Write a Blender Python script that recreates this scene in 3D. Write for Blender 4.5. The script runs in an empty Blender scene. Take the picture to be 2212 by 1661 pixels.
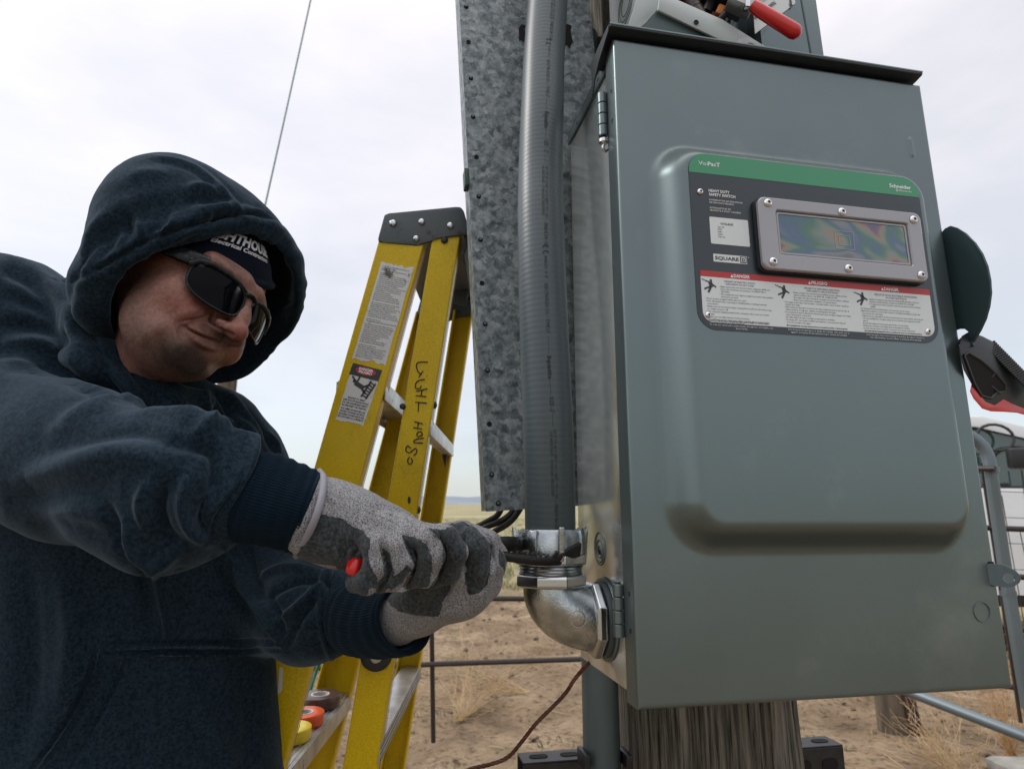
import bpy, bmesh, math, random
import numpy as np
from mathutils import Vector, Matrix, noise as mnoise
random.seed(7); np.random.seed(7)
R = math.radians
scene = bpy.context.scene
COL = scene.collection

# ------------------------------------------------------------------ camera, world, sun, exposure
CAMZ = 1.2
PITCH = R(10.8)
FPX, CX, CY = 1353.0, 1106.0, 830.5          # focal length and centre in units of a 2212 x 1661 frame
cam_data = bpy.data.cameras.new('camera')
cam = bpy.data.objects.new('camera', cam_data)
COL.objects.link(cam)
cam.location = (0, 0, CAMZ)
cam.rotation_euler = (math.pi / 2 + PITCH, 0, 0)
cam_data.sensor_width = 36
cam_data.lens = 36 * FPX / 2212
cam_data.clip_start = 0.02
cam_data.clip_end = 9000
cam_data.dof.use_dof = True
cam_data.dof.focus_distance = 0.74
cam_data.dof.aperture_fstop = 9.0
scene.camera = cam
scene.view_settings.view_transform = 'Standard'
scene.view_settings.look = 'None'
scene.view_settings.gamma = 1
scene.view_settings.exposure = 0.0
scene.view_settings.use_curve_mapping = False

SUN_EL, SUN_ROT = R(44), R(-84)
world = bpy.data.worlds.new('World'); scene.world = world; world.use_nodes = True
wn, wl = world.node_tree.nodes, world.node_tree.links
wn.clear()
w_out = wn.new('ShaderNodeOutputWorld')
sky = wn.new('ShaderNodeTexSky'); sky.sky_type = 'NISHITA'; sky.sun_disc = False
sky.sun_elevation = SUN_EL; sky.sun_rotation = SUN_ROT
bg1 = wn.new('ShaderNodeBackground'); bg1.inputs['Strength'].default_value = 0.05
wl.new(sky.outputs['Color'], bg1.inputs['Color'])
tc = wn.new('ShaderNodeTexCoord'); sep = wn.new('ShaderNodeSeparateXYZ')
wl.new(tc.outputs['Generated'], sep.inputs[0])
ramp = wn.new('ShaderNodeValToRGB')
wl.new(sep.outputs['Z'], ramp.inputs[0])
e = ramp.color_ramp.elements
e[0].position = 0.0; e[0].color = (.55, .585, .61, 1)
e[1].position = 1.0; e[1].color = (2.3, 2.2, 2.1, 1)
for pos, c in ((0.10, (.62, .645, .67, 1)), (0.28, (.76, .735, .735, 1)), (0.5, (.89, .845, .845, 1)), (0.74, (1.0, .945, .945, 1))):
    k = e.new(pos); k.color = c
mp = wn.new('ShaderNodeMapping'); mp.inputs['Scale'].default_value = (1.0, 1.0, 2.6)
wl.new(tc.outputs['Generated'], mp.inputs[0])
nz = wn.new('ShaderNodeTexNoise'); nz.inputs['Scale'].default_value = 2.3; nz.inputs['Detail'].default_value = 6
nz.inputs['Roughness'].default_value = .52
wl.new(mp.outputs[0], nz.inputs['Vector'])
cr = wn.new('ShaderNodeValToRGB'); wl.new(nz.outputs['Fac'], cr.inputs[0])
cr.color_ramp.elements[0].position = .36; cr.color_ramp.elements[0].color = (.82, .84, .85, 1)
cr.color_ramp.elements[1].position = .60; cr.color_ramp.elements[1].color = (1.02, 1.0, 1.0, 1)
mul = wn.new('ShaderNodeMixRGB'); mul.blend_type = 'MULTIPLY'; mul.inputs[0].default_value = 1
wl.new(ramp.outputs[0], mul.inputs[1]); wl.new(cr.outputs[0], mul.inputs[2])
bg2 = wn.new('ShaderNodeBackground'); bg2.inputs['Strength'].default_value = 1.0
wl.new(mul.outputs[0], bg2.inputs['Color'])
add = wn.new('ShaderNodeAddShader')
wl.new(bg1.outputs[0], add.inputs[0]); wl.new(bg2.outputs[0], add.inputs[1])
wl.new(add.outputs[0], w_out.inputs['Surface'])
sun_d = bpy.data.lights.new('sun', 'SUN'); sun_d.energy = 1.5; sun_d.angle = R(12); sun_d.color = (1, .97, .93)
sun = bpy.data.objects.new('sun', sun_d); COL.objects.link(sun)
# light comes from above, a little from the left and from in front of the camera's subject
sdir = Vector((math.sin(SUN_ROT) * math.cos(SUN_EL), math.cos(SUN_ROT) * math.cos(SUN_EL), math.sin(SUN_EL)))
sun.rotation_euler = sdir.to_track_quat('Z', 'Y').to_euler()

# ------------------------------------------------------------------ frames
CR = Matrix(((1, 0, 0), (0, math.cos(PITCH), -math.sin(PITCH)), (0, math.sin(PITCH), math.cos(PITCH))))
CAMM = Matrix.Translation((0, 0, CAMZ)) @ CR.to_4x4()     # (right, forward, up) of the camera -> world
def C3(u, v, d):                                          # camera-aligned point from picture position and depth
    return Vector(((u - CX) / FPX * d, d, -(v - CY) / FPX * d))
def W(u, v, d): return CAMM @ C3(u, v, d)
def G(u, v, h=0.0):                                       # where a ray meets the ground (height h)
    r = CR @ C3(u, v, 1.0)
    t = (h - CAMZ) / r.z
    return Vector((0, 0, CAMZ)) + r * t
_ex = Vector((0.98155324, 0.18667994, -0.04127745)); _ez = Vector((0.00144173, 0.20866535, 0.97798604))
_ed = Vector((-0.19118355, 0.96000488, -0.204547))
_Rb = CR @ Matrix((( _ex.x, _ed.x, _ez.x), (_ex.y, _ed.y, _ez.y), (_ex.z, _ed.z, _ez.z)))
_Ob = CAMM @ Vector((0.11993106, 0.5922143, -0.30836288))
BOXM = Matrix.Translation(_Ob) @ _Rb.to_4x4()             # the switch box frame: x right, y back, z up
BINV = BOXM.inverted()
def BX(u, v, y=0.0):                                      # a point on the plane y of the box frame
    o = BINV @ Vector((0, 0, CAMZ)); p = BINV @ W(u, v, 1.0); d = p - o
    return o + d * ((y - o.y) / d.y)
def SX(u, v, x=0.0):
    o = BINV @ Vector((0, 0, CAMZ)); p = BINV @ W(u, v, 1.0); d = p - o
    return o + d * ((x - o.x) / d.x)
def BD(u, v, d): return BINV @ W(u, v, d)

# ------------------------------------------------------------------ objects
def thing(name, label, cat, M=None, group=None):
    o = bpy.data.objects.new(name, None); COL.objects.link(o)
    o.empty_display_size = .05
    o.matrix_world = M if M is not None else Matrix()
    o['label'] = label; o['category'] = cat
    if group: o['group'] = group
    return o
def tag(o, label, cat, group=None, kind=None):
    o['label'] = label; o['category'] = cat
    if group: o['group'] = group
    if kind: o['kind'] = kind
    return o
def obj(name, bm, m, parent=None, smooth=True, space='local', angle=35, bevel=0, M=None):
    """bm: a bmesh or a mesh. space 'world': coordinates are world ones although it has a parent"""
    if isinstance(bm, bmesh.types.BMesh):
        me = bpy.data.meshes.new(name); 
        bmesh.ops.recalc_face_normals(bm, faces=bm.faces)
        bm.to_mesh(me); bm.free()
    else: me = bm
    if smooth:
        me.polygons.foreach_set('use_smooth', [True] * len(me.polygons))
        try: me.set_sharp_from_angle(angle=R(angle))
        except Exception: pass
    o = bpy.data.objects.new(name, me); COL.objects.link(o)
    for k in (m if isinstance(m, (list, tuple)) else [m]): me.materials.append(k)
    if parent is not None:
        o.parent = parent
        if space == 'world': o.matrix_parent_inverse = WM(parent).inverted()
    if M is not None: o.matrix_local = M
    if bevel:
        b = o.modifiers.new('bevel', 'BEVEL'); b.width = bevel; b.segments = 2; b.limit_method = 'ANGLE'; b.angle_limit = R(40)
    return o
def WM(o):
    m = Matrix.LocRotScale(o.location, o.rotation_euler, o.scale)
    if o.parent: m = WM(o.parent) @ o.matrix_parent_inverse @ m
    return m
def struct(o): o['kind'] = 'structure'; return o
def copy_thing(o, parent=None, M=None):
    c = o.copy(); COL.objects.link(c)
    if parent is not None: c.parent = parent
    for ch in [x for x in bpy.data.objects if x.parent is o]: copy_thing(ch, c)
    if M is not None: c.matrix_world = M
    return c

# ------------------------------------------------------------------ mesh helpers
def BM(): return bmesh.new()
def box(bm, x0, x1, y0, y1, z0, z1, bev=0, seg=2, M=None):
    r = bmesh.ops.create_cube(bm, size=1)
    for v in r['verts']:
        v.co = Vector((x0 + (v.co.x + .5) * (x1 - x0), y0 + (v.co.y + .5) * (y1 - y0), z0 + (v.co.z + .5) * (z1 - z0)))
        if M is not None: v.co = M @ v.co
    if bev:
        es = list({e for v in r['verts'] for e in v.link_edges})
        bmesh.ops.bevel(bm, geom=es, offset=bev, segments=seg, affect='EDGES', profile=.5)
def prism(bm, pts, off, bev=0):
    """closed polygon of 3-D points, extruded by the vector off"""
    off = Vector(off)
    a = [bm.verts.new(Vector(p)) for p in pts]; b = [bm.verts.new(Vector(p) + off) for p in pts]
    n = len(pts); fs = [bm.faces.new(a), bm.faces.new(b[::-1])]
    for i in range(n): fs.append(bm.faces.new((a[i], b[i], b[(i + 1) % n], a[(i + 1) % n])))
    if bev:
        es = list({e for f in fs for e in f.edges})
        bmesh.ops.bevel(bm, geom=es, offset=bev, segments=2, affect='EDGES', profile=.5)
def loft(bm, rings, closed=True, cap=True):
    vs = [[bm.verts.new(Vector(p)) for p in r] for r in rings]
    n = len(vs[0])
    for i in range(len(vs) - 1):
        for j in range(n if closed else n - 1):
            k = (j + 1) % n
            bm.faces.new((vs[i][j], vs[i][k], vs[i + 1][k], vs[i + 1][j]))
    if cap and closed:
        bm.faces.new(vs[0][::-1]); bm.faces.new(vs[-1])
    return vs
def frames(pts):
    pts = [Vector(p) for p in pts]; T = []
    for i in range(len(pts)):
        a = pts[max(i - 1, 0)]; b = pts[min(i + 1, len(pts) - 1)]
        T.append((b - a).normalized())
    up = Vector((0, 0, 1)) if abs(T[0].z) < .9 else Vector((1, 0, 0))
    N = [(up - T[0] * up.dot(T[0])).normalized()]
    for i in range(1, len(pts)):
        n = N[-1] - T[i] * N[-1].dot(T[i]); N.append(n.normalized())
    return pts, T, N
def tube(bm, pts, r, seg=12, cap=True, ribs=None):
    pts, T, N = frames(pts); rings = []
    for i, p in enumerate(pts):
        rr = r[i] if isinstance(r, (list, tuple)) else r
        B = T[i].cross(N[i]); ring = []
        for j in range(seg):
            a = 2 * math.pi * j / seg
            q = rr if ribs is None else ribs(i, j, rr)
            ring.append(p + N[i] * (math.cos(a) * q) + B * (math.sin(a) * q))
        rings.append(ring)
    loft(bm, rings, cap=cap)
def spline(pts, n=8):
    """Catmull-Rom through points (tuples of any length)"""
    P = [np.array(p, float) for p in pts]
    P = [2 * P[0] - P[1]] + P + [2 * P[-1] - P[-2]]; out = []
    for i in range(1, len(P) - 2):
        for k in range(n):
            t = k / n
            out.append(.5 * ((2 * P[i]) + (-P[i - 1] + P[i + 1]) * t + (2 * P[i - 1] - 5 * P[i] + 4 * P[i + 1] - P[i + 2]) * t * t
                             + (-P[i - 1] + 3 * P[i] - 3 * P[i + 1] + P[i + 2]) * t ** 3))
    out.append(P[-2]); return out
def lathe(bm, prof, M=None, seg=32, cap=True):
    rings = []
    for r, h in prof:
        rings.append([(M @ Vector((r * math.cos(2 * math.pi * j / seg), r * math.sin(2 * math.pi * j / seg), h))) if M is not None
                      else Vector((r * math.cos(2 * math.pi * j / seg), r * math.sin(2 * math.pi * j / seg), h)) for j in range(seg)])
    loft(bm, rings, cap=cap)
def aim(p, d, up=(0, 0, 1)):
    """matrix whose z axis points along d, located at p"""
    d = Vector(d).normalized(); u = Vector(up)
    if abs(d.dot(u)) > .98: u = Vector((1, 0, 0))
    x = u.cross(d).normalized(); y = d.cross(x)
    return Matrix.Translation(p) @ Matrix(((x.x, y.x, d.x), (x.y, y.y, d.y), (x.z, y.z, d.z))).to_4x4()
def rrect(x0, x1, z0, z1, r, n=5):
    out = []
    for cx, cz, a0 in ((x1 - r, z1 - r, 0), (x0 + r, z1 - r, 90), (x0 + r, z0 + r, 180), (x1 - r, z0 + r, 270)):
        for i in range(n + 1):
            a = R(a0 + 90 * i / n); out.append((cx + r * math.cos(a), cz + r * math.sin(a)))
    return out

# ------------------------------------------------------------------ lettering
_tc = {}
def text_geo(s, bold=0.0, res=2):
    key = (s, bold)
    if key in _tc: return _tc[key]
    cu = bpy.data.curves.new('t', 'FONT'); cu.body = s; cu.size = 1; cu.resolution_u = res; cu.offset = bold
    o = bpy.data.objects.new('t', cu); COL.objects.link(o)
    dg = bpy.context.evaluated_depsgraph_get(); ev = o.evaluated_get(dg); me = ev.to_mesh()
    V = [(v.co.x, v.co.y) for v in me.vertices]; F = [tuple(p.vertices) for p in me.polygons]
    ev.to_mesh_clear(); bpy.data.objects.remove(o); bpy.data.curves.remove(cu)
    xs = [v[0] for v in V] or [0]
    _tc[key] = (V, F, min(xs), max(xs)); return _tc[key]
def write(bm, s, fn, x, y, h, width=None, align='l', bold=0.0, slant=0.0, res=2):
    """put the string s with its baseline at (x, y), cap height h, through fn(x, y) -> 3-D point"""
    V, F, a, b = text_geo(s, bold, res)
    if not V: return
    k = h / .73; kx = k if width is None else width / (b - a)
    ox = {'l': 0, 'c': .5, 'r': 1}[align] * (b - a) * kx
    vs = [bm.verts.new(fn(x - ox + (p[0] - a) * kx + slant * p[1] * k, y + p[1] * k)) for p in V]
    for f in F:
        try: bm.faces.new([vs[i] for i in f])
        except Exception: pass
def poly(bm, pts):
    return bm.faces.new([bm.verts.new(Vector(p)) for p in pts])

# ------------------------------------------------------------------ materials
def mat(name, col, rough=.5, metal=0.0, spec=.5, col2=None, nscale=20, nfac=(.35, .65), bump=0.0, bscale=60, bdist=.002,
        sheen=0.0, sheen_tint=(1, 1, 1), coat=0.0, coat_rough=.1, aniso=None, stretch=None, rvar=0.0, detail=4, dirt=None, dscale=6, dpos=(.55, .7), alpha=1, trans=0, ior=1.5, grain=0.0):
    m = bpy.data.materials.new(name); m.use_nodes = True
    nt = m.node_tree; n, l = nt.nodes, nt.links
    b = n['Principled BSDF']
    b.inputs['Base Color'].default_value = (*col, 1); b.inputs['Roughness'].default_value = rough
    b.inputs['Metallic'].default_value = metal; b.inputs['Specular IOR Level'].default_value = spec
    b.inputs['Sheen Weight'].default_value = sheen; b.inputs['Sheen Tint'].default_value = (*sheen_tint, 1)
    b.inputs['Sheen Roughness'].default_value = .45
    b.inputs['Coat Weight'].default_value = coat; b.inputs['Coat Roughness'].default_value = coat_rough
    b.inputs['Transmission Weight'].default_value = trans; b.inputs['IOR'].default_value = ior
    b.inputs['Alpha'].default_value = alpha
    tcn = n.new('ShaderNodeTexCoord'); mpn = n.new('ShaderNodeMapping'); l.new(tcn.outputs['Object'], mpn.inputs[0])
    if stretch: mpn.inputs['Scale'].default_value = stretch
    vec = mpn.outputs[0]
    last = None
    if col2 is not None:
        t = n.new('ShaderNodeTexNoise'); t.inputs['Scale'].default_value = nscale; t.inputs['Detail'].default_value = detail
        l.new(vec, t.inputs['Vector'])
        r = n.new('ShaderNodeValToRGB'); l.new(t.outputs['Fac'], r.inputs[0])
        r.color_ramp.elements[0].position = nfac[0]; r.color_ramp.elements[0].color = (*col, 1)
        r.color_ramp.elements[1].position = nfac[1]; r.color_ramp.elements[1].color = (*col2, 1)
        last = r.outputs[0]
    if dirt is not None:
        t = n.new('ShaderNodeTexNoise'); t.inputs['Scale'].default_value = dscale; t.inputs['Detail'].default_value = 7
        t.inputs['Roughness'].default_value = .7; l.new(vec, t.inputs['Vector'])
        r = n.new('ShaderNodeValToRGB'); l.new(t.outputs['Fac'], r.inputs[0])
        r.color_ramp.elements[0].position = dpos[0]; r.color_ramp.elements[0].color = (0, 0, 0, 1)
        r.color_ramp.elements[1].position = dpos[1]; r.color_ramp.elements[1].color = (1, 1, 1, 1)
        x = n.new('ShaderNodeMixRGB'); l.new(r.outputs[0], x.inputs[0])
        if last is not None: l.new(last, x.inputs[1])
        else: x.inputs[1].default_value = (*col, 1)
        x.inputs[2].default_value = (*dirt, 1); last = x.outputs[0]
    if grain:
        t = n.new('ShaderNodeTexNoise'); t.inputs['Scale'].default_value = 900; t.inputs['Detail'].default_value = 2
        l.new(tcn.outputs['Object'], t.inputs['Vector'])
        mr = n.new('ShaderNodeMapRange'); mr.inputs[1].default_value = .3; mr.inputs[2].default_value = .7
        mr.inputs[3].default_value = 1 - grain; mr.inputs[4].default_value = 1 + grain; l.new(t.outputs['Fac'], mr.inputs[0])
        x = n.new('ShaderNodeMixRGB'); x.blend_type = 'MULTIPLY'; x.inputs[0].default_value = 1
        if last is not None: l.new(last, x.inputs[1])
        else: x.inputs[1].default_value = (*col, 1)
        l.new(mr.outputs[0], x.inputs[2]); last = x.outputs[0]
    if last is not None: l.new(last, b.inputs['Base Color'])
    if rvar:
        t = n.new('ShaderNodeTexNoise'); t.inputs['Scale'].default_value = nscale; t.inputs['Detail'].default_value = 5
        l.new(vec, t.inputs['Vector'])
        mr = n.new('ShaderNodeMapRange'); mr.inputs[3].default_value = max(0, rough - rvar); mr.inputs[4].default_value = min(1, rough + rvar)
        l.new(t.outputs['Fac'], mr.inputs[0]); l.new(mr.outputs[0], b.inputs['Roughness'])
    if bump:
        t = n.new('ShaderNodeTexNoise'); t.inputs['Scale'].default_value = bscale; t.inputs['Detail'].default_value = 5
        l.new(vec, t.inputs['Vector'])
        bp = n.new('ShaderNodeBump'); bp.inputs['Strength'].default_value = bump; bp.inputs['Distance'].default_value = bdist
        l.new(t.outputs['Fac'], bp.inputs['Height']); l.new(bp.outputs[0], b.inputs['Normal'])
    m['b'] = b.name
    return m
M_ = {}
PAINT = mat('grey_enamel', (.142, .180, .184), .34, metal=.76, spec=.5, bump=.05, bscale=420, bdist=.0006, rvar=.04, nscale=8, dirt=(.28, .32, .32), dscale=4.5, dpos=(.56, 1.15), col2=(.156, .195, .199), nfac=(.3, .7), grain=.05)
PAINT_SIDE_LIT = mat('grey_enamel_side_lit', (.62, .66, .65), .20, metal=.72, spec=.7, bump=.02, bscale=300, bdist=.0004, coat=.4, coat_rough=.12)  # same enamel as PAINT; reflected brightness put into a lighter base colour
BLACKSTEEL = mat('black_edge', (.012, .018, .022), .4)
ZINC = mat('cast_zinc', (.56, .59, .60), .27, metal=1.0, bump=.38, bscale=520, bdist=.0010, col2=(.30, .33, .34), nscale=45, rvar=.12, dirt=(.14, .13, .10), dscale=22, dpos=(.62, .75))
ZINC_S = mat('machined_zinc', (.55, .58, .60), .22, metal=1, bump=.1, bscale=200, bdist=.0004)
CHROME = mat('bright_screw', (.72, .72, .72), .18, metal=1)
BLACKPL = mat('black_plastic', (.012, .014, .016), .45, bump=.1, bscale=500)
RUBBER = mat('dark_rubber', (.02, .022, .024), .6)
REDPL = mat('red_plastic', (.55, .012, .012), .3, coat=.4)
ALU = mat('aluminium', (.62, .62, .60), .38, metal=.85, col2=(.42, .41, .39), nscale=26, bump=.15, bscale=120, stretch=(1, 1, 1), dirt=(.12, .11, .10), dscale=30, dpos=(.6, .72))
PIPE = mat('dull_galvanised_pipe', (.13, .17, .185), .5, metal=.55, col2=(.08, .11, .12), nscale=18, stretch=(1, 1, .25), bump=.1, bscale=150)
CABLE = mat('black_cable', (.012, .012, .014), .4)
COPPER = mat('weathered_copper', (.15, .070, .045), .42, metal=.8, col2=(.09, .04, .03), nscale=90, bump=.2, bscale=300)
# ------------------------------------------------------------------ setting: ground, grass, hills
def ground():
    m = bpy.data.materials.new('sandy_dirt'); m.use_nodes = True; nt = m.node_tree; n, l = nt.nodes, nt.links
    b = n['Principled BSDF']; b.inputs['Roughness'].default_value = .95; b.inputs['Specular IOR Level'].default_value = .1
    g = n.new('ShaderNodeNewGeometry')
    def noise(sc, det=6, ro=.6):
        t = n.new('ShaderNodeTexNoise'); t.inputs['Scale'].default_value = sc; t.inputs['Detail'].default_value = det
        t.inputs['Roughness'].default_value = ro; l.new(g.outputs['Position'], t.inputs['Vector']); return t.outputs['Fac']
    def rampn(src, stops):
        r = n.new('ShaderNodeValToRGB'); l.new(src, r.inputs[0]); e = r.color_ramp.elements
        e[0].position, e[0].color = stops[0][0], (*stops[0][1], 1); e[1].position, e[1].color = stops[-1][0], (*stops[-1][1], 1)
        for p, c in stops[1:-1]: k = e.new(p); k.color = (*c, 1)
        return r.outputs[0]
    def mix(f, a, c, mode='MIX'):
        x = n.new('ShaderNodeMixRGB'); x.blend_type = mode
        if isinstance(f, (int, float)): x.inputs[0].default_value = f
        else: l.new(f, x.inputs[0])
        l.new(a, x.inputs[1])
        if isinstance(c, tuple): x.inputs[2].default_value = (*c, 1)
        else: l.new(c, x.inputs[2])
        return x.outputs[0]
    sand = rampn(noise(2.2, 8), [(.3, (.14, .102, .068)), (.5, (.255, .192, .130)), (.7, (.38, .30, .21))])
    sand = mix(1.0, sand, rampn(noise(24, 6, .7), [(.35, (.34, .31, .28)), (.47, (.92, .90, .87)), (.7, (1.12, 1.1, 1.07))]), 'MULTIPLY')
    tuft = rampn(noise(4.7, 4), [(.63, (0, 0, 0)), (.72, (.5, .5, .5))])
    sand = mix(tuft, sand, (.10, .11, .055))
    grass = rampn(noise(1.3, 7, .7), [(.3, (.16, .165, .08)), (.5, (.30, .27, .15)), (.7, (.42, .36, .22))])
    grass = mix(.5, grass, rampn(noise(.11, 5), [(.35, (.20, .20, .11)), (.65, (.48, .41, .27))]))
    # distance from the yard decides where sand gives way to grass
    sp = n.new('ShaderNodeVectorMath'); sp.operation = 'LENGTH'; l.new(g.outputs['Position'], sp.inputs[0])
    a = n.new('ShaderNodeMath'); a.operation = 'MULTIPLY_ADD'; l.new(noise(.6, 5), a.inputs[0]); a.inputs[1].default_value = 4.0; l.new(sp.outputs['Value'], a.inputs[2])
    mr = n.new('ShaderNodeMapRange'); mr.inputs[1].default_value = 10.2; mr.inputs[2].default_value = 11.6; l.new(a.outputs[0], mr.inputs[0])
    col = mix(mr.outputs[0], sand, grass); l.new(col, b.inputs['Base Color'])
    bp = n.new('ShaderNodeBump'); bp.inputs['Strength'].default_value = .9; bp.inputs['Distance'].default_value = .05
    l.new(noise(9, 8, .65), bp.inputs['Height']); l.new(bp.outputs[0], b.inputs['Normal'])
    # fine patch close by, coarse sheet to the horizon, one mesh
    xs = np.concatenate([-np.geomspace(6000, 12, 30), np.arange(-11, 11.01, .09), np.geomspace(12, 6000, 30)])
    ys = np.concatenate([-np.geomspace(3000, 4, 16), np.arange(-3, 14.01, .09), np.geomspace(15, 7000, 44)])
    X, Y = np.meshgrid(xs, ys); Z = np.zeros_like(X)
    for i in range(X.shape[0]):
        for j in range(X.shape[1]):
            x, y = X[i, j], Y[i, j]
            if abs(x) < 12 and -4 < y < 15:
                Z[i, j] = 0.045 * mnoise.noise((x * 1.7, y * 1.7, 0)) + .034 * mnoise.noise((x * 4.5, y * 4.5, 3)) + .018 * mnoise.noise((x * 12, y * 12, 7))
            else: Z[i, j] = .25 * mnoise.noise((x * .02, y * .02, 5)) * min(1, max(0, (abs(y) - 20) / 60))
    nx, ny = len(xs), len(ys)
    V = np.stack([X.ravel(), Y.ravel(), Z.ravel()], 1)
    idx = np.arange(nx * ny).reshape(ny, nx)
    F = np.stack([idx[:-1, :-1].ravel(), idx[:-1, 1:].ravel(), idx[1:, 1:].ravel(), idx[1:, :-1].ravel()], 1)
    me = mesh_np('ground', V, F); o = obj('ground', me, m, smooth=True, angle=180); struct(o)
    # low hills on the horizon, distance haze painted in as a slate-blue base colour
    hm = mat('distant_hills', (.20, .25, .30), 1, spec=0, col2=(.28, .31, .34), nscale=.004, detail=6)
    bm = BM(); ringsa = []
    for k, (dist, h) in enumerate(((2200, -8), (2600, 22), (3600, 46), (4600, -10))):
        ring = []
        for a in range(0, 361):
            t = R(a); hh = h * (1 + .55 * mnoise.noise((math.cos(t) * 5 + k, math.sin(t) * 5, 1)) + .25 * mnoise.noise((math.cos(t) * 22, math.sin(t) * 22, k))) if h > 0 else h
            ring.append((math.sin(t) * dist, math.cos(t) * dist, hh))
        ringsa.append(ring)
    loft(bm, ringsa, closed=False, cap=False)
    struct(obj('hills', bm, hm))
def mesh_np(name, V, F):
    me = bpy.data.meshes.new(name); V = np.asarray(V, np.float32); F = np.asarray(F, np.int32)
    k = F.shape[1]
    me.vertices.add(len(V)); me.vertices.foreach_set('co', V.ravel())
    me.loops.add(F.size); me.loops.foreach_set('vertex_index', F.ravel())
    me.polygons.add(len(F)); me.polygons.foreach_set('loop_start', np.arange(len(F), dtype=np.int32) * k)
    try: me.polygons.foreach_set('loop_total', np.full(len(F), k, np.int32))
    except Exception: pass
    me.update(calc_edges=True); me.validate(); return me
ground()

def blades(name, spots, m, label, cat, hmin, hmax, w, lean=.5, per=1):
    N = len(spots) * per; V = np.zeros((N * 4, 3)); F = np.zeros((N * 2, 3), int); rg = np.random.RandomState(3)
    q = 0
    for (x, y, z) in spots:
        for _ in range(per):
            a = rg.rand() * 6.283; h = hmin + rg.rand() * (hmax - hmin); b = rg.rand() * 6.283
            dx, dy = math.cos(a) * w, math.sin(a) * w; lx, ly = math.cos(b) * h * lean * rg.rand(), math.sin(b) * h * lean * rg.rand()
            px, py = x + rg.randn() * .03, y + rg.randn() * .03
            V[q * 4] = (px - dx, py - dy, z - .01); V[q * 4 + 1] = (px + dx, py + dy, z - .01)
            V[q * 4 + 2] = (px + lx * .45, py + ly * .45, z + h * .62); V[q * 4 + 3] = (px + lx, py + ly, z + h)
            F[q * 2] = (q * 4, q * 4 + 1, q * 4 + 2); F[q * 2 + 1] = (q * 4 + 1, q * 4 + 3, q * 4 + 2); q += 1
    o = obj(name, mesh_np(name, V, F), m, smooth=False); tag(o, label, cat, kind='stuff'); return o
rg = np.random.RandomState(11)
GRASSM = mat('prairie_grass', (.30, .27, .15), .9, spec=.1, col2=(.14, .17, .075), nscale=.9, detail=5)
DRY = mat('dry_straw', (.52, .40, .24), .85, spec=.1, col2=(.38, .26, .13), nscale=7)
GREENG = mat('young_green_grass', (.10, .14, .05), .9, spec=.1, col2=(.17, .19, .08), nscale=5)
sp = []
while len(sp) < 26000:
    r_ = 9.3 + 45 * rg.rand() ** 1.7; a = R(rg.uniform(-58, 58)); x, y = r_ * math.sin(a), r_ * math.cos(a)
    if r_ < 11.5 and mnoise.noise((x * .8, y * .8, 0)) + (r_ - 10) * .4 < 0: continue
    sp.append((x, y, 0))
blades('prairie_grass', sp, GRASSM, 'dry prairie grass covering the plain beyond the sandy yard', 'grass', .05, .17, .006, .7, 3)
sp = []
while len(sp) < 1500:
    x, y = rg.uniform(-8, 8), rg.uniform(2.2, 11)
    if mnoise.noise((x * 1.3, y * 1.3, 9)) < .30: continue
    sp.append((x, y, 0))
blades('grass_tufts', sp, GREENG, 'sparse green grass tufts sprouting from the sandy dirt', 'grass', .015, .06, .003, .8, 4)
# loose straw lying on the sand
def straw(name, n, area, m, label, lmin=.08, lmax=.5, r=.0013):
    bm = BM()
    for _ in range(n):
        x, y = rg.uniform(*area[0]), rg.uniform(*area[1]); a = rg.rand() * 6.28; L = rg.uniform(lmin, lmax); c = rg.uniform(-.5, .5)
        pts = [(x + math.cos(a + c * t) * L * t, y + math.sin(a + c * t) * L * t, .018 + .02 * math.sin(t * 3.1) * rg.rand()) for t in np.linspace(0, 1, 5)]
        tube(bm, pts, r, 4)
    o = obj(name, bm, m); tag(o, label, 'straw', kind='stuff')
straw('loose_straw', 480, ((-4, 5), (1.8, 7)), DRY, 'loose straws and stubble scattered over the sandy yard')
# pebbles and clods
bm = BM()
for _ in range(1700):
    x, y = rg.uniform(-4.5, 6), rg.uniform(1.7, 8.5); s = .004 + .030 * rg.rand() ** 4
    bmesh.ops.create_icosphere(bm, subdivisions=1, radius=s, matrix=Matrix.Translation((x, y, s * .3)) @ Matrix.Rotation(rg.rand() * 6, 4, 'Z') @ Matrix.Diagonal((1, .7, .55, 1)))
for v in bm.verts: v.co += Vector((rg.randn(), rg.randn(), rg.randn())) * .0012
tag(obj('dirt_clods', bm, mat('clods', (.24, .18, .13), 1, spec=.1, col2=(.12, .095, .07), nscale=9)), 'small clods and pebbles strewn across the sandy yard', 'clods', kind='stuff')

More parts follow.
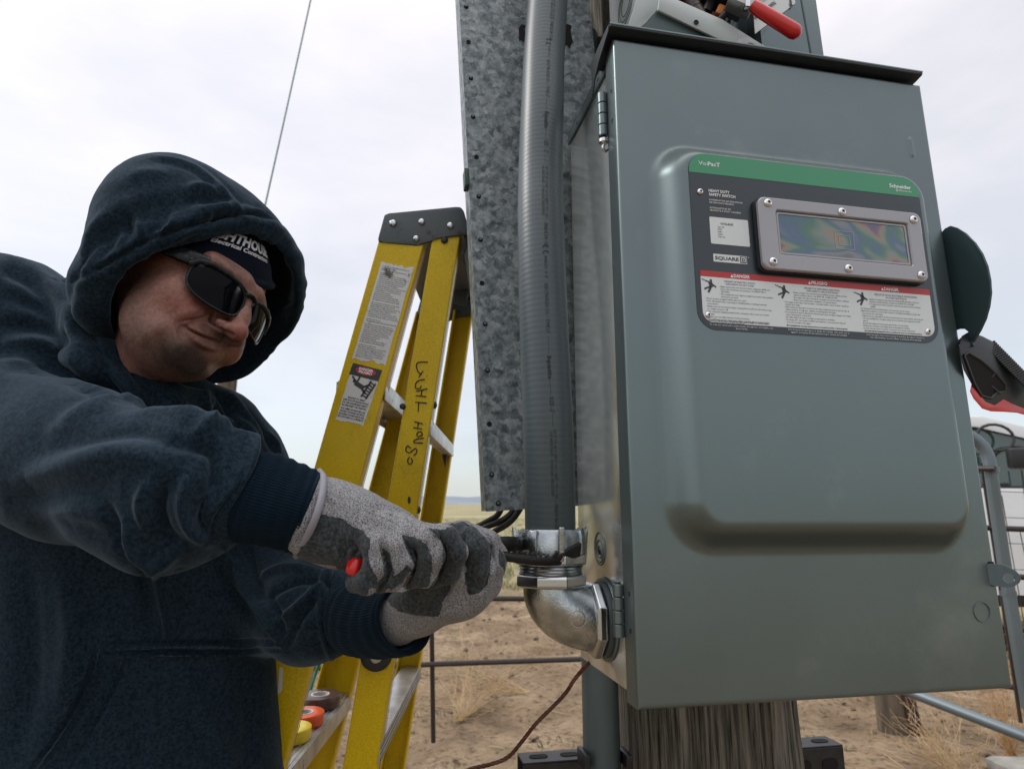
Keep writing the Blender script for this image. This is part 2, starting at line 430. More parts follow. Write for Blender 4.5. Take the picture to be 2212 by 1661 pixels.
# dry weed lying behind the ladder, rising in a wispy fan
def weed(name, base, dirn, label, n, L, spread, r=.0016, up=.35, curl=.25, m=DRY):
    bm = BM(); base = Vector(base); dirn = Vector(dirn).normalized()
    for i in range(n):
        d = (dirn + Vector((rg.randn(), rg.randn(), abs(rg.randn()) * up)) * spread).normalized(); l = L * (.45 + .55 * rg.rand())
        side = Vector((rg.randn(), rg.randn(), rg.randn() * .5)) * curl * l
        pts = [base + Vector((rg.randn(), rg.randn(), 0)) * .015 + d * l * t + side * t * t for t in np.linspace(0, 1, 6)]
        for p in pts: p.z = max(p.z, .012)
        tube(bm, pts, [r, r, r * .9, r * .8, r * .7, r * .5], 4)
        if i % 2 == 0:
            for k in (3, 4, 5):
                for _ in range(2):
                    q = pts[k] + (d + Vector((rg.randn(), rg.randn(), rg.randn())) * .7) * l * .13
                    tube(bm, [pts[k], (pts[k] + q) / 2 + Vector((0, 0, .004)), q], r * .5, 3)
    return tag(obj(name, bm, m), label, 'dry weed', 'dry weeds on the sandy yard')
g0 = G(990, 1560); g1 = G(1085, 1470)
weed('dry_weed', g0, Vector((g1.x - g0.x, g1.y - g0.y, .12)), 'wispy golden dry weed lying on the sand left of the steel pipe', 46, .95, .26, r=.0012, up=.4)
weed('dry_weed', G(1150, 1500), (-1, .2, .15), 'thin pale straw stalks behind the ladder reaching over the sand', 26, 1.1, .35, up=.2)
weed('dry_weed', G(2185, 1640), (.0, .25, 1), 'upright orange dry weed below the switch box near the gate', 40, .62, .30, up=.6, m=mat('orange_straw', (.40, .24, .11), .9, spec=.1))
weed('dry_weed', G(2085, 1690), (-.3, .3, .5), 'pale bunch of dead grass on the ground under the switch box', 60, .34, .55, up=.6)

# ------------------------------------------------------------------ wire fence and posts
WIRE = mat('dark_steel_rod', (.022, .020, .022), .55, col2=(.04, .025, .02), nscale=40)
fence = thing('wire_fence', 'dark steel rod fence panel standing on the sand behind the ladder', 'fence', Matrix.Translation(G(930, 1600)))
def rod(a, b, r, name='rod', par=fence, m=WIRE, sag=0, seg=8):
    a, b = Vector(a), Vector(b); bm = BM()
    pts = [a.lerp(b, t) - Vector((0, 0, sag * math.sin(t * math.pi))) for t in np.linspace(0, 1, 9)]
    tube(bm, pts, r, seg); return obj(name, bm, m, par, space='world')
fd = 2.9
for (u0, v0, u1, v1) in ((560, 1160, 1350, 1172), (560, 1290, 1350, 1294), (560, 1447, 1350, 1420)):
    rod(W(u0, v0, fd), W(u1, v1, fd), .0120, 'horizontal_rod')
rod(W(929, 1100, fd + .02), W(936, 1602, fd + .02), .0110, 'vertical_rod')
rod(W(566, 1100, fd + .02), W(560, 1600, fd + .02), .0110, 'vertical_rod')
rod(W(1330, 1100, fd + .02), W(1345, 1600, fd + .02), .0110, 'vertical_rod')
OLDWOOD = mat('old_post_wood', (.17, .135, .10), .9, spec=.1, col2=(.08, .065, .05), nscale=30, stretch=(1, 1, .12), bump=.6, bscale=60, bdist=.006)
def wood_post(name, base, top, r, label):
    t = thing(name, label, 'post', Matrix.Translation(base), 'wooden fence posts'); bm = BM()
    base, top = Vector(base), Vector(top); pts = [base.lerp(top, k) for k in np.linspace(-.05, 1, 8)]
    tube(bm, pts, [r * (1.06 - .06 * k) for k in np.linspace(0, 1, 8)], 18, ribs=lambda i, j, rr: rr * (1 + .05 * mnoise.noise((j * 1.7, i * .3, base.x))))
    obj('post_trunk', bm, OLDWOOD, t, space='world', angle=60); return t
b_ = W(486, 800, 5.2); wood_post('fence_post', (b_.x, b_.y, 0), (b_.x + .03, b_.y, W(486, 800, 5.2).z), .075, 'weathered grey fence post peeking out below the hood')
g = G(1932, 1580); tp = Vector((g.x - .02, g.y, 1.0)); wood_post('fence_post', g, tp, .075, 'short weathered wooden post behind the lower right of the switch box')
g = G(1985, 1592); bm = BM(); tube(bm, [g - Vector((0, 0, .05)), g + Vector((-.12, .02, .9))], .032, 16)
tag(obj('rusty_pipe_post', bm, mat('rust_brown', (.065, .025, .018), .8, col2=(.03, .016, .014), nscale=14, bump=.3, bscale=60)), 'rusty brown steel pipe post beside the short wooden post', 'post')
bm = BM(); box(bm, -.22, .22, -.15, .15, -.02, .07, .03)
for v in bm.verts: v.co += Vector((mnoise.noise(v.co * 9), mnoise.noise(v.co * 9 + Vector((3, 0, 0))), mnoise.noise(v.co * 9 + Vector((0, 5, 0))))) * .03
g = G(2300, 1700); o = obj('flat_rock', bm, mat('pale_rock', (.33, .32, .29), .9, col2=(.22, .22, .20), nscale=12, bump=.5, bscale=30, bdist=.01), M=None, angle=40); o.location = g
tag(o, 'flat pale grey rock at the bottom right corner', 'rock')

# gate at the right: galvanised tube, bars, wire mesh
GALV = mat('gate_galvanised', (.15, .185, .20), .45, metal=.6, col2=(.15, .18, .20), nscale=20, bump=.1, bscale=90)
gate = thing('farm_gate', 'galvanised tube farm gate with dark wire mesh right of the switch box', 'gate', Matrix.Translation((W(2180, 1300, 2.2).x, W(2180, 1300, 2.2).y, 0)))
P = [W(*q) for q in ((1960, 925, 2.35), (2070, 935, 2.3), (2108, 950, 2.28), (2132, 980, 2.26), (2142, 1030, 2.24), (2155, 1120, 2.22), (2176, 1260, 2.18), (2196, 1380, 2.14), (2222, 1530, 2.1))]
bm = BM(); tube(bm, [Vector(p) for p in spline([tuple(p) for p in P], 6)], .0205, 16); obj('frame_tube', bm, GALV, gate, space='world')
bm = BM(); a_, b2 = W(1915, 1475, 2.6), W(2260, 1608, 2.15); tube(bm, [a_, b2], .020, 14); obj('lower_tube', bm, GALV, gate, space='world')
for q in ((2142, 1015, 2.24), (2179, 1282, 2.175)):
    c = W(*q); d = (W(2176, 1260, 2.18) - W(2155, 1120, 2.22)); bm = BM(); lathe(bm, [(.0205, -.009), (.0235, -.009), (.0235, .009), (.0205, .009)], aim(c, d), 18, cap=False); obj('collar', bm, GALV, gate, space='world')
c = W(*(2062, 1546 - 14, 2.45)); 
for (u0, v0, u1, v1) in ((2105, 1012, 2150, 1012), (2128, 1140, 2300, 1146), (2140, 1240, 2300, 1254), (2150, 1352, 2300, 1372), (2165, 1480, 2300, 1500)):
    rod(W(u0, v0, 2.26), W(u1, v1, 2.2), .010, 'gate_bar', gate)
rod(W(2120, 1000, 2.3), W(2205, 1560, 2.15), .006, 'gate_wire', gate)
for k, (du, dv) in enumerate(((18, 0), (52, 60), (90, 130))):
    rod(W(2112 + du, 1010 + dv, 2.3), W(2205 + du, 1600, 2.15), .0016, 'mesh_wire', gate, seg=5)
for k in range(9):
    v = 1060 + k * 56; rod(W(2122 + (v - 1010) * .15, v, 2.29), W(2330, v + 8, 2.2), .0013, 'mesh_wire', gate, seg=5)

# ------------------------------------------------------------------ white pickup truck behind the gate
TW = mat('white_truck_paint', (.72, .74, .75), .25, coat=.6, dirt=(.5, .46, .40), dscale=3, dpos=(.55, .9))
GLASSM = mat('green_tinted_glass', (.045, .085, .08), .05, spec=.7, coat=1, coat_rough=.02)
DARKTRIM = mat('dark_trim', (.015, .017, .018), .5)
tc_ = W(2160, 1240, 5.0); TM = Matrix.Translation((tc_.x, tc_.y, 0)) @ Matrix.Rotation(R(-14), 4, 'Z')
truck = thing('pickup_truck', 'white pickup truck parked beyond the gate at the right edge', 'truck', TM)
def side(pts, y0, y1): return [Vector((x, y0, z)) for x, z in pts], (0, y1 - y0, 0)
# side profile, x forward (to the right in the picture)
body = [(-3.3, .62), (-3.3, 1.28), (-1.25, 1.30), (-1.2, 1.34), (1.05, 1.32), (1.35, 1.22), (2.15, 1.12), (2.3, 1.0), (2.32, .62), (2.2, .55), (1.95, .55)]
for a in range(0, 181, 20): body.append((1.52 + .42 * math.cos(R(a)), .50 + .42 * math.sin(R(a))))
body += [(1.05, .52), (-1.6, .52)]
for a in range(0, 181, 20): body.append((-2.05 + .42 * math.cos(R(a)), .50 + .42 * math.sin(R(a))))
body += [(-2.55, .55)]
bm = BM(); p, o_ = side(body, 0, 1.9); prism(bm, p, o_, .03); obj('body', bm, TW, truck)
cabp = [(-1.18, 1.33), (-1.08, 1.82), (-.95, 1.93), (-.55, 1.97), (.05, 1.93), (.45, 1.80), (1.08, 1.31), (.97, 1.31), (.36, 1.74), (.0, 1.85), (-.5, 1.88), (-.92, 1.84), (-1.0, 1.78), (-1.09, 1.33)]
bm = BM(); prism(bm, *side(cabp, .06, .14), .01); obj('cab_frame', bm, TW, truck)
bm = BM(); prism(bm, *side(cabp, 1.76, 1.84), .01); obj('cab_frame', bm, TW, truck)
bm = BM(); prism(bm, *side([(-1.0, 1.85), (-.92, 1.93), (-.55, 1.965), (.05, 1.925), (.40, 1.80), (.36, 1.75), (.0, 1.86), (-.5, 1.89)], .14, 1.76), .008); obj('roof', bm, TW, truck)
bm = BM(); prism(bm, *side([(-1.09, 1.335), (-.98, 1.80), (-.5, 1.885), (.0, 1.855), (.36, 1.745), (.96, 1.315)], .10, .106)); wdw = obj('side_window', bm, GLASSM, truck)
bm = BM(); prism(bm, *side([(-1.12, 1.30), (-1.12, 1.345), (1.02, 1.345), (1.06, 1.30)], .045, .075), .004); obj('window_trim', bm, DARKTRIM, truck)
bm = BM(); prism(bm, *side([(-.12, 1.33), (-.16, 1.86), (-.11, 1.86), (-.07, 1.33)], .085, .098)); obj('window_post', bm, DARKTRIM, truck)
bm = BM(); box(bm, .62, .80, -.16, -.02, 1.32, 1.52, .02); obj('wing_mirror', bm, DARKTRIM, truck)
sw = BM(); lathe(sw, [(.17 + .014 * math.cos(R(a)), .014 * math.sin(R(a))) for a in range(0, 360, 40)] + [(.184, 0)], aim((.25, .074, 1.50), (.25, 1, .3)), 24, cap=False); obj('steering_wheel', sw, DARKTRIM, truck)
bm = BM(); box(bm, -.6, -.25, .078, .09, 1.36, 1.62, .005); obj('seat_back', bm, DARKTRIM, truck)
bm = BM(); box(bm, -3.2, 2.25, .02, .05, .74, .79, .01); obj('side_moulding', bm, TW, truck)
bm = BM(); box(bm, -1.5, 1.0, .03, .10, .40, .50, .01); obj('running_board', bm, DARKTRIM, truck)
bm = BM(); box(bm, .0, .004, -.003, 0, .6, 1.3); obj('door_seam', bm, DARKTRIM, truck)
TMi = TM.inverted()
def tpt(u, v, d=4.86): return TMi @ W(u, v, d)
q = tpt(2196, 992); bm = BM(); box(bm, q.x - .07, q.x + .09, q.y - .07, q.y + .02, q.z - .075, q.z + .085, .025); obj('wing_mirror', bm, DARKTRIM, truck)
q = tpt(2150, 945, 5.12); bm = BM(); tube(bm, [q + Vector((.13 * math.cos(R(a)), .02 * math.sin(R(a)), .11 * math.sin(R(a)))) for a in range(0, 361, 20)], .012, 8, cap=False); obj('steering_wheel', bm, DARKTRIM, truck)
q = tpt(2150, 1048, 4.93); bm = BM(); box(bm, q.x - .09, q.x + .09, q.y - .02, q.y + .01, q.z - .015, q.z + .018, .006); obj('door_handle', bm, DARKTRIM, truck)
for u in (2128, 2236):
    a_, b_ = tpt(u, 1012, 4.9), tpt(u + 4, 1215, 4.9); bm = BM(); box(bm, a_.x - .005, a_.x + .005, -.004, .0, b_.z, a_.z); obj('door_seam', bm, DARKTRIM, truck)
for xx in (-2.05, 1.52):
    for yy in (.02, 1.66):
        w_ = BM(); lathe(w_, [(.24, 0), (.36, .0), (.385, .03), (.385, .19), (.36, .22), (.24, .22)], aim((xx, yy, .385), (0, 1, 0)), 28); wh = obj('wheel', w_, RUBBER, truck)
        w_ = BM(); lathe(w_, [(.02, .01), (.2, .03), (.24, .0), (.24, -.012), (.22, -.012), (.19, .01)], aim((xx, yy, .385), (0, 1, 0)), 24); rim = obj('rim', w_, ALU, wh)
# ------------------------------------------------------------------ the pole and what is fixed to it (all in the switch box frame)
def wood_mat():
    m = bpy.data.materials.new('weathered_pole_wood'); m.use_nodes = True; nt = m.node_tree; n, l = nt.nodes, nt.links
    b = n['Principled BSDF']; b.inputs['Roughness'].default_value = .85; b.inputs['Specular IOR Level'].default_value = .15
    t = n.new('ShaderNodeTexCoord'); mp = n.new('ShaderNodeMapping'); mp.inputs['Scale'].default_value = (1, 1, .035); l.new(t.outputs['Object'], mp.inputs[0])
    a = n.new('ShaderNodeTexNoise'); a.inputs['Scale'].default_value = 210; a.inputs['Detail'].default_value = 9; a.inputs['Roughness'].default_value = .7; l.new(mp.outputs[0], a.inputs['Vector'])
    r = n.new('ShaderNodeValToRGB'); l.new(a.outputs['Fac'], r.inputs[0]); e = r.color_ramp.elements
    e[0].position = .38; e[0].color = (.030, .028, .024, 1); e[1].position = .68; e[1].color = (.27, .255, .225, 1); k = e.new(.5); k.color = (.135, .128, .112, 1)
    a2 = n.new('ShaderNodeTexNoise'); a2.inputs['Scale'].default_value = 22; a2.inputs['Detail'].default_value = 3; l.new(mp.outputs[0], a2.inputs['Vector'])
    r2 = n.new('ShaderNodeValToRGB'); l.new(a2.outputs['Fac'], r2.inputs[0]); r2.color_ramp.elements[0].position = .3; r2.color_ramp.elements[0].color = (.62, .64, .6, 1); r2.color_ramp.elements[1].position = .65; r2.color_ramp.elements[1].color = (1.15, 1.1, 1.05, 1)
    x = n.new('ShaderNodeMixRGB'); x.blend_type = 'MULTIPLY'; x.inputs[0].default_value = 1; l.new(r.outputs[0], x.inputs[1]); l.new(r2.outputs[0], x.inputs[2]); l.new(x.outputs[0], b.inputs['Base Color'])
    bp = n.new('ShaderNodeBump'); bp.inputs['Strength'].default_value = .8; bp.inputs['Distance'].default_value = .004; l.new(a.outputs['Fac'], bp.inputs['Height']); l.new(bp.outputs[0], b.inputs['Normal'])
    return m
WOODM = wood_mat()
pole = thing('utility_pole', 'weathered brown wooden utility pole behind the grey switch box', 'pole', BOXM @ Matrix.Translation((.258, .372, -1.02)))
bm = BM(); zs = np.linspace(-.06, 3.4, 46); NS = 260
rgp = np.random.RandomState(5)
cracks = [(rgp.rand() * NS, rgp.uniform(.7, 1.6), rgp.uniform(.005, .014), rgp.rand() * 3.4, rgp.uniform(.4, 2.5)) for _ in range(110)]
rings = []
for z in zs:
    r = .142 - .0065 * z; ring = []
    for j in range(NS):
        a = 2 * math.pi * j / NS
        q = r + .003 * mnoise.noise((math.cos(a) * 5, math.sin(a) * 5, z * .6)) + .0012 * mnoise.noise((math.cos(a) * 40, math.sin(a) * 40, z * .8))
        for (c, w, dp, z0, L) in cracks:
            dd = abs((j - c - 2.5 * mnoise.noise((z * 1.2, c, 0)) + NS / 2) % NS - NS / 2)
            if dd < w * 1.5 and abs(z - z0) < L: q -= dp * max(0, 1 - dd / (w * 1.5)) * min(1, (L - abs(z - z0)) * 3)
        ring.append((q * math.cos(a) - .030 * (z - .83), q * math.sin(a), z))
    rings.append(ring)
loft(bm, rings); obj('pole_trunk', bm, WOODM, pole, angle=80)

# galvanised trough
def galv_mat(name, lo, mid, hi, sc=70):
    m = bpy.data.materials.new(name); m.use_nodes = True; nt = m.node_tree; n, l = nt.nodes, nt.links
    b = n['Principled BSDF']; b.inputs['Metallic'].default_value = .35; b.inputs['Roughness'].default_value = .5
    t = n.new('ShaderNodeTexCoord')
    w = n.new('ShaderNodeTexNoise'); w.inputs['Scale'].default_value = sc * 1.2; w.inputs['Detail'].default_value = 3; l.new(t.outputs['Object'], w.inputs['Vector'])
    mx = n.new('ShaderNodeMixRGB'); mx.inputs[0].default_value = .022; l.new(t.outputs['Object'], mx.inputs[1]); l.new(w.outputs['Color'], mx.inputs[2])
    v = n.new('ShaderNodeTexVoronoi'); v.inputs['Scale'].default_value = sc * 1.5; v.feature = 'SMOOTH_F1'; v.inputs['Smoothness'].default_value = .25; l.new(mx.outputs[0], v.inputs['Vector'])
    hs = n.new('ShaderNodeSeparateColor'); l.new(v.outputs['Color'], hs.inputs[0])
    a = n.new('ShaderNodeTexNoise'); a.inputs['Scale'].default_value = sc * .9; a.inputs['Detail'].default_value = 8; a.inputs['Roughness'].default_value = .72; l.new(t.outputs['Object'], a.inputs['Vector'])
    ad = n.new('ShaderNodeMath'); ad.operation = 'MULTIPLY_ADD'; l.new(hs.outputs[0], ad.inputs[0]); ad.inputs[1].default_value = .22; 
    a3 = n.new('ShaderNodeMath'); a3.operation = 'MULTIPLY'; l.new(a.outputs['Fac'], a3.inputs[0]); a3.inputs[1].default_value = .92; l.new(a3.outputs[0], ad.inputs[2])
    r = n.new('ShaderNodeValToRGB'); l.new(ad.outputs[0], r.inputs[0]); e = r.color_ramp.elements
    e[0].position = .38; e[0].color = (*lo, 1); e[1].position = .80; e[1].color = (*hi, 1); k = e.new(.53); k.color = (*mid, 1)
    l.new(r.outputs[0], b.inputs['Base Color']); return m
GALVM = galv_mat('spangled_galvanised_steel', (.050, .070, .078), (.145, .175, .185), (.37, .405, .415), 78)
q0, q1 = BX(1050, 1105, .25), BX(992, 0, .25)
TD = (q1 - q0).normalized(); TX = Vector((1, 0, 0)); TX = (TX - TD * TX.dot(TD)).normalized(); TY = TD.cross(TX) * 1.0
if TY.y < 0: TY = -TY
Tm = Matrix((( TX.x, TY.x, TD.x, q0.x), (TX.y, TY.y, TD.y, q0.y), (TX.z, TY.z, TD.z, q0.z), (0, 0, 0, 1)))
TW_ = .222; TH = 1.5
trough = thing('wiring_trough', 'tall spangled galvanised steel trough fixed left of the wooden pole', 'cable trough', BOXM @ Tm)
bm = BM(); box(bm, 0, TW_, 0, .0015, 0, TH); obj('cover', bm, GALVM, trough, smooth=False)
bm = BM(); box(bm, .0015, TW_ - .0015, .0016, .055, .001, .003); box(bm, .0016, .003, .0016, .055, .003, TH); box(bm, TW_ - .003, TW_ - .0016, .0016, .055, .003, TH); box(bm, .003, TW_ - .003, .0535, .055, .003, TH)
obj('channel', bm, GALVM, trough, smooth=False)
HOLE = mat('dark_hole', (.006, .004, .004), .9)
TI = (BOXM @ Tm).inverted()
def trough_xz(u, v):
    o = TI @ Vector((0, 0, CAMZ)); p = TI @ W(u, v, 1); d = p - o; q = o + d * ((0 - o.y) / d.y); return q.x, q.z
for i, (u, v) in enumerate([(1007, 16), (1012, 92), (1017, 170), (1022, 253), (1029, 340), (1034, 425), (1038, 518), (1041, 612), (1048, 700), (1053, 800), (1057, 916), (1062, 1025), (1076, 1087)]):
    x, z = trough_xz(u, v); M = Matrix.Translation((x, -.0004, z)) @ Matrix.Rotation(R(90), 4, 'X')
    bm = BM(); lathe(bm, [(.0036, -.0002), (.0036, .0005), (.0028, .0006), (.0028, .0002)], M, 16); obj('rivet_hole', bm, HOLE, trough)
    if i % 3 != 1:
        bm = BM(); lathe(bm, [(.0021, 0), (.0021, .0022), (.0014, .003), (.0003, .0031)], M, 10); obj('rivet', bm, PIPE, trough)
for (u, v, w, h) in ((1128, 72, .006, .016), (1226, 78, .008, .022)):
    x, z = trough_xz(u, v); bm = BM(); prism(bm, [(x + a * w, -.0008, z + b * h) for a, b in ((-1, -1), (-.4, -.8), (.2, -1.1), (1, -.5), (.7, .4), (1.1, .9), (0, 1), (-.9, .5))], (0, .0006, 0)); obj('torn_knockout', bm, HOLE, trough)
x, z = trough_xz(1008, 380); bm = BM(); box(bm, -.006, .001, -.002, .02, z - .016, z + .012, .001); obj('clip', bm, mat('clip_green', (.03, .06, .05), .5), trough)

# strut channel at the bottom and the steel pipe standing on it
STRUT = mat('dark_strut', (.035, .035, .037), .45, metal=.4, col2=(.02, .02, .02), nscale=50)
y_ = .36
def strut(x0, x1, z0, name_label, M):
    t = thing('strut_channel', name_label, 'strut', BOXM @ Matrix.Translation((x0, y_, z0)), 'slotted strut channels at the foot of the pole')
    L = x1 - x0; w = .042; h = .042; n = max(1, int(L / .047))
    bm = BM(); box(bm, 0, L, 0, w, 0, .0025); box(bm, 0, L, 0, .0025, -h, -.0001)
    box(bm, 0, L, w - .0025, w, -h, -.0001); box(bm, 0, L, .0026, .010, -h, -h + .0025); obj('channel', bm, STRUT, t, bevel=.001)
    for i in range(n):
        cx = L - .026 - i * .047
        if cx < .01: break
        bm = BM(); prism(bm, [(cx + a, .021 + b, .0029) for a, b in rrect(-.014, .014, -.0075, .0075, .0074)], (0, 0, .0004)); obj('slot', bm, HOLE, t)
        bm = BM(); prism(bm, [(cx + a, -.0009, -.024 + b) for a, b in rrect(-.014, .014, -.0085, .0085, .0084)], (0, .0004, 0)); obj('slot', bm, HOLE if i % 2 else M, t)
    return t
pl = BX(1130, 1652, y_); pr_ = BX(1822, 1617, y_ )
DIRTV = mat('dirt_seen_through_slot', (.33, .26, .19), .9)
strut(pl.x, .112, pl.z, 'dark slotted strut channel below the steel pipe, left of the pole', HOLE)
strut(.375, pr_.x, pr_.z + .004, 'dark slotted strut channel sticking out right of the pole', HOLE)
pc = BX(1298, 1560, .335)
sp_ = thing('steel_pipe', 'dull galvanised steel pipe rising behind the corner of the switch box', 'pipe', BOXM @ Matrix.Translation((pc.x, .335, pl.z + .004)))
bm = BM(); tube(bm, [(0, 0, 0), (0, 0, .25), (.0, 0, .6), (.0, 0, 1.2)], .0265, 32); obj('pipe_wall', bm, PIPE, sp_)
bm = BM(); box(bm, -.034, -.026, -.03, .01, .0, .022, .002); obj('pipe_clamp', bm, STRUT, sp_); bm = BM(); box(bm, .026, .036, -.03, .01, 0, .018, .002); obj('pipe_clamp', bm, STRUT, sp_)

# flexible conduit
CP = [(1189, 1160, .722), (1187, 1040, .722), (1183, 900, .728), (1177, 760, .742), (1171, 600, .765), (1168, 480, .79), (1168, 373, .818), (1171, 250, .848), (1175, 130, .885), (1182, 20, .92), (1192, -120, .965), (1206, -300, 1.02)]
CL = [C3(*q) for q in CP]; CLs = [Vector(p) for p in spline([tuple(p) for p in CL], 26)]
CLw = [CAMM @ p for p in CLs]
seglen = [0]
for i in range(1, len(CLw)): seglen.append(seglen[-1] + (CLw[i] - CLw[i - 1]).length)
NC = 900; tot = seglen[-1]
def on_line(s):
    i = int(np.clip(np.searchsorted(seglen, s) - 1, 0, len(CLw) - 2)); t = (s - seglen[i]) / max(1e-9, seglen[i + 1] - seglen[i])
    return CLw[i].lerp(CLw[i + 1], t)
CONDM = mat('grey_conduit_jacket', (.050, .070, .079), .42, col2=(.058, .079, .088), nscale=8, bump=.12, bscale=380, bdist=.0006, spec=.5, grain=.05)
PRINT = mat('black_print', (.012, .016, .02), .7)
cond = thing('flexible_conduit', 'thick grey flexible conduit curving up from the zinc fitting beside the box', 'conduit', Matrix.Translation(CLw[0]))
cp_ = [on_line(tot * i / NC) for i in range(NC + 1)]
def crad(s): return .0291 + (.00010 * .6 * math.sin(s * 2 * math.pi / .0068))
bm = BM(); tube(bm, cp_, [crad(tot * i / NC) for i in range(NC + 1)], 56); obj('jacket', bm, CONDM, cond, space='world', angle=80)
# print running along the conduit
pts_, T_, N_ = frames(cp_)
def cond_pt(s, t, r=.0299):
    """s metres up from the fitting, t metres round from the line that faces the camera"""
    i = int(np.clip(s / tot * NC, 0, NC - 1)); p = cp_[i].lerp(cp_[i + 1], s / tot * NC - i); T = T_[i]
    c = (Vector((0, 0, CAMZ)) - p); c = (c - T * c.dot(T)).normalized(); rt = T.cross(c)
    if rt.x < 0: rt = -rt
    a = t / r; return p + c * (r * math.cos(a)) + rt * (r * math.sin(a))
bm = BM()
# text reads downwards: advance in x goes down the pipe, text height points to the right
def ct(s0, off): return lambda x, y: cond_pt(s0 - x, off + y)
def s_at(v):      # arc position whose picture height is v
    best = min(range(NC), key=lambda i: abs(CY - (CAMM.inverted() @ cp_[i]).z / (CAMM.inverted() @ cp_[i]).y * FPX - v)); return tot * best / NC
def cline(txt, v0, v1, off, h, bold=.0, slant=.0):
    s0, s1 = s_at(v0), s_at(v1); write(bm, txt, ct(s0, off), 0, 0, h, width=abs(s0 - s1), bold=bold, slant=slant, res=1)
O1 = .0035
for base in (0, 1):
    d = 505 * base if base == 0 else 505
    def vv(v): return v
blk = [("SIZE  -2\"", 868, 912), ("-30°C TO 80°C DRY / 60°C WET / 70°C OIL", 930, 1070), ("- MADE IN USA", 1082, 1145)]
cline("liquatite", 782, 830, .0025, .0052, .02, .1); cline("-----", 832, 862, .0035, .003); cline("SIZE -2\"", 864, 898, .0032, .0048); cline("-----", 900, 925, .0045, .003)
cline("-30°C TO 80°C DRY / 60°C WET / 70°C OIL", 928, 1068, .0062, .0032); cline("OIL RESISTANT - SUNLIGHT RESISTANT", 932, 1064, .0018, .0032); cline("- MADE IN USA", 1072, 1136, .0052, .0042)
cline("liquatite", 276, 310, .0035, .0060, .02, .1); cline("-----", 312, 332, .0045, .003); cline("SIZE  - 2\"", 334, 362, .0040, .0052); cline("-----", 365, 385, .0045, .003)
cline("-30°C TO 80°C DRY / 60°C WET / 70°C OIL", 390, 500, .0062, .0034); cline("OIL RESISTANT - SUNLIGHT RESISTANT", 390, 495, .0018, .0034); cline("- MADE IN USA", 506, 560, .0042, .0046)
cline("808233  4  F", 578, 622, .0035, .0036); cline("ELECTRI-FLEX CO. - TYPE LT", 634, 735, .0028, .0042); cline("-----", 742, 778, .0035, .003)
cline("MADE IN USA", 85, 125, .0062, .005); cline("80823  4  F", 138, 160, .0055, .0034); cline("ELECTRI-FLEX CO. - TYPE LT", 168, 245, .0045, .0046); cline("-----", 248, 272, .0045, .003)
cline("70°C OIL / 60°C WET / 80°C DRY", 2, 80, .0085, .003); cline("SUNLIGHT RESISTANT", 8, 80, .0050, .003)
for v in (566, 130):
    s0 = s_at(v)
    for dx in (0, .0075):
        for a in range(-70, 71, 14):
            def q(an, rr): return cond_pt(s0 - dx + .0034 * 0 - rr * math.cos(R(an)) + .003, .0055 + rr * math.sin(R(an)))
            try: bm.faces.new([bm.verts.new(q(a + 180, .0030)), bm.verts.new(q(a + 194, .0030)), bm.verts.new(q(a + 194, .0042)), bm.verts.new(q(a + 180, .0042))])
            except Exception: pass
obj('printing', bm, PRINT, cond, smooth=False, space='world')

# conduit fitting (nut, threads, hex, elbow) : axis x = EX, y = EY, turning into the side wall of the box
EX, EY, EZ = -.0495, .115, .066
c_low = BINV @ cp_[0]; EX, EY = c_low.x, c_low.y
fit = thing('conduit_fitting', 'shiny zinc elbow connector joining the grey conduit to the box side', 'pipe fitting', BOXM @ Matrix.Translation((EX, EY, 0)))
def FM(z): return Matrix.Translation((0, 0, z))
ZH = .1025     # underside of the hex collar
# elbow body
RB = .058; bm = BM(); pts = []; rad = []
for i in range(0, 25):
    a = R(90 * i / 24); pts.append((RB - RB * math.cos(a), 0, ZH - (ZH - .066) * math.sin(a))); rad.append(.0315 + .0030 * math.sin(a) ** 1.2 + .0012 * math.sin(2 * a))
XO = .010 - EX
pts = [(p[0] * (XO - .006) / RB, p[1], p[2] - .0) for p in pts]
EZ = pts[-1][2]
tube(bm, [(0, 0, ZH + .008)] + pts, [.0315] + rad, 48); obj('elbow', bm, ZINC, fit, angle=80)
def hexring(bm, M, r, z0, z1, ch=.003, seg=6, r_in=None, ph=0):
    rings = []
    for (rr, z) in ((r - ch, z0), (r, z0 + ch), (r, z1 - ch), (r - ch, z1)):
        rings.append([M @ Vector((rr * math.cos(R(360 * k / seg + ph)), rr * math.sin(R(360 * k / seg + ph)), z)) for k in range(seg)])
    loft(bm, rings)
bm = BM(); hexring(bm, Matrix(), .0415, ZH, ZH + .0140, .0025, 8, ph=10); obj('hex_collar', bm, ZINC_S, fit, smooth=False, bevel=.0012)
bm = BM(); prof = [(.036, ZH + .014)]
for k in range(5): prof += [(.0375, ZH + .0155 + k * .0034), (.0352, ZH + .0172 + k * .0034)]
lathe(bm, prof, None, 56); obj('threads', bm, ZINC_S, fit, angle=60)
ZN = ZH + .0300
bm = BM(); lathe(bm, [(.031, ZN + .039 * .80), (.0355, ZN + .041 * .80), (.0375, ZN + .036 * .80), (.0385, ZN + .028 * .80), (.0390, ZN + .012), (.0392, ZN - .002), (.0375, ZN - .006), (.033, ZN - .006)], None, 72); nut = obj('compression_nut', bm, ZINC, fit, angle=50)
bm = BM(); hexring(bm, Matrix(), .0432, ZN - .005, ZN + .006, .0015, 8, ph=8); obj('nut_flange', bm, ZINC, nut, smooth=False, bevel=.001)
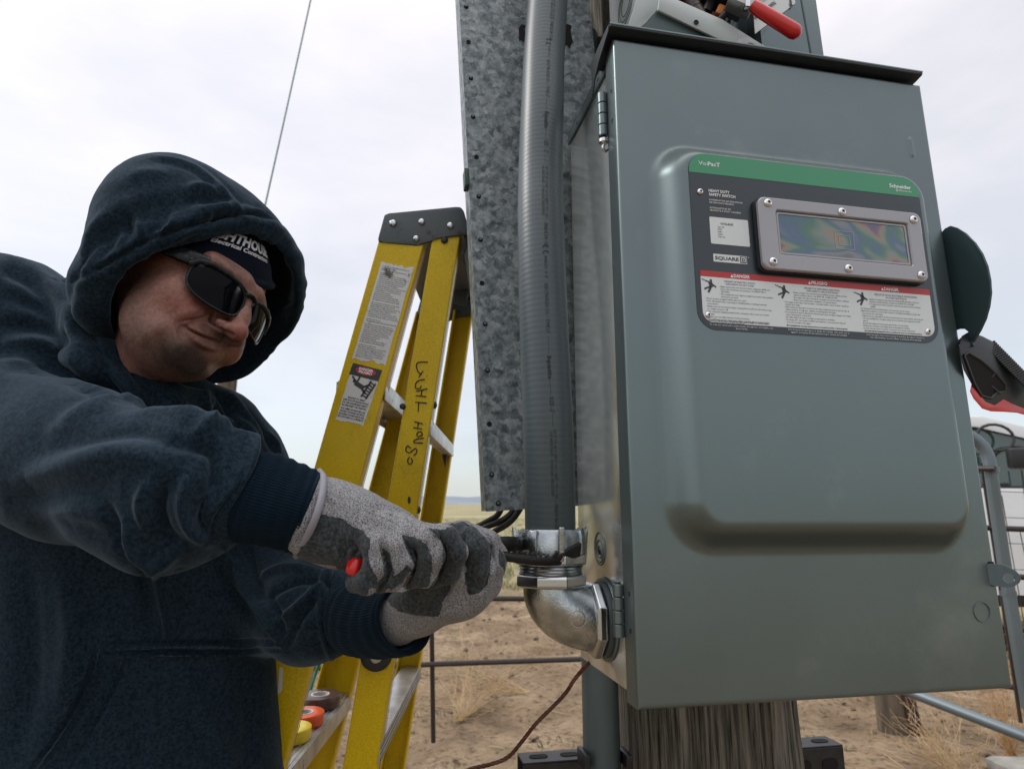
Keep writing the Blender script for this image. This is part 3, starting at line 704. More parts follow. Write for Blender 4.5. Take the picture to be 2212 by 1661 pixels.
for k in range(8):   # outward-flaring lugs
    a = R(-98 + k * 45 + 10); c, s = math.cos(a), math.sin(a); big = k % 2 == 0
    bm = BM(); w = .0030 if big else .0050
    prof = [(.0372, ZN - .002), (.0425, ZN - .001), (.0435, ZN + .020 * .80), (.0445, ZN + .034 * .80), (.0455, ZN + .044 * .80), (.0440, ZN + .0455 * .80), (.0405, ZN + .038 * .80), (.0372, ZN + .036 * .80)] if big else \
           [(.0372, ZN + .006), (.0420, ZN + .006), (.0425, ZN + .030 * .80), (.0410, ZN + .040 * .80), (.0375, ZN + .041 * .80)]
    p3 = [Vector((r * c + w * s, r * s - w * c, z)) for r, z in prof]; prism(bm, p3, (-2 * w * s, 2 * w * c, 0), .0009); obj('lug', bm, ZINC, nut, angle=50)
for k in range(7):
    a = R(-48 + k * 3.4); bm = BM(); c, s = math.cos(a), math.sin(a); box(bm, .036, .0402, -.0006, .0006, ZN + .026, ZN + .0350, .0003, 1, Matrix.Rotation(a, 4, 'Z')); obj('serration', bm, ZINC_S, nut)
# outlet hex, lock ring and gasket against the wall; axis along x at height EZ
AX = aim((XO - .006, 0, EZ), (1, 0, 0)); EXS = .86
bm = BM(); hexring(bm, AX, .0425, -.018, -.0045, .003, 8, ph=22); obj('outlet_hex', bm, ZINC_S, fit, smooth=False, bevel=.0012)
bm = BM(); lathe(bm, [(.030, -.0044), (.0405, -.0044), (.0415, -.002), (.0415, .001), (.030, .001)], AX, 48); obj('sealing_ring', bm, mat('seal_grey', (.05, .065, .07), .5), fit)
bm = BM(); lathe(bm, [(.030, .0011), (.0445, .0011), (.0455, .0035), (.030, .0055)], AX, 48); obj('sealing_washer', bm, PAINT, fit)
# cast mark on the elbow
mc = Vector((.021, -.0345, .072)); Mm = aim(mc, (-.18, -1, -.06)); bm = BM()
lathe(bm, [(.0078, -.004), (.0088, -.004), (.0088, .0007), (.0078, .0007)], Mm, 28, cap=False); 
write(bm, "T&B", lambda x, y: Mm @ Vector((-x, y, .0006)), 0, -.0022, .0046, .0122, 'c', .03)
obj('cast_mark', bm, ZINC_S, fit, smooth=False)

# ------------------------------------------------------------------ the safety switch
sw = thing('safety_switch', 'large grey enamelled safety switch box with green and black nameplate and window', 'switch box', BOXM)
WX, HZ = .426, .737
def sstep(t): t = np.clip(t, 0, 1); return t * t * t * (t * (6 * t - 15) + 10)
def sd_rr(x, z, x0, x1, z0, z1, r):
    qx = np.abs(x - (x0 + x1) / 2) - (x1 - x0) / 2 + r; qz = np.abs(z - (z0 + z1) / 2) - (z1 - z0) / 2 + r
    return np.hypot(np.maximum(qx, 0), np.maximum(qz, 0)) + np.minimum(np.maximum(qx, qz), 0) - r
def edge_axis(L, n):
    r = .004; a = [(0.0, .030), (0.0, .012), (0.0, r)]
    for t in (22, 45, 68): a.append((r - r * math.cos(R(t)), r - r * math.sin(R(t))))
    inner = [(x, 0.0) for x in np.linspace(r, L - r, n)]
    return a + inner + [(L - x, y) for x, y in a[::-1]]
ax, az = edge_axis(WX, 230), edge_axis(HZ, 380)
Xa, Ya = np.array([p[0] for p in ax]), np.array([p[1] for p in ax]); Za, Yb = np.array([p[0] for p in az]), np.array([p[1] for p in az])
GX, GZ = np.meshgrid(Xa, Za); GY = np.maximum(Ya[None, :] + 0 * GZ, Yb[:, None] + 0 * GX)
d_ = sd_rr(GX, GZ, .0310, .4030, .139, .608, .056)
GY = GY - .030 * sstep(-d_ / .037)
d2 = sd_rr(GX, GZ, .3935, .3990, .627, .655, .0027); GY = GY - .0022 * sstep(-d2 / .0025 + .3) * (np.abs(GX - .396) < .01)
idx = np.arange(GX.size).reshape(GX.shape)
Fq = np.stack([idx[:-1, :-1].ravel(), idx[:-1, 1:].ravel(), idx[1:, 1:].ravel(), idx[1:, :-1].ravel()], 1)
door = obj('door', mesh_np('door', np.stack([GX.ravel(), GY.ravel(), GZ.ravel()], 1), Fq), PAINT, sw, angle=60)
bm = BM(); tm = aim((.400, -.0002, .0789), (0, -1, 0)); lathe(bm, [(.0092, -.001), (.0098, .0010), (.0108, .0010), (.0114, -.001)], tm, 36, cap=False); obj('knockout_ring', bm, PAINT, door)
# enclosure body
bm = BM(); box(bm, .009, .417, .0301, .215, .004, .744, .002); obj('enclosure', bm, PAINT_SIDE_LIT, sw, angle=40)
bm = BM(); prism(bm, [(.0058, .028, .7445), (.0058, .2168, .7480), (.0058, .2168, .7335), (.0058, .028, .7290)], (.003, 0, 0), .0006); prism(bm, [(.0062, .02, .7458), (.0062, .2168, .7487), (.420, .2168, .7487), (.420, .02, .7458)], (0, 0, .0016)); obj('top_cap', bm, PAINT, sw)
for y in (.075, .17): bm = BM(); lathe(bm, [(.003, 0), (.003, .0008), (.001, .0012)], aim((.0057, y, .740), (-1, 0, 0)), 14); obj('rivet', bm, PAINT, sw)
# rain hood
bm = BM(); prism(bm, [(-.0075, .060, .7390), (-.0075, .060, .7490), (-.0075, -.0070, .7490), (-.0075, -.0095, .7475), (-.0075, -.0095, .7445), (-.0075, -.0080, .7440), (-.0075, .002, .7420), (-.0075, .030, .7400)], (.4285, 0, 0), .0008)
obj('rain_hood', bm, BLACKSTEEL, sw)
bm = BM(); prism(bm, [(-.0086, -.0080, .7485), (-.0086, .058, .7480), (-.0086, .058, .700), (-.0086, .047, .716), (-.0086, .03, .728), (-.0086, -.004, .7405)], (.0014, 0, 0)); obj('rain_hood_lip', bm, BLACKSTEEL, sw)
bm = BM(); box(bm, -.0078, .4212, -.0101, -.0090, .7468, .7490, .0005); obj('hood_edge', bm, PAINT, sw)
# hinges
def hinge(z0, z1, bolt):
    h = None; n = 4; L = (z1 - z0) / n
    for i in range(n):
        bm = BM(); lathe(bm, [(.001, z0 + i * L), (.0052, z0 + i * L), (.0058, z0 + i * L + .0006), (.0058, z0 + (i + 1) * L - .0014), (.0052, z0 + (i + 1) * L - .0008), (.001, z0 + (i + 1) * L - .0008)], Matrix.Translation((-.0045, .0335, 0)), 24)
        o = obj('hinge' if i == 0 else 'knuckle', bm, PAINT, sw if i == 0 else h)
        if i == 0: h = o
    bm = BM(); lathe(bm, [(.0030, z0 - .0005), (.0030, z1 + .001)], Matrix.Translation((-.0045, .0335, 0)), 16); obj('hinge_pin', bm, DARKTRIM, h)
    if bolt:
        bm = BM(); lathe(bm, [(.004, z0 - .010), (.0058, z0 - .008), (.0058, z0 - .004), (.0035, z0 - .001)], Matrix.Translation((-.0042, .034, 0)), 20)
        tube(bm, [Vector(p) for p in spline([(-.0042, .033, z0 - .009), (-.005, .034, z0 - .015), (-.001, .036, z0 - .018), (.004, .037, z0 - .012), (.006, .036, z0 - .004)], 5)], .0017, 10); obj('hinge_bolt', bm, CHROME, h)
    return h
hinge(.627, .686, True); hinge(.060, .1125, False)
for z in (.675, .636, .104, .069): bm = BM(); lathe(bm, [(.0022, -.001), (.0024, .0003), (.0014, .0003), (.0012, -.001)], aim((0, .014, z), (-1, 0, 0)), 14); obj('flange_hole', bm, HOLE, sw)
# knockouts on the left wall
for r, dz, dy in ((.0195, 0, 0), (.0135, -.003, .001), (.0075, -.004, .001)):
    bm = BM(); lathe(bm, [(r - .0016, -.001), (r - .0010, .0011), (r, .0011), (r + .0006, -.001)], aim((.0088, .126 + dy, .1430 + dz), (-1, 0, 0)), 36, cap=False); obj('knockout', bm, mat('knockout_rim', (.12, .15, .15), .4), sw)
bm = BM(); lathe(bm, [(.0035, 0), (.003, .001)], aim((.0086, .1265, .139), (-1, 0, 0)), 20); obj('knockout', bm, HOLE, sw)
# padlock hasp at the lower right
bm = BM(); box(bm, .4175, .4245, -.0012, .003, .105, .1315, .0008); obj('hasp_slot', bm, HOLE, sw)
bm = BM(); out = [(.4195, .006, .1300), (.4200, -.012, .1290), (.4200, -.022, .1230), (.4200, -.0255, .1175), (.4200, -.024, .1110), (.4200, -.018, .1062), (.4200, -.009, .1050), (.4200, .006, .1065)]
c0 = Vector((.4200, -.0150, .1150)); ro = []
N = 24
outer = []
for i in range(N):
    a = 2 * math.pi * i / N; d = Vector((0, math.cos(a), math.sin(a)))
    best = None
    for k in range(len(out)):
        p, q = Vector(out[k]), Vector(out[(k + 1) % len(out)]); 
        den = d.y * (q.z - p.z) - d.z * (q.y - p.y)
        if abs(den) < 1e-9: continue
        t = ((p.y - c0.y) * (q.z - p.z) - (p.z - c0.z) * (q.y - p.y)) / den; s = ((p.y - c0.y) * d.z - (p.z - c0.z) * d.y) / den
        if t > 0 and -1e-6 <= s <= 1 + 1e-6 and (best is None or t < best): best = t
    outer.append(c0 + d * best)
inner = [c0 + Vector((0, math.cos(2 * math.pi * i / N), math.sin(2 * math.pi * i / N))) * .0052 for i in range(N)]
Hm = Matrix.Translation((0.0052, 0, 0)) @ Matrix.Translation(c0) @ Matrix.Rotation(R(32), 4, 'Z') @ Matrix.Translation(-c0)
A = [[bm.verts.new(Hm @ (p + Vector((dx, 0, 0)))) for p in ring] for ring in (outer, inner) for dx in (0, .0022)]
for i in range(N):
    j = (i + 1) % N
    bm.faces.new((A[0][i], A[0][j], A[2][j], A[2][i])); bm.faces.new((A[1][i], A[3][i], A[3][j], A[1][j])); bm.faces.new((A[0][i], A[1][i], A[1][j], A[0][j])); bm.faces.new((A[2][i], A[2][j], A[3][j], A[3][i]))
obj('padlock_hasp', bm, PIPE, sw, angle=30)

# nameplate ------------------------------------------------------
PY = -.0306
def NP(x, z, y=PY): return Vector((x, y, z))
def npoly(name, pts, m, y, parent, th=.0004):
    bm = BM(); prism(bm, [NP(a, b, y) for a, b in pts], (0, th, 0)); return obj(name, bm, m, parent, smooth=False)
NAVY = mat('plate_black', (.012, .022, .028), .28, coat=.3, coat_rough=.2, grain=.04); GREEN = mat('plate_green', (.035, .26, .125), .32, coat=.2); PRED = mat('plate_red', (.42, .025, .025), .35); PWHITE = mat('plate_white', (.62, .66, .67), .35)
INK = mat('white_ink', (.75, .77, .77), .4); INKD = mat('dark_ink', (.03, .035, .04), .5)
plate_pts = rrect(.0695, .3655, .3710, .5760, .0215, 8)
plate = npoly('nameplate', plate_pts, NAVY, PY, sw, .0010)
gp = [(a, b) for a, b in rrect(.0699, .3651, .40, .5756, .0212, 8) if b > .5516]; gp = [(.3651, .5516)] + gp + [(.0699, .5516)]
gp = [(.3651, .5516)] + [p for p in rrect(.0699, .3651, .5300, .5756, .0212, 8) if p[1] > .5517] + [(.0699, .5516)]
npoly('green_band', gp, GREEN, PY - .0003, plate, .0002)
npoly('red_band', [(.0755, .4300), (.3602, .4285), (.3602, .4358), (.0755, .4366)], PRED, PY - .0003, plate, .0002)
wp = [p for p in rrect(.0755, .3600, .3790, .47, .012, 8) if p[1] < .42]; wp = wp + [(.3600, .4284), (.0755, .4299)]
npoly('warning_panel', wp, PWHITE, PY - .0003, plate, .0002)
npoly('rating_label', rrect(.0904, .1366, .4684, .4999, .0015, 3), PWHITE, PY - .0004, plate, .0003)
npoly('brand_panel', rrect(.0920, .1315, .4478, .4568, .0003, 2), PWHITE, PY - .0003, plate, .0002)
wt = BM(); dk = BM(); rd = BM()
fw = lambda x, y: NP(x, y, PY - .00055)
fd_ = lambda x, y: NP(x, y, PY - .0007)
a = text_geo('Visi'); b = text_geo('PacT', .015)
write(wt, 'Visi', fw, .0818, .5615, .0050, .0108); write(wt, 'PacT', fw, .0932, .5615, .0050, .0146, bold=.02)
write(wt, 'Schneider', fw, .3254, .5608, .0048, .0296, bold=.03); write(wt, 'Electric', fw, .3385, .5567, .0026, .0168)
write(wt, 'O', fw, .3335, .5562, .0034, .0034, bold=.03)
write(wt, 'HEAVY DUTY', fw, .0918, .5296, .0034, .0250, bold=.025); write(wt, 'SAFETY SWITCH', fw, .0918, .5250, .0034, .0318, bold=.025)
write(wt, 'INTERRUPTOR DE SEGURIDAD', fw, .0918, .5192, .0019, .0400); write(wt, 'DE SERVICIO PESADO', fw, .0918, .5162, .0019, .0292)
write(wt, 'INTERRUPTEUR DE', fw, .0918, .5098, .0019, .0250); write(wt, 'SÉCURITÉ À FORT CALIBRE', fw, .0918, .5068, .0019, .0368)
write(wt, '\u2122', fw, .1325, .4545, .0016) 
write(dk, 'VH364NR', fd_, .1029, .4912, .0030, .0154)
for i, s in enumerate(('Type 3R', '200A', '600V~', '600V=', '15241411')): write(dk, s, fd_, .0992, .4878 - i * .0029, .0017)
write(dk, 'SQUARE', fd_, .0938, .4504, .0040, .0280, bold=.02)
npoly('square_mark', [(.1235, .4487), (.1308, .4487), (.1308, .4560), (.1235, .4560)], INKD, PY - .0006, plate, .0001)
npoly('square_mark', [(.1245, .4496), (.1288, .4496), (.1299, .4506), (.1299, .4541), (.1288, .4551), (.1245, .4551)], PWHITE, PY - .0008, plate, .0001)
bm = BM(); write(bm, 'D', lambda x, y: NP(x, y, PY - .0010), .1254, .4504, .0038, .0036, bold=.05); obj('square_mark', bm, INKD, plate, smooth=False)
for s, x, xt in (('DANGER', .1142, .1112), ('PELIGRO', .2076, .2046), ('DANGER', .2998, .2968)):
    zz = .4312 - (x - .11) * .006
    write(wt, s, fw, x, zz, .0038, .0190 if s != 'PELIGRO' else .0200, bold=.025)
    wt.faces.new([wt.verts.new(fw(xt - .0010 + a_, zz - .0002 + b_)) for a_, b_ in ((0, 0), (.0036, 0), (.0018, .0036))])
def para(bm_, lines, x, z, lh, h, cs=None, fn=fd_, bold=0):
    for i, s in enumerate(lines):
        write(bm_, s, fn, x + (0 if cs is None else cs[i]), z - i * lh, h, bold=bold, res=1)
LH = .00286; TH_ = .0016
write(dk, 'HAZARD OF ELECTRIC SHOCK,', fd_, .1210, .4252, .0019, .0370, 'c'); write(dk, 'EXPLOSION OR ARC FLASH.', fd_, .1210, .4222, .0019, .0330, 'c')
write(dk, 'PELIGRO DE DESCARGA ELÉCTRICA,', fd_, .2206, .4246, .0019, .0440, 'c'); write(dk, 'EXPLOSIÓN O ARCO ELÉCTRICO', fd_, .2206, .4216, .0019, .0390, 'c')
write(dk, "RISQUE DE CHOC ÉLECTRIQUE, D'EXPLOSION", fd_, .3140, .4236, .0019, .0550, 'c'); write(dk, "OU D'ARC ÉLECTRIQUE", fd_, .3140, .4206, .0019, .0270, 'c')
def wl_(lines, x, z, wmax):
    for i, (s, ind, w) in enumerate(lines): write(dk, s, fd_, x + ind, z - i * LH, TH_, w * wmax, res=1, bold=.006)
wl_([("• Apply appropriate personal protective equipment (PPE) and", .0165, .78), ("follow safe electrical work practices. See NFPA 70E or", .018, .70), ("CSA Z462.", .018, .14), ("• This equipment must only be installed and serviced by qualified", .0165, .82), ("electrical personnel.", .018, .26),
     ("• Never operate energized switch with door open.", 0, .62), ("• Turn off switch before removing or installing fuses or making load side", 0, .93), ("connections.", .0015, .17), ("• Always use a proper rated voltage sensing device at all line and load fuse clips", 0, 1.0), ("to confirm power is off.", .0015, .31),
     ("• Turn off power supplying switch before doing any other work on or inside", 0, .95), ("switch.", .0015, .1), ("not use renewable link fuses in fused switches.", .005, .58), ("• Window must be intact and installed correctly, when provided, before", .0055, .88), ("power is turned on to this equipment.", .007, .47)], .0795, .4190, .0765)
wl_([("• Aplique el equipo de protección personal (PPE) apropiado y siga las prácticas", .0115, .83), ("seguras de trabajo eléctrico. Ver NFPA 70E o NOM-029-STPS.", .013, .66), ("• Este equipo solo debe ser instalado y reparado por personal eléctrico calificado", .0115, .85), ("• Nunca opere un interruptor energizado con la puerta abierta.", .0115, .66),
     ("• Desenergice el interruptor antes de quitar o de instalar fusibles o antes de hacer conexiones", 0, .98), ("del lado de la carga.", .0015, .22), ("• Utilice siempre un dispositivo de detección de voltaje nominal adecuado en todos los clips de", 0, .98), ("fusibles de línea y de carga para confirmar la desenergización del equipo.", .0015, .76), ("• Desconecte las fuentes de alimentación del interruptor antes de realizar cualquier otro trabajo", 0, 1.0),
     ("dentro del interruptor o fuera de él.", .0015, .37), ("• No utilice fusibles de enlace renovables en interruptores con fusibles.", 0, .75), ("• La ventana debe estar intacta e instalada correctamente, si se proporciona, antes de", 0, .90), ("conectar la energía a este equipo.", .0015, .36)], .1715, .4186, .0815)
wl_([("• Appliquer un équipement de protection individuelle (ÉPI) approprié et suivre les", .0115, .82), ("pratiques de travail électriques sécuritaires. Voir NFPA 70E ou CSA Z462", .013, .72), ("• Cet équipement ne doit être installé et entretenu que par du personnel électrique", .0115, .84), ("qualifié.", .013, .09),
     ("• Ne faites jamais fonctionner l'interrupteur sous tension avec la porte ouverte.", 0, .80), ("• Mettez l'interrupteur hors tension avant d'enlever ou d'installer des fusibles ou de faire des", 0, .96), ("raccordements sur le côté charge.", .0015, .33), ("• Utilisez toujours un dispositif de détection de tension ayant une valeur nominale appropriée sur", 0, 1.0), ("tous les porte-fusibles du côté ligne et charge pour vous assurer que l'équipement est hors", .0015, .93), ("tension.", .0015, .08),
     ("• Coupez l'alimentation de l'interrupteur avant d'y faire tout autre travail.", 0, .74), ("• N'utilisez pas de fusibles renouvelables dans les interrupteurs à fusibles.", 0, .76), ("• La fenêtre doit être intacte et installée correctement, le cas échéant, avant la mise", 0, .84), ("sous tension de cet équipement.", .0015, .33)], .2660, .4176, .0800)
write(dk, 'Failure to follow these instructions will result in death or serious injury.', fd_, .0815, .3806, .0017, .0700, bold=.03, res=1)
write(dk, 'El incumplimiento de estas instrucciones provocará la muerte o lesiones graves.', fd_, .1725, .3806, .0017, .0745, bold=.03, res=1)
write(dk, 'Le non-respect de ces instructions entraînera la mort ou des blessures graves.', fd_, .2690, .3803, .0017, .0730, bold=.03, res=1)
write(wt, 'To lock out switch, place padlock hasp through hole in lockplate and', fw, .1190, .3760, .0017, .0730, 'c', res=1); write(wt, 'above handle.', fw, .1190, .3732, .0017, .0140, 'c', res=1)
write(wt, 'Para bloquear el interruptor, la aldaba del candado debe pasar por el', fw, .2110, .3760, .0017, .0740, 'c', res=1); write(wt, 'agujero en la placa de inmovilización y por encima de la manija', fw, .2110, .3732, .0017, .0680, 'c', res=1)
write(wt, 'Pour verrouiller l\'interrupteur, placer le moraillon du cadenas à travers le', fw, .3070, .3758, .0017, .0740, 'c', res=1); write(wt, 'trou dans la plaque de verrouillage et au-dessus de la manette.', fw, .3070, .3730, .0017, .0660, 'c', res=1)
# falling-figure pictograms
for x, z in ((.0762, .4272), (.1628, .4268), (.2600, .4256)):
    def L2(a, b, w):
        a, b = Vector((a[0], a[1])), Vector((b[0], b[1])); d = (b - a).normalized(); n = Vector((-d.y, d.x)) * w
        dk.faces.new([dk.verts.new(fd_(x + p.x * .0168, z - p.y * .0150)) for p in (a + n, b + n, b - n, a - n)])
    for s in (((.0, .0), (.13, .10), .022), ((.13, .03), (.25, .13), .022), ((.25, .13), (.55, .22), .04), ((.50, .22), (.98, .58), .05), ((.58, .20), (.66, .58), .13), ((.60, .55), (.16, .76), .06), ((.64, .55), (.42, 1.0), .07)): L2(*s)
    dk.faces.new([dk.verts.new(fd_(x + (.64 + .085 * math.cos(R(t))) * .0168, z - (.09 + .09 * math.sin(R(t))) * .0150)) for t in range(0, 360, 40)])
obj('white_lettering', wt, INK, plate, smooth=False); obj('dark_lettering', dk, INKD, plate, smooth=False); rd.free()
def screw(p, d, r, par, name='screw', torx=True):
    M = aim(p, d); bm = BM(); lathe(bm, [(r, 0), (r, .0006), (r * .92, .0014), (r * .7, .0023), (r * .4, .0027), (r * .05, .0028)], M, 24); o = obj(name, bm, CHROME, par, angle=60)
    bm = BM(); pts = []
    for k in range(12): rr = r * (.46 if k % 2 == 0 else .26); pts.append(M @ Vector((rr * math.cos(R(k * 30)), rr * math.sin(R(k * 30)), .00275)))
    prism(bm, pts, M.to_3x3() @ Vector((0, 0, .0003))); obj('socket', bm, HOLE, o, smooth=False); return o
for x, z in ((.0815, .5285), (.0813, .3868), (.3501, .3845)): screw((x, PY, z), (0, -1, 0), .0036, plate)

# window -----------------------------------------------------------
CLEARP = mat('clear_polycarbonate', (.30, .305, .33), .14, spec=.6, bump=.12, bscale=420, bdist=.0006, coat=.6, coat_rough=.06, alpha=1)
win = None
x0, x1, z0, z1 = .1445, .3520, .4403, .5250
def frame_ring(bm, o, i, y0, y1):
    """ring between outer outline o and inner outline i from y0 (front) to y1"""
    n = len(o); A = [[bm.verts.new(Vector((p[0], y, p[1]))) for p in L] for L, y in ((o, y0), (i, y0), (i, y1), (o, y1))]
    for k in range(n):
        j = (k + 1) % n
        for a in range(4): bm.faces.new((A[a][k], A[a][j], A[(a + 1) % 4][j], A[(a + 1) % 4][k]))
bm = BM(); frame_ring(bm, rrect(x0 - .0012, x1 + .0012, z0 - .0012, z1 + .0012, .008), rrect(x0 + .014, x1 - .014, z0 + .012, z1 - .012, .004), -.0345, -.0310); gask = obj('window_gasket', bm, RUBBER, sw, smooth=False)
bm = BM(); frame_ring(bm, rrect(x0, x1, z0, z1, .0085, 6), rrect(.1655, .3335, .4585, .5105, .0030, 6), -.0412, -.0346); win = obj('window_frame', bm, CLEARP, sw, smooth=True, angle=30, bevel=.0016)
RB_ = bpy.data.materials.new('stressed_polycarbonate'); RB_.use_nodes = True; nt = RB_.node_tree; n, l = nt.nodes, nt.links
b = n['Principled BSDF']; b.inputs['Roughness'].default_value = .08; b.inputs['Coat Weight'].default_value = 1; b.inputs['Coat Roughness'].default_value = .03
t = n.new('ShaderNodeTexCoord'); mp = n.new('ShaderNodeMapping'); mp.inputs['Scale'].default_value = (9, 9, 16); l.new(t.outputs['Object'], mp.inputs[0])
a = n.new('ShaderNodeTexNoise'); a.inputs['Scale'].default_value = 1.0; a.inputs['Detail'].default_value = 1.5; a.inputs['Distortion'].default_value = 1.2; l.new(mp.outputs[0], a.inputs['Vector'])
r = n.new('ShaderNodeValToRGB'); l.new(a.outputs['Fac'], r.inputs[0]); e = r.color_ramp.elements
e[0].position = .22; e[0].color = (.028, .033, .038, 1); e[1].position = .80; e[1].color = (.05, .07, .075, 1)
for p_, c_ in ((.33, (.16, .18, .19)), (.39, (.03, .09, .18)), (.44, (.03, .13, .08)), (.48, (.15, .19, .17)), (.52, (.24, .17, .09)), (.555, (.15, .06, .13)), (.60, (.05, .06, .15)), (.66, (.06, .12, .08))): k = e.new(p_); k.color = (*c_, 1)
l.new(r.outputs[0], b.inputs['Base Color'])
bm = BM(); prism(bm, [Vector((p[0], -.0380, p[1])) for p in rrect(.1653, .3337, .4583, .5107, .003, 4)], (0, .0018, 0)); pane = obj('window_pane', bm, RB_, sw, smooth=False)
bm = BM(); frame_ring(bm, rrect(.1668, .3322, .4598, .5092, .0022, 4), rrect(.1688, .3302, .4618, .5072, .0022, 4), -.0388, -.0379)
frame_ring(bm, [(.238, .472), (.262, .472), (.262, .494), (.238, .494)], [(.2386, .4726), (.2614, .4726), (.2614, .4934), (.2386, .4934)], -.0384, -.0379)
frame_ring(bm, [(.243, .477), (.257, .477), (.257, .489), (.243, .489)], [(.2436, .4776), (.2564, .4776), (.2564, .4884), (.2436, .4884)], -.0384, -.0379)
obj('moulded_lines', bm, CLEARP, pane, smooth=False)
for x, z in ((.1560, .5175), (.2480, .5160), (.3415, .5155), (.1560, .4485), (.2480, .4480), (.3415, .4475)): screw((x, -.0414, z), (0, -1, 0), .0048, win)

# operating handle on the right ---------------------------------------
HPX = .4300
outl = [(2033, 505), (2040, 494), (2052, 488), (2066, 492), (2085, 504), (2104, 524), (2120, 548), (2131, 575), (2138, 605), (2139, 632), (2136, 662), (2128, 688), (2116, 714), (2100, 742), (2092, 740), (2096, 728), (2093, 716), (2084, 709), (2070, 709), (2055, 716)]
hp = [SX(u, v, HPX) for u, v in outl]; hp = [Vector((HPX, p.y, p.z)) for p in hp]
hp.append(Vector((HPX, .06, hp[-1].z))); hp.append(Vector((HPX, .06, hp[0].z)))
PLATEM = mat('dark_lever_steel', (.035, .065, .07), .45, metal=.2, bump=.08, bscale=500)
bm = BM(); prism(bm, hp, (.0030, 0, 0), .0008); lev = obj('operating_lever', bm, PLATEM, sw)
bm = BM(); box(bm, .418, HPX + .012, .06, .19, .42, .51, .004); obj('switch_mechanism', bm, PAINT, sw)
bm = BM(); prism(bm, [Vector(SX(u, v, HPX - .0005)) for u, v in ((2076, 728), (2100, 738), (2104, 748), (2085, 750), (2060, 742))], (.003, 0, 0), .001); obj('lever_root', bm, PLATEM, sw)
def GP(u, v, d): return BD(u, v, d)
GM = mat('grip_black', (.016, .018, .020), .38, bump=.2, bscale=260, bdist=.0006)
# side outline of the grip (picture points), its near face at depth dn
dn = .752; th = (GP(2234, 806, .752) - GP(2212, 838, .752)) + Vector((0, .010, 0))
go = [(2070, 752), (2088, 741), (2118, 752), (2142, 764), (2180, 800), (2215, 838), (2260, 884), (2258, 905), (2218, 893), (2190, 880), (2168, 868), (2150, 880), (2128, 873), (2108, 850), (2080, 800)]
near = [GP(u, v, dn + .0002 * (u - 2150)) for u, v in go]
gi = [(2082, 768), (2092, 762), (2118, 778), (2150, 806), (2172, 832), (2170, 845), (2152, 848), (2141, 860), (2120, 855), (2104, 828)]
ctr = GP(2125, 812, dn)
near_i = [GP(u, v, dn + .0002 * (u - 2150)) for u, v in gi]
bm = BM()
# shell: outer wall, with an inner recess; the recess floor lies deep inside
prism(bm, near, th, 0)
shell = obj('grip', bm, GM, sw, bevel=.0022, angle=40)
bm = BM(); tn = (GP(2125, 812, dn - .01) - ctr)
frame = []
for k in range(len(near_i)): pass
prism(bm, [p + tn * .04 for p in near_i], tn * .02); obj('grip_recess', bm, HOLE, shell, smooth=False)
for a_, b_2, w in (((2083, 800), (2128, 795), 2), ((2128, 795), (2112, 858), 2), ((2128, 795), (2108, 772), 2), ((2120, 838), (2150, 806), 2.5), ((2097, 822), (2128, 795), 2), ((2128, 822), (2160, 850), 2.5)):
    A_, B_ = GP(*a_, dn - .0012), GP(*b_2, dn - .0012); bm = BM(); tube(bm, [A_, B_], w * dn / FPX * .8, 6); obj('grip_rib', bm, GM, shell)
bm = BM(); rimp = near_i + [near_i[0]]; tube(bm, [p + tn * .06 for p in rimp], .0016, 8, cap=False); obj('grip_rim', bm, GM, shell)
# knurl: small raised diamonds on the top face
topd = (GP(2245, 868, dn) - GP(2142, 764, dn)); tnrm = th.normalized()
knb = BM(); upv = topd.cross(th).normalized(); upv = upv if upv.z > 0 else -upv
for i in range(26):
    for j in range(9):
        p = GP(2142, 764, dn) + topd * ((i + (.5 if j % 2 else 0)) / 26) + th * ((j + .5) / 9.0)
        bmesh.ops.create_icosphere(knb, subdivisions=1, radius=.0017, matrix=Matrix.Translation(p + upv * .0002))
kn = obj('knurling', knb, GM, shell); kn['kind'] = 'stuff'
bm = BM(); txd = (GP(2142, 764, dn) - GP(2100, 744, dn)); tl = txd.length; txd.normalize()
write(bm, 'OFF', lambda x, y: GP(2104, 745, dn) + txd * x + th.normalized() * (.008 + y) + upv * .0012, .0, .0, .0090, .0190, slant=0); obj('off_mark', bm, mat('off_ink', (.004, .004, .004), .8), shell, smooth=False)
red = [(2080, 800), (2092, 822), (2108, 848), (2128, 872), (2150, 880), (2168, 868), (2190, 878), (2216, 878), (2206, 886), (2192, 893), (2160, 892), (2128, 888), (2118, 882), (2100, 862), (2086, 838), (2076, 812)]
red = [(2100, 842), (2108, 848), (2128, 871), (2148, 879), (2167, 866), (2190, 877), (2230, 893), (2222, 900), (2196, 893), (2168, 891), (2140, 890), (2121, 884), (2102, 862), (2094, 846)]
bm = BM(); tnn = tn.normalized(); prism(bm, [GP(u, v, dn - .001 + .0002 * (u - 2150)) for u, v in red], th * .98, 0); obj('red_trim', bm, REDPL, shell, bevel=.0015, angle=40)
# ------------------------------------------------------------------ open enclosure above the switch
ub = thing('open_enclosure', 'open grey metering enclosure above the switch showing red parts and cables', 'enclosure', BOXM @ Matrix.Translation((0, 0, .75)))
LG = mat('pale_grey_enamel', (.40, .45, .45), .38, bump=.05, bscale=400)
def ubp(u, v, y): return BX(u, v, y)
def slab(name, pts, th, m, par=ub, bev=.0008):
    bm = BM(); prism(bm, pts, th, bev); return obj(name, bm, m, par, space='world') 
def wpts(L): return [W(*q) for q in L]
def wv(v): return BOXM.to_3x3() @ Vector(v)
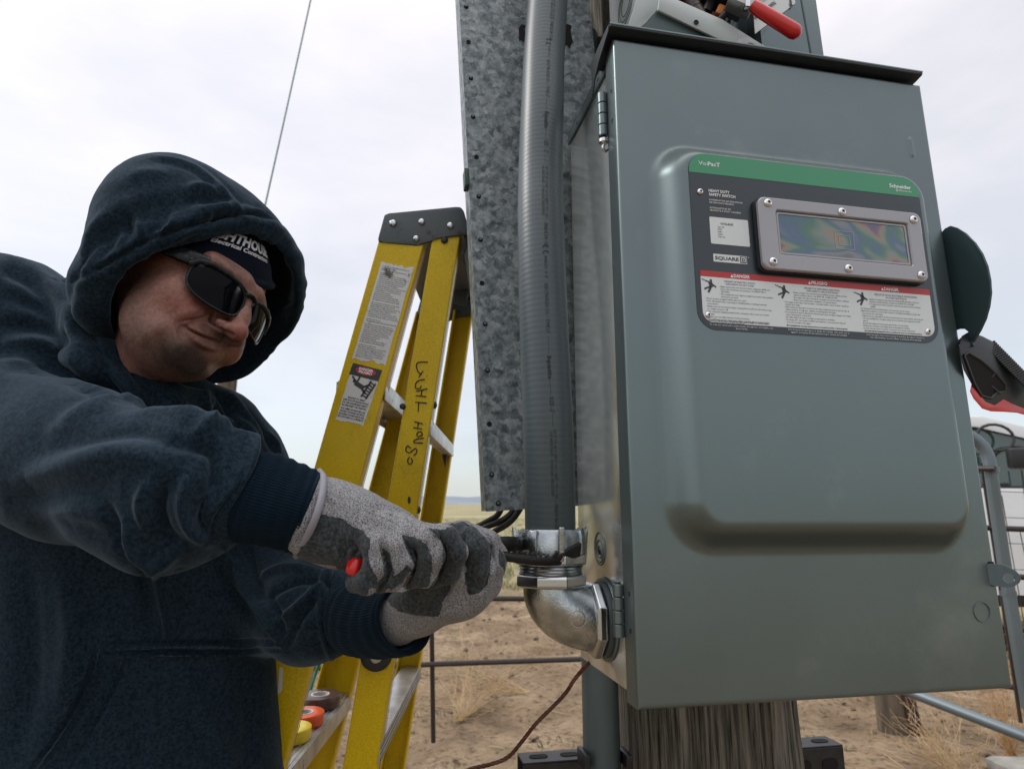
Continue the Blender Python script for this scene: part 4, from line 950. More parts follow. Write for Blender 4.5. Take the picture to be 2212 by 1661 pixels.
# left side wall with knockout rings (plane x = .012 of the box frame)
def sp3(L, x): return [BOXM @ SX(u, v, x) for u, v in L]
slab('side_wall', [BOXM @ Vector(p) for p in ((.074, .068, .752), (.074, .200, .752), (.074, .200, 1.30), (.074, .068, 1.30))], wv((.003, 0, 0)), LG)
c_ = SX(1352, 14, .074)
for r in (.030, .024, .017):
    bm = BM(); lathe(bm, [(r - .0006, -.001), (r - .0003, .0006), (r + .0003, .0006), (r + .0006, -.001)], BOXM @ aim((.0738, c_.y, c_.z + .004), (-1, 0, 0)), 40, cap=False); obj('knockout_ring', bm, INKD, ub, space='world')
# front return flange and bottom tray
slab('front_flange', [BOXM @ BX(u, v, .066) for u, v in ((1395, -60), (1431, -60), (1431, 8), (1416, 26), (1395, 50), (1372, 70), (1352, 72))], wv((0, .002, 0)), LG)
slab('tray_lip', [BOXM @ BX(u, v, .044) for u, v in ((1425, -8), (1436, -12), (1560, 42), (1652, 100), (1640, 108), (1600, 108), (1480, 50), (1421, 22))], wv((0, .003, 0)), LG)
slab('lip_tongue', [BOXM @ BX(u, v, .043) for u, v in ((1596, 84), (1612, 82), (1630, 87), (1650, 98), (1668, 112), (1612, 112), (1590, 104))], wv((0, .002, 0)), LG)
slab('tongue_slot', [BOXM @ BX(u, v, .0415) for u, v in ((1616, 93), (1624, 93), (1650, 108), (1618, 106))], wv((0, .001, 0)), PLATEM)
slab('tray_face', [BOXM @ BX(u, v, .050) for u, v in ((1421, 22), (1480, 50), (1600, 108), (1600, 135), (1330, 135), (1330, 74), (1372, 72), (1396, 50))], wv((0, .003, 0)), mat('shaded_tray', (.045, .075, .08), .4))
p_ = BX(1504, 49, .0425); bm = BM(); lathe(bm, [(.0034, 0), (.0034, .0008)], BOXM @ aim(p_, (0, -1, 0)), 16); obj('lip_hole', bm, HOLE, ub, space='world')
# back and right wall
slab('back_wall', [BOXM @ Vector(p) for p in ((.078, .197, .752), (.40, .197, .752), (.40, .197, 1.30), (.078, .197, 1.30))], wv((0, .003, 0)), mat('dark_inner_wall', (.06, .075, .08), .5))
slab('inner_red_board', [BOXM @ BX(u, v, .15) for u, v in ((1400, -120), (1640, -120), (1640, 60), (1560, 88), (1400, 10))], wv((0, .004, 0)), mat('dark_red_board', (.13, .008, .012), .35, coat=.3))
slab('inner_flange', [BOXM @ BX(u, v, .10) for u, v in ((1570, 70), (1600, 20), (1622, -60), (1640, -60), (1662, 118), (1590, 118))], wv((0, .003, 0)), PAINT)
slab('right_panel', [BOXM @ BX(u, v, .07) for u, v in ((1622, -120), (1746, -120), (1784, 150), (1652, 150))], wv((0, .12, 0)), PAINT)
slab('panel_bead', [BOXM @ BX(u, v, .0695) for u, v in ((1708, -120), (1711, -120), (1760, 150), (1756, 150))], wv((0, .001, 0)), PLATEM)
# instruction label
lab = slab('instruction_label', [BOXM @ BX(u, v, .0685) for u, v in ((1624, -80), (1712, -80), (1718, 8), (1631, 74), (1627, 20))], wv((0, .0008, 0)), PWHITE, bev=0)
A0, A1 = BX(1637, 46, .0675), BX(1716, -14, .0675); dX = (A1 - A0).normalized(); dY = Vector((-dX.z, 0, dX.x))
fl = lambda x, y: A0 + dX * x + dY * y
bm = BM(); write(bm, 'HANDLE DOWN', fl, -.001, .0035, .0058, .048, bold=.03); 
for k, s in enumerate(('DO NOT OPERATE UNDER LOAD OR', 'DISCONNECT WIRES BEFORE OPENING')): write(bm, s, fl, .002, .0165 + k * .0042, .0026, .052)
write(bm, 'MADE IN U.S.A.', fl, -.006, -.018, .0018, .010)
q = [fl(.050, .003), fl(.050, -.004)]; d3 = Vector((.0015, 0, .0))
q = BX(1706, -14, .0675), BX(1709, 12, .0675); bm.faces.new([bm.verts.new(p) for p in (q[0] + d3, q[1] + d3, q[1] - d3, q[0] - d3)]); e_ = BX(1710, 17, .0675)
bm.faces.new([bm.verts.new(p) for p in (e_, q[1] + Vector((.004, 0, .001)), q[1] - Vector((.004, 0, -.001)))])
for v in bm.verts: v.co = BOXM @ v.co
obj('label_text', bm, INKD, lab, smooth=False, space='world')
bm = BM()
for k, s in enumerate(('BE SURE HANDLE IS FULLY', 'ENGAGED WHEN CLOSED AND', 'FLIP OVER TO THE RIGHT TO')): write(bm, s, fl, .002, .028 + k * .0042, .0026, .050)
for v in bm.verts: v.co = BOXM @ v.co
obj('label_text', bm, mat('orange_ink', (.45, .16, .08), .5), lab, smooth=False, space='world')
# cables and lugs inside
def cable(name, L, rpx, m, par=ub):
    P = [W(*q) for q in L]; bm = BM(); tube(bm, [Vector(p) for p in spline([tuple(p) for p in P], 5)], rpx * L[0][2] / FPX, 16); return obj(name, bm, m, par, space='world')
TAPEB = mat('brown_wrap', (.045, .032, .030), .35)
cable('black_cable', ((1478, -60, .90), (1492, 0, .88), (1510, 40, .87), (1530, 90, .86)), 13, CABLE)
tb = cable('brown_wrap', ((1492, 4, .875), (1502, 22, .87), (1522, 58, .862)), 15.5, TAPEB)
for k in range(4):
    a = W(1496 + k * 6.5, 10 + k * 12, .870); bm = BM(); lathe(bm, [(.0103, -.0004), (.0107, 0), (.0103, .0004)], aim(a, W(1522, 58, .862) - W(1492, 4, .875)), 18, cap=False); obj('wrap_edge', bm, DARKTRIM, tb, space='world')
cable('orange_cable', ((1510, -40, .91), (1522, 20, .90), (1534, 66, .89)), 8, mat('orange_ins', (.38, .10, .03), .4))
cable('black_cable', ((1528, -60, .90), (1540, -10, .89), (1524, 30, .88)), 12, CABLE)
cable('black_cable', ((1600, -60, .90), (1590, 0, .885), (1572, 50, .875), (1562, 100, .87)), 12, mat('blue_black_cable', (.02, .035, .042), .35))
cable('thin_strap', ((1640, -40, .85), (1600, 0, .85), (1556, 40, .86), (1540, 60, .865)), 6, mat('smoky_strap', (.03, .02, .03), .3))
def lump(name, u, v, d, w, h, t, rot, m):
    M = Matrix.Translation(W(u, v, d)) @ Matrix.Rotation(R(rot), 4, 'Y'); bm = BM(); box(bm, -w, w, -t, t, -h, h, .002, 2, M); obj(name, bm, m, ub, space='world')
lump('terminal_lug', 1602, 6, .84, .017, .012, .012, 28, ALU); lump('terminal_lug', 1590, 22, .85, .010, .007, .012, 28, PAINT); lump('terminal_block', 1568, -6, .88, .03, .012, .02, 30, BLACKPL)
lump('terminal_block', 1480, -12, .90, .02, .014, .02, 20, mat('deep_red', (.2, .01, .015), .35)); lump('terminal_clip', 1555, 24, .87, .005, .008, .004, 25, mat('amber_clip', (.45, .14, .01), .4))
lump('terminal_lug', 1614, -4, .832, .0035, .018, .006, 8, CHROME)
# red-sleeved disconnect handle
cable('handle_rod', ((1590, -20, .84), (1612, 2, .835), (1630, 12, .83)), 7, ZINC_S)
P = [W(*q) for q in ((1626, 12, .83), (1640, 22, .828), (1716, 69, .815), (1719, 71, .8145), (1721, 72, .814))]; bm = BM(); rr = [a_ * .82 / FPX for a_ in (13, 15, 16.5, 14, 9)]
P2 = [P[0], P[1], P[2], P[2].lerp(P[2] + (P[2] - P[1]).normalized() * .01, .5), P[2] + (P[2] - P[1]).normalized() * .009]
tube(bm, P2, [.0075, .0088, .0098, .0082, .0035], 28); obj('red_sleeve', bm, REDPL, ub, space='world', angle=60)

# ------------------------------------------------------------------ bare copper ground wire, black cables, guy wire
gw = thing('copper_ground_wire', 'twisted bare copper ground wire hanging from the corner of the box', 'wire', BOXM @ Matrix.Translation((.03, .19, .0)))
path = [C3(*q) for q in ((1273, 1430, .735), (1262, 1442, .735), (1240, 1468, .735), (1222, 1496, .735), (1190, 1530, .735), (1158, 1562, .735), (1128, 1600, .735), (1098, 1634, .735), (1060, 1650, .735), (1012, 1662, .73), (960, 1690, .72), (880, 1760, .70))]
path = [Vector(p) for p in spline([tuple(p) for p in path], 26)]; pts, T, N = frames(path)
for s in range(4):
    bm = BM(); L = []; acc = 0
    for i, p in enumerate(pts):
        if i: acc += (pts[i] - pts[i - 1]).length
        a = acc * 2 * math.pi / .022 + s * math.pi / 2; B = T[i].cross(N[i]); L.append(CAMM @ (p + (N[i] * math.cos(a) + B * math.sin(a)) * .00125))
    tube(bm, L, .00120, 6); obj('strand', bm, COPPER, gw, space='world')
bc = thing('black_cables', 'bundle of black cables dropping from the bottom of the galvanised trough', 'cable', Matrix.Translation(W(1100, 1104, 1.0)))
for a in (((1130, 1060, 1.02), (1108, 1104, 1.02), (1080, 1126, 1.02), (1040, 1142, 1.04), (1000, 1168, 1.08), (900, 1260, 1.2)), ((1142, 1060, 1.01), (1120, 1104, 1.01), (1098, 1130, 1.01), (1065, 1150, 1.02), (1030, 1176, 1.05), (960, 1230, 1.1)), ((1092, 1060, 1.03), (1078, 1108, 1.03), (1050, 1128, 1.04), (1010, 1150, 1.05), (960, 1190, 1.1), (880, 1260, 1.2))):
    P = [W(*q) for q in a]; bm = BM(); tube(bm, [Vector(p) for p in spline([tuple(p) for p in P], 5)], .0052, 12); obj('cable', bm, CABLE, bc, space='world')
bm = BM(); a, b2 = W(680, -40, 5.5), W(540, 590, 4.6); tube(bm, [a, a.lerp(b2, .5) - Vector((0, 0, .01)), b2], .0078, 8)
tag(obj('guy_wire', bm, mat('guy_strand', (.19, .25, .25), .5, metal=.3), None), 'thin taut guy wire crossing the sky above the hood', 'wire')
bm = BM(); P = [W(*q) for q in ((696, 1420, 1.5), (683, 1450, 1.5), (672, 1486, 1.48), (655, 1560, 1.45), (640, 1680, 1.4))]; tube(bm, [Vector(p) for p in spline([tuple(p) for p in P], 5)], .0040, 10)
tag(obj('green_cord', bm, mat('green_cord_jacket', (.01, .16, .10), .4), None), 'green cord hanging behind the yellow ladder rails', 'cord')

# ------------------------------------------------------------------ ladder
def fiberglass():
    m = bpy.data.materials.new('yellow_fibreglass'); m.use_nodes = True; nt = m.node_tree; n, l = nt.nodes, nt.links
    b = n['Principled BSDF']; b.inputs['Roughness'].default_value = .42; b.inputs['Specular IOR Level'].default_value = .25; b.inputs['Coat Weight'].default_value = .08; b.inputs['Coat Roughness'].default_value = .25
    t = n.new('ShaderNodeTexCoord')
    def nz(sc, det, ro=.6, st=None):
        a = n.new('ShaderNodeTexNoise'); a.inputs['Scale'].default_value = sc; a.inputs['Detail'].default_value = det; a.inputs['Roughness'].default_value = ro
        if st: mp = n.new('ShaderNodeMapping'); mp.inputs['Scale'].default_value = st; l.new(t.outputs['Object'], mp.inputs[0]); l.new(mp.outputs[0], a.inputs['Vector'])
        else: l.new(t.outputs['Object'], a.inputs['Vector'])
        return a.outputs['Fac']
    def rp(s, *st):
        r = n.new('ShaderNodeValToRGB'); l.new(s, r.inputs[0]); e = r.color_ramp.elements; e[0].position, e[0].color = st[0][0], (*st[0][1], 1); e[1].position, e[1].color = st[1][0], (*st[1][1], 1); return r.outputs[0]
    base = rp(nz(7, 5), (.35, (.58, .39, .002)), (.68, (.68, .48, .003)))
    gr = rp(nz(480, 2), (.3, (.80, .80, .78)), (.7, (1.12, 1.12, 1.12)))
    x = n.new('ShaderNodeMixRGB'); x.blend_type = 'MULTIPLY'; x.inputs[0].default_value = 1; l.new(base, x.inputs[1]); l.new(gr, x.inputs[2])
    dm = rp(nz(34, 9, .75), (.66, (0, 0, 0)), (.74, (.85, .85, .85)))
    y = n.new('ShaderNodeMixRGB'); l.new(dm, y.inputs[0]); l.new(x.outputs[0], y.inputs[1]); y.inputs[2].default_value = (.07, .055, .015, 1)
    dm2 = rp(nz(5, 9, .8, (1, 1, .5)), (.54, (0, 0, 0)), (.78, (.6, .6, .6)))
    z = n.new('ShaderNodeMixRGB'); l.new(dm2, z.inputs[0]); l.new(y.outputs[0], z.inputs[1]); z.inputs[2].default_value = (.16, .125, .012, 1)
    dm3 = rp(nz(3, 8, .75, (55, 55, 1.4)), (.60, (0, 0, 0)), (.72, (.55, .55, .55)))
    w_ = n.new('ShaderNodeMixRGB'); l.new(dm3, w_.inputs[0]); l.new(z.outputs[0], w_.inputs[1]); w_.inputs[2].default_value = (.20, .15, .02, 1)
    l.new(w_.outputs[0], b.inputs['Base Color'])
    bp = n.new('ShaderNodeBump'); bp.inputs['Strength'].default_value = .25; bp.inputs['Distance'].default_value = .0006; l.new(nz(300, 3), bp.inputs['Height']); l.new(bp.outputs[0], b.inputs['Normal'])
    return m
YEL = fiberglass(); CUT = mat('worn_rail_edge', (.34, .25, .12), .7, col2=(.15, .12, .08), nscale=40)
CAPM = mat('ladder_cap_plastic', (.075, .09, .098), .5, bump=.25, bscale=200, bdist=.0008, dirt=(.03, .035, .035), dscale=25, dpos=(.58, .66))
lad = thing('step_ladder', 'yellow fibreglass step ladder with grey top cap standing behind the man', 'ladder', Matrix.Translation((W(800, 1400, 1.1).x, W(800, 1400, 1.1).y, 0)))
LS = CR @ Vector((-.006, .452, -.086))       # from the near rails to the far rails
def toground(a, b):
    """extend the line a->b until z = 0"""
    d = (b - a); t = (0.02 - a.z) / d.z; return a + d * t
def rail(name, t0, t1, b0, b1, fl, web_back, off=Vector((0, 0, 0))):
    """t0,t1 left and right edge at the top, b0,b1 lower down; fl flange depth vector direction; returns rail and a point function"""
    T0, T1, B0, B1 = [W(*q) + off for q in (t0, t1, b0, b1)]
    G0, G1 = toground(T0, B0), toground(T1, B1); w3 = .0040; bm = BM(); rings = []
    for s in (0, 1):
        L, Rr = (T0, T1) if s == 0 else (G0, G1); X = (Rr - L).normalized(); F = fl
        if web_back: sec = [L, L + X * w3, L + X * w3 + F * (1 - .15), Rr - X * w3 + F * (1 - .15), Rr - X * w3, Rr, Rr + F, L + F]
        else: sec = [L, Rr, Rr + F, Rr - X * w3 + F, Rr - X * w3 + F * .15, L + X * w3 + F * .15, L + X * w3 + F, L + F]
        rings.append(sec)
    loft(bm, rings); o = obj(name, bm, YEL, lad, space='world', smooth=False, bevel=.0022)
    return o, (lambda a, t: (T0.lerp(T1, a)).lerp(B0.lerp(B1, a), t))
FV = LS.normalized() * .030
# T and B rows: top at cap, lower reference row
railA, fA = rail('front_rail', (822, 505, 1.052), (921, 505, 1.052), (525, 1550, .91), (640, 1550, .91), FV, False)
railB, fB = rail('rear_rail', (936, 500, 1.052), (995, 500, 1.052), (775, 1450, .935), (846, 1450, .935), FV, False)
railC, fC = rail('front_rail', (822, 505, 1.052), (921, 505, 1.052), (525, 1550, .91), (640, 1550, .91), FV, True, LS - FV)
railD, fD = rail('rear_rail', (936, 500, 1.052), (995, 500, 1.052), (775, 1450, .935), (846, 1450, .935), FV, True, LS - FV)
NRM = -LS.normalized()        # outward from the near face
# worn edge strips
for f_, a_ in ((fA, 1), (fB, 1)):
    P0, P1 = f_(a_, .0), f_(a_, 1.6); bm = BM(); X = (f_(1, 0) - f_(0, 0)).normalized(); prism(bm, [P0 + FV * .93 + X * .0006, P0 + FV * 1.02 + X * .0006, P1 + FV * 1.02 + X * .0006, P1 + FV * .93 + X * .0006], X * .0004); obj('worn_edge', bm, CUT, railA if f_ is fA else railB, smooth=False, space='world')
# cap
cap_out = [(817, 522), (816, 515), (830, 464), (840, 460), (985, 446), (995, 447), (1002, 455), (1010, 484), (1009, 505), (1003, 508), (950, 513), (934, 516), (908, 530), (900, 531), (828, 523)]
cp3 = [W(u, v, 1.046) for u, v in cap_out]
bm = BM(); prism(bm, cp3, LS.normalized() * .006, .0022); capn = obj('top_cap', bm, CAPM, lad, space='world')
bm = BM(); prism(bm, [p + LS * 1.0 for p in cp3], -LS.normalized() * .006, .0022); obj('cap_side', bm, CAPM, capn, space='world')
dk_ = [W(u, v, 1.046) + LS.normalized() * .006 for u, v in ((832, 463), (984, 448), (1000, 455), (1002, 462), (984, 456), (834, 470))]
bm = BM(); prism(bm, dk_, LS - LS.normalized() * .012, .001); obj('cap_deck', bm, CAPM, capn, space='world')
DKM = mat('dark_cap_inside', (.02, .022, .022), .6)
bm = BM(); prism(bm, [W(u, v, 1.046) + LS.normalized() * .007 for u, v in ((1003, 490), (1010, 490), (1010, 528), (1002, 548), (1000, 548))], LS * .9, .001); obj('cap_lip', bm, DKM, capn, space='world')
bm = BM(); tube(bm, [Vector(p) for p in spline([tuple(W(*q)) for q in ((1006, 500, 1.08), (1010, 530, 1.12), (1004, 552, 1.2), (1014, 580, 1.35), (1022, 600, 1.45), (1018, 644, 1.5))], 5)], .007, 10); obj('spreader_hook', bm, DKM, capn, space='world')
for sgn, (u0, u1) in ((0, (905, 1012)),):
    bm = BM(); prism(bm, [W(905, 585, 1.44), W(1024, 588, 1.46), W(1022, 646, 1.48), W(985, 640, 1.48), W(978, 600, 1.47), W(905, 600, 1.46)], LS.normalized() * .02, .002); obj('cap_bracket', bm, DKM, capn, space='world')
bm = BM(); prism(bm, [W(983, 604, 1.43), W(1013, 606, 1.43), W(1008, 662, 1.42), W(978, 655, 1.42)], LS.normalized() * .004, .001); obj('corner_plate', bm, CAPM, capn, space='world')
def rivet(u, v, d, r, par, m=ZINC_S, nrm=NRM, name='rivet'):
    bm = BM(); lathe(bm, [(r, 0), (r, .001), (r * .8, .0024), (r * .35, .0034), (r * .04, .0035)], aim(W(u, v, d), nrm), 18); return obj(name, bm, m, par, space='world', angle=60)
for (u, v, r) in ((849, 482, .0062), (911, 479, .0058), (973, 487, .0060), (899, 515, .0055)): rivet(u, v, 1.046, r, capn)
rivet(960, 519, 1.048, .006, railB, DKM)
bm = BM(); box(bm, -.008, .012, -.01, .01, -.009, .009, .004, 2, Matrix.Translation(W(1016, 497, 1.16))); tag(obj('red_plastic_clip', bm, REDPL), 'small red plastic clip between the ladder cap and the trough', 'clip')

# steps between the front rails
def bar(name, a, b, dx, dz, m, par=lad, bev=.0012):
    """box from a to b with width vector dx and thickness vector dz"""
    bm = BM(); prism(bm, [a, a + dx, a + dx + dz, a + dz], b - a, bev); return obj(name, bm, m, par, space='world')
LL = CR  # camera rotation
XA = (fA(0, .5) - fA(1, .5)).normalized()
Xh = Vector((XA.x, XA.y, 0)).normalized()
T_A0, T_A1 = W(921, 505, 1.052), W(640, 1550, .91)
def rA(z):  # point on right edge of front rail A at world height z
    t = (z - T_A0.z) / (T_A1.z - T_A0.z); return T_A0.lerp(T_A1, t)
def rB(z, right=True):
    a, b = (W(995, 500, 1.052), W(846, 1450, .935)); t = (z - a.z) / (b.z - a.z); return a.lerp(b, t)
z1 = W(843, 822, 1.0).z
zc = (W(762, 1484, 1.38)).z
zs_ = [z1, (z1 + zc) / 2, zc, zc - .305, zc - .61]
for z in zs_:
    a = rA(z) + FV * .2 + Xh * .004; b = a + LS - FV * .4
    st = bar('step', a, b, Xh * .078, Vector((0, 0, -.003)), ALU); bar('step_lip', a, b, Xh * -.0022, Vector((0, 0, -.030)), ALU, st, .0006)
    bar('step_lip', a + Xh * .076, b + Xh * .076, Xh * .0022, Vector((0, 0, -.026)), ALU, st, .0006)
    for k in range(9): bar('tread_rib', a + Xh * (.004 + k * .0085) + Vector((0, 0, .0001)), b + Xh * (.004 + k * .0085) + Vector((0, 0, .0001)), Xh * .0035, Vector((0, 0, .0016)), ALU, st, 0)
# braces between the rear rails
for (u, v, d, h) in ((931, 905, 1.0, .026), (905, 1148, .97, .022)):
    z = W(u, v, d).z; a = rB(z) + FV * .1; bar('rear_brace', a, a + LS - FV * .2, Vector((-.022, 0, 0)) * 0 + Xh * .02, Vector((0, 0, -h)), ALU)
z = W(818, 1600, .93).z
a = rB(z) + FV * .1; rb = bar('rear_brace', a, a + LS - FV * .2, Xh * .040, Vector((0, 0, -.028)), ALU)
for k in range(3): bar('brace_groove', a - Xh * .0006 + Vector((0, 0, -.006 - k * .008)), a + LS - FV * .2 - Xh * .0006 + Vector((0, 0, -.006 - k * .008)), Xh * .0005, Vector((0, 0, -.002)), PIPE, rb, 0)
bm = BM(); M = W(960, 960, 1.40); prism(bm, [W(955, 940, 1.395), W(962, 940, 1.395), W(966, 975, 1.385), W(962, 1012, 1.38), W(955, 985, 1.385)] + [W(956 - (k % 2) * 5, 980 - k * 5, 1.388) for k in range(7)], LS.normalized() * .002)
tag(obj('saw_blade', bm, mat('saw_steel', (.03, .03, .03), .5)), 'dark serrated saw blade hanging on the far rear ladder rail', 'saw')
for (u, v) in ((871, 1447 - 560), ): pass
for (f_, ts) in ((fB, (.42, .66, .93)), ):
    for t in ts: p = f_(1, t) ; bm = BM(); lathe(bm, [(.006, 0), (.006, .002), (.002, .004)], aim(p + FV * .5, (f_(1, 0) - f_(0, 0))), 12); obj('rivet', bm, DKM, railB, space='world')
rv = rivet(870, 878, 1.0, .005, railA, DKM)
# round foot-bolt low on the near rear rail
q = fB(.45, .965); bm = BM(); lathe(bm, [(.024, 0), (.024, .003), (.019, .006), (.012, .006)], aim(q, NRM), 28); pv = obj('pivot_washer', bm, RUBBER, railB, space='world')
bm = BM(); lathe(bm, [(.011, .002), (.011, .008), (.006, .011), (.001, .0115)], aim(q, NRM), 24); obj('pivot_bolt', bm, ZINC_S, pv, space='world')
# stickers on the near front rail
def sticker(name, q, m, par, n=12, off=.0008, rough=.012, lift=0):
    """q: four picture corners (tl, tr, br, bl) on the plane of the near face, ragged edge"""
    P = [plane_pt(u, v) for u, v in q]; rgs = np.random.RandomState(len(name)); out = []
    for i in range(4):
        a, b = P[i], P[(i + 1) % 4]
        for k in range(n): 
            t = k / n; p = a.lerp(b, t); c = (P[0] + P[1] + P[2] + P[3]) / 4; out.append(p + (c - p) * (abs(rgs.randn()) * rough if k else 0))
    bm = BM(); f = bm.faces.new([bm.verts.new(p + NRM * off) for p in out]); bmesh.ops.triangulate(bm, faces=[f]); return obj(name, bm, m, par, smooth=False, space='world')
_pa, _pb, _pc = W(822, 505, 1.052), W(921, 505, 1.052), W(525, 1550, .91)
_pn = (_pb - _pa).cross(_pc - _pa).normalized()
def plane_pt(u, v):
    o = Vector((0, 0, CAMZ)); d = W(u, v, 1) - o; return o + d * ((_pa - o).dot(_pn) / d.dot(_pn))
STW = mat('worn_sticker', (.60, .61, .60), .5, dirt=(.10, .09, .06), dscale=28, dpos=(.60, .68))
st1 = sticker('instruction_sticker', ((824, 565), (895, 578), (833, 791), (760, 776)), STW, railA, 14, .0004, .03)
st2 = sticker('warning_sticker', ((763, 784), (826, 800), (785, 921), (724, 907)), STW, railA, 14, .0004, .03)
sticker('sticker_header', ((763, 784), (826, 800), (817, 824), (754, 808)), INKD, st2, 6, .0007, .0)
def tri_map(o_, x_, y_):
    O, X, Y = plane_pt(*o_), plane_pt(*x_), plane_pt(*y_); return lambda a, b: O + (X - O) * a + (Y - O) * b + NRM * .0011
f1 = tri_map((760, 776), (833, 791), (824, 565))
bm = BM()
rgs = np.random.RandomState(2)
words = 'keep ladder away from live wires do not stand above second step read safety information set all four feet on firm level ground never leave ladder unattended use for intended purpose only inspect before each use face the ladder when climbing'.upper().split()
row = .035
while row < .965:
    if rgs.rand() < .10: row += .012
    s = ' '.join(words[(int(row * 97) + k) % len(words)] for k in range(9)); w_ = .72 + .2 * rgs.rand() if rgs.rand() > .25 else .35 + .3 * rgs.rand()
    V, F, a_, b_3 = text_geo(s, .02, 1); k = w_ / (b_3 - a_) if True else 0; hh = .0115
    vs = [bm.verts.new(f1(.07 + (p[0] - a_) * k, row + p[1] * hh)) for p in V]
    for f in F:
        try: bm.faces.new([vs[i] for i in f])
        except Exception: pass
    row += .0195
obj('sticker_text', bm, INKD, st1, smooth=False, space='world')
f2 = tri_map((724, 907), (785, 921), (763, 784))
bm = BM()
for i, s in enumerate(('FAILURE TO READ', 'AND FOLLOW INSTRUCTIONS', 'ON THIS LADDER MAY RESULT', 'IN INJURIES OR DEATH.', 'NO LEER NI SEGUIR LAS', 'INSTRUCCIONES DE ESTA', 'ESCALERA PODRIA RESULTAR', 'EN LESIONES O LA MUERTE.')):
    V, F, a_, b_3 = text_geo(s, .03, 1); w_ = min(.9, .041 * len(s)); k = w_ / (b_3 - a_); y0_ = .405 - i * .046 - (.012 if i > 3 else 0)
    vs = [bm.verts.new(f2(.5 - w_ / 2 + (p[0] - a_) * k, y0_ + p[1] * .038)) for p in V]
    for f in F:
        try: bm.faces.new([vs[i] for i in f])
        except Exception: pass
def ln2(bm_, f, a, b, w):
    a, b = Vector(a), Vector(b); d = (b - a); d2 = Vector((d.x, d.y * 2)).normalized(); n_ = Vector((-d2.y, d2.x / 2)) * w; bm_.faces.new([bm_.verts.new(f(p.x, p.y)) for p in (a + n_, b + n_, b - n_, a - n_)])
for s in (((.62, .47), (.80, .76), .03), ((.80, .45), (.98, .74), .03)): ln2(bm, f2, *s)
for k in range(6): t = k / 6; ln2(bm, f2, (.64 + .18 * t, .50 + .29 * t), (.81 + .17 * t, .48 + .27 * t), .022)
for s in (((.28, .68), (.62, .62), .075), ((.58, .63), (.80, .70), .04), ((.58, .60), (.72, .54), .04), ((.30, .70), (.12, .78), .03), ((.34, .70), (.38, .80), .03)): ln2(bm, f2, *s)
bm.faces.new([bm.verts.new(f2(.24 + .06 * math.cos(R(a)), .705 + .033 * math.sin(R(a)))) for a in range(0, 360, 40)])
obj('sticker_text', bm, INKD, st2, smooth=False, space='world')
bm = BM(); bm.faces.new([bm.verts.new(f2(.52 + .36 * math.cos(R(a)), .905 + .070 * math.sin(R(a))) + NRM * .0001) for a in range(0, 360, 18)]); obj('red_oval', bm, PRED, st2, smooth=False, space='world')
bm = BM(); write(bm, 'DANGER', lambda x, y: f2(x, y) + NRM * .0004, .52, .912, .042, .50, 'c', .04); write(bm, 'PELIGRO', lambda x, y: f2(x, y) + NRM * .0004, .52, .862, .038, .46, 'c', .04); obj('sticker_text', bm, INK, st2, smooth=False, space='world')
# handwriting on the near rear rail
def planeB():
    a, b, c = W(936, 500, 1.052), W(995, 500, 1.052), W(775, 1450, .935); n_ = (b - a).cross(c - a).normalized()
    def f(u, v): o = Vector((0, 0, CAMZ)); d = W(u, v, 1) - o; return o + d * ((a - o).dot(n_) / d.dot(n_)) + NRM * .0010
    return f
pB = planeB()
strokes = [[(936, 783), (933, 795), (926, 826), (938, 826)], [(944, 833), (938, 843)], [(948, 834), (948, 835)],
           [(962, 783), (960, 782)], ]
hand = [[(934, 786), (934, 812), (940, 824), (925, 828), (921, 836)], [(917, 800), (916, 801)],]
# letters written down the rail, each as picture polylines (from the photograph's c4 crop, converted)
def c4(L): return [(619.4 + .3728 * x, 398 + .3728 * y) for x, y in L]
hw = [c4(L) for L in ([(818, 1030), (765, 1032), (752, 1050), (760, 1085), (775, 1098)], [(790, 1082), (765, 1118)], [(812, 1112), (814, 1113)],
     [(800, 1130), (760, 1140), (745, 1165), (752, 1185), (775, 1180), (778, 1165)], [(815, 1185), (750, 1200)], [(808, 1230), (748, 1225)], [(785, 1190), (778, 1228)],
     [(812, 1268), (745, 1262)], [(765, 1262), (762, 1318)], [(740, 1375), (790, 1388)], [(735, 1410), (785, 1418)], [(764, 1382), (758, 1415)],
     [(768, 1432), (755, 1445), (760, 1462), (785, 1452), (780, 1436), (768, 1432)], [(795, 1470), (750, 1478), (738, 1495), (790, 1500)], [(720, 1530), (700, 1515), (690, 1540), (712, 1555), (745, 1530), (755, 1550), (735, 1572)],
     [(712, 1580), (700, 1600), (712, 1622), (728, 1608), (722, 1585)])]
bm = BM()
for L in hw:
    P = [tuple(pB(*q)) for q in L]; S = spline(P, 4) if len(P) > 2 else [np.array(p) for p in P]
    tube(bm, [Vector(p) for p in S], [.0007 + .0004 * abs(math.sin(i * 1.3 + len(S))) for i in range(len(S))], 4)
obj('handwriting', bm, mat('marker_ink', (.05, .04, .02), .7), railB, space='world')
for (u, v) in ((884, 1080),): 
    bm = BM(); bm.faces.new([bm.verts.new(pB(u + 3.4 * math.cos(R(a)), v + 8 * math.sin(R(a)))) for a in range(0, 360, 30)]); obj('paint_chip', bm, DKM, railB, smooth=False, space='world')

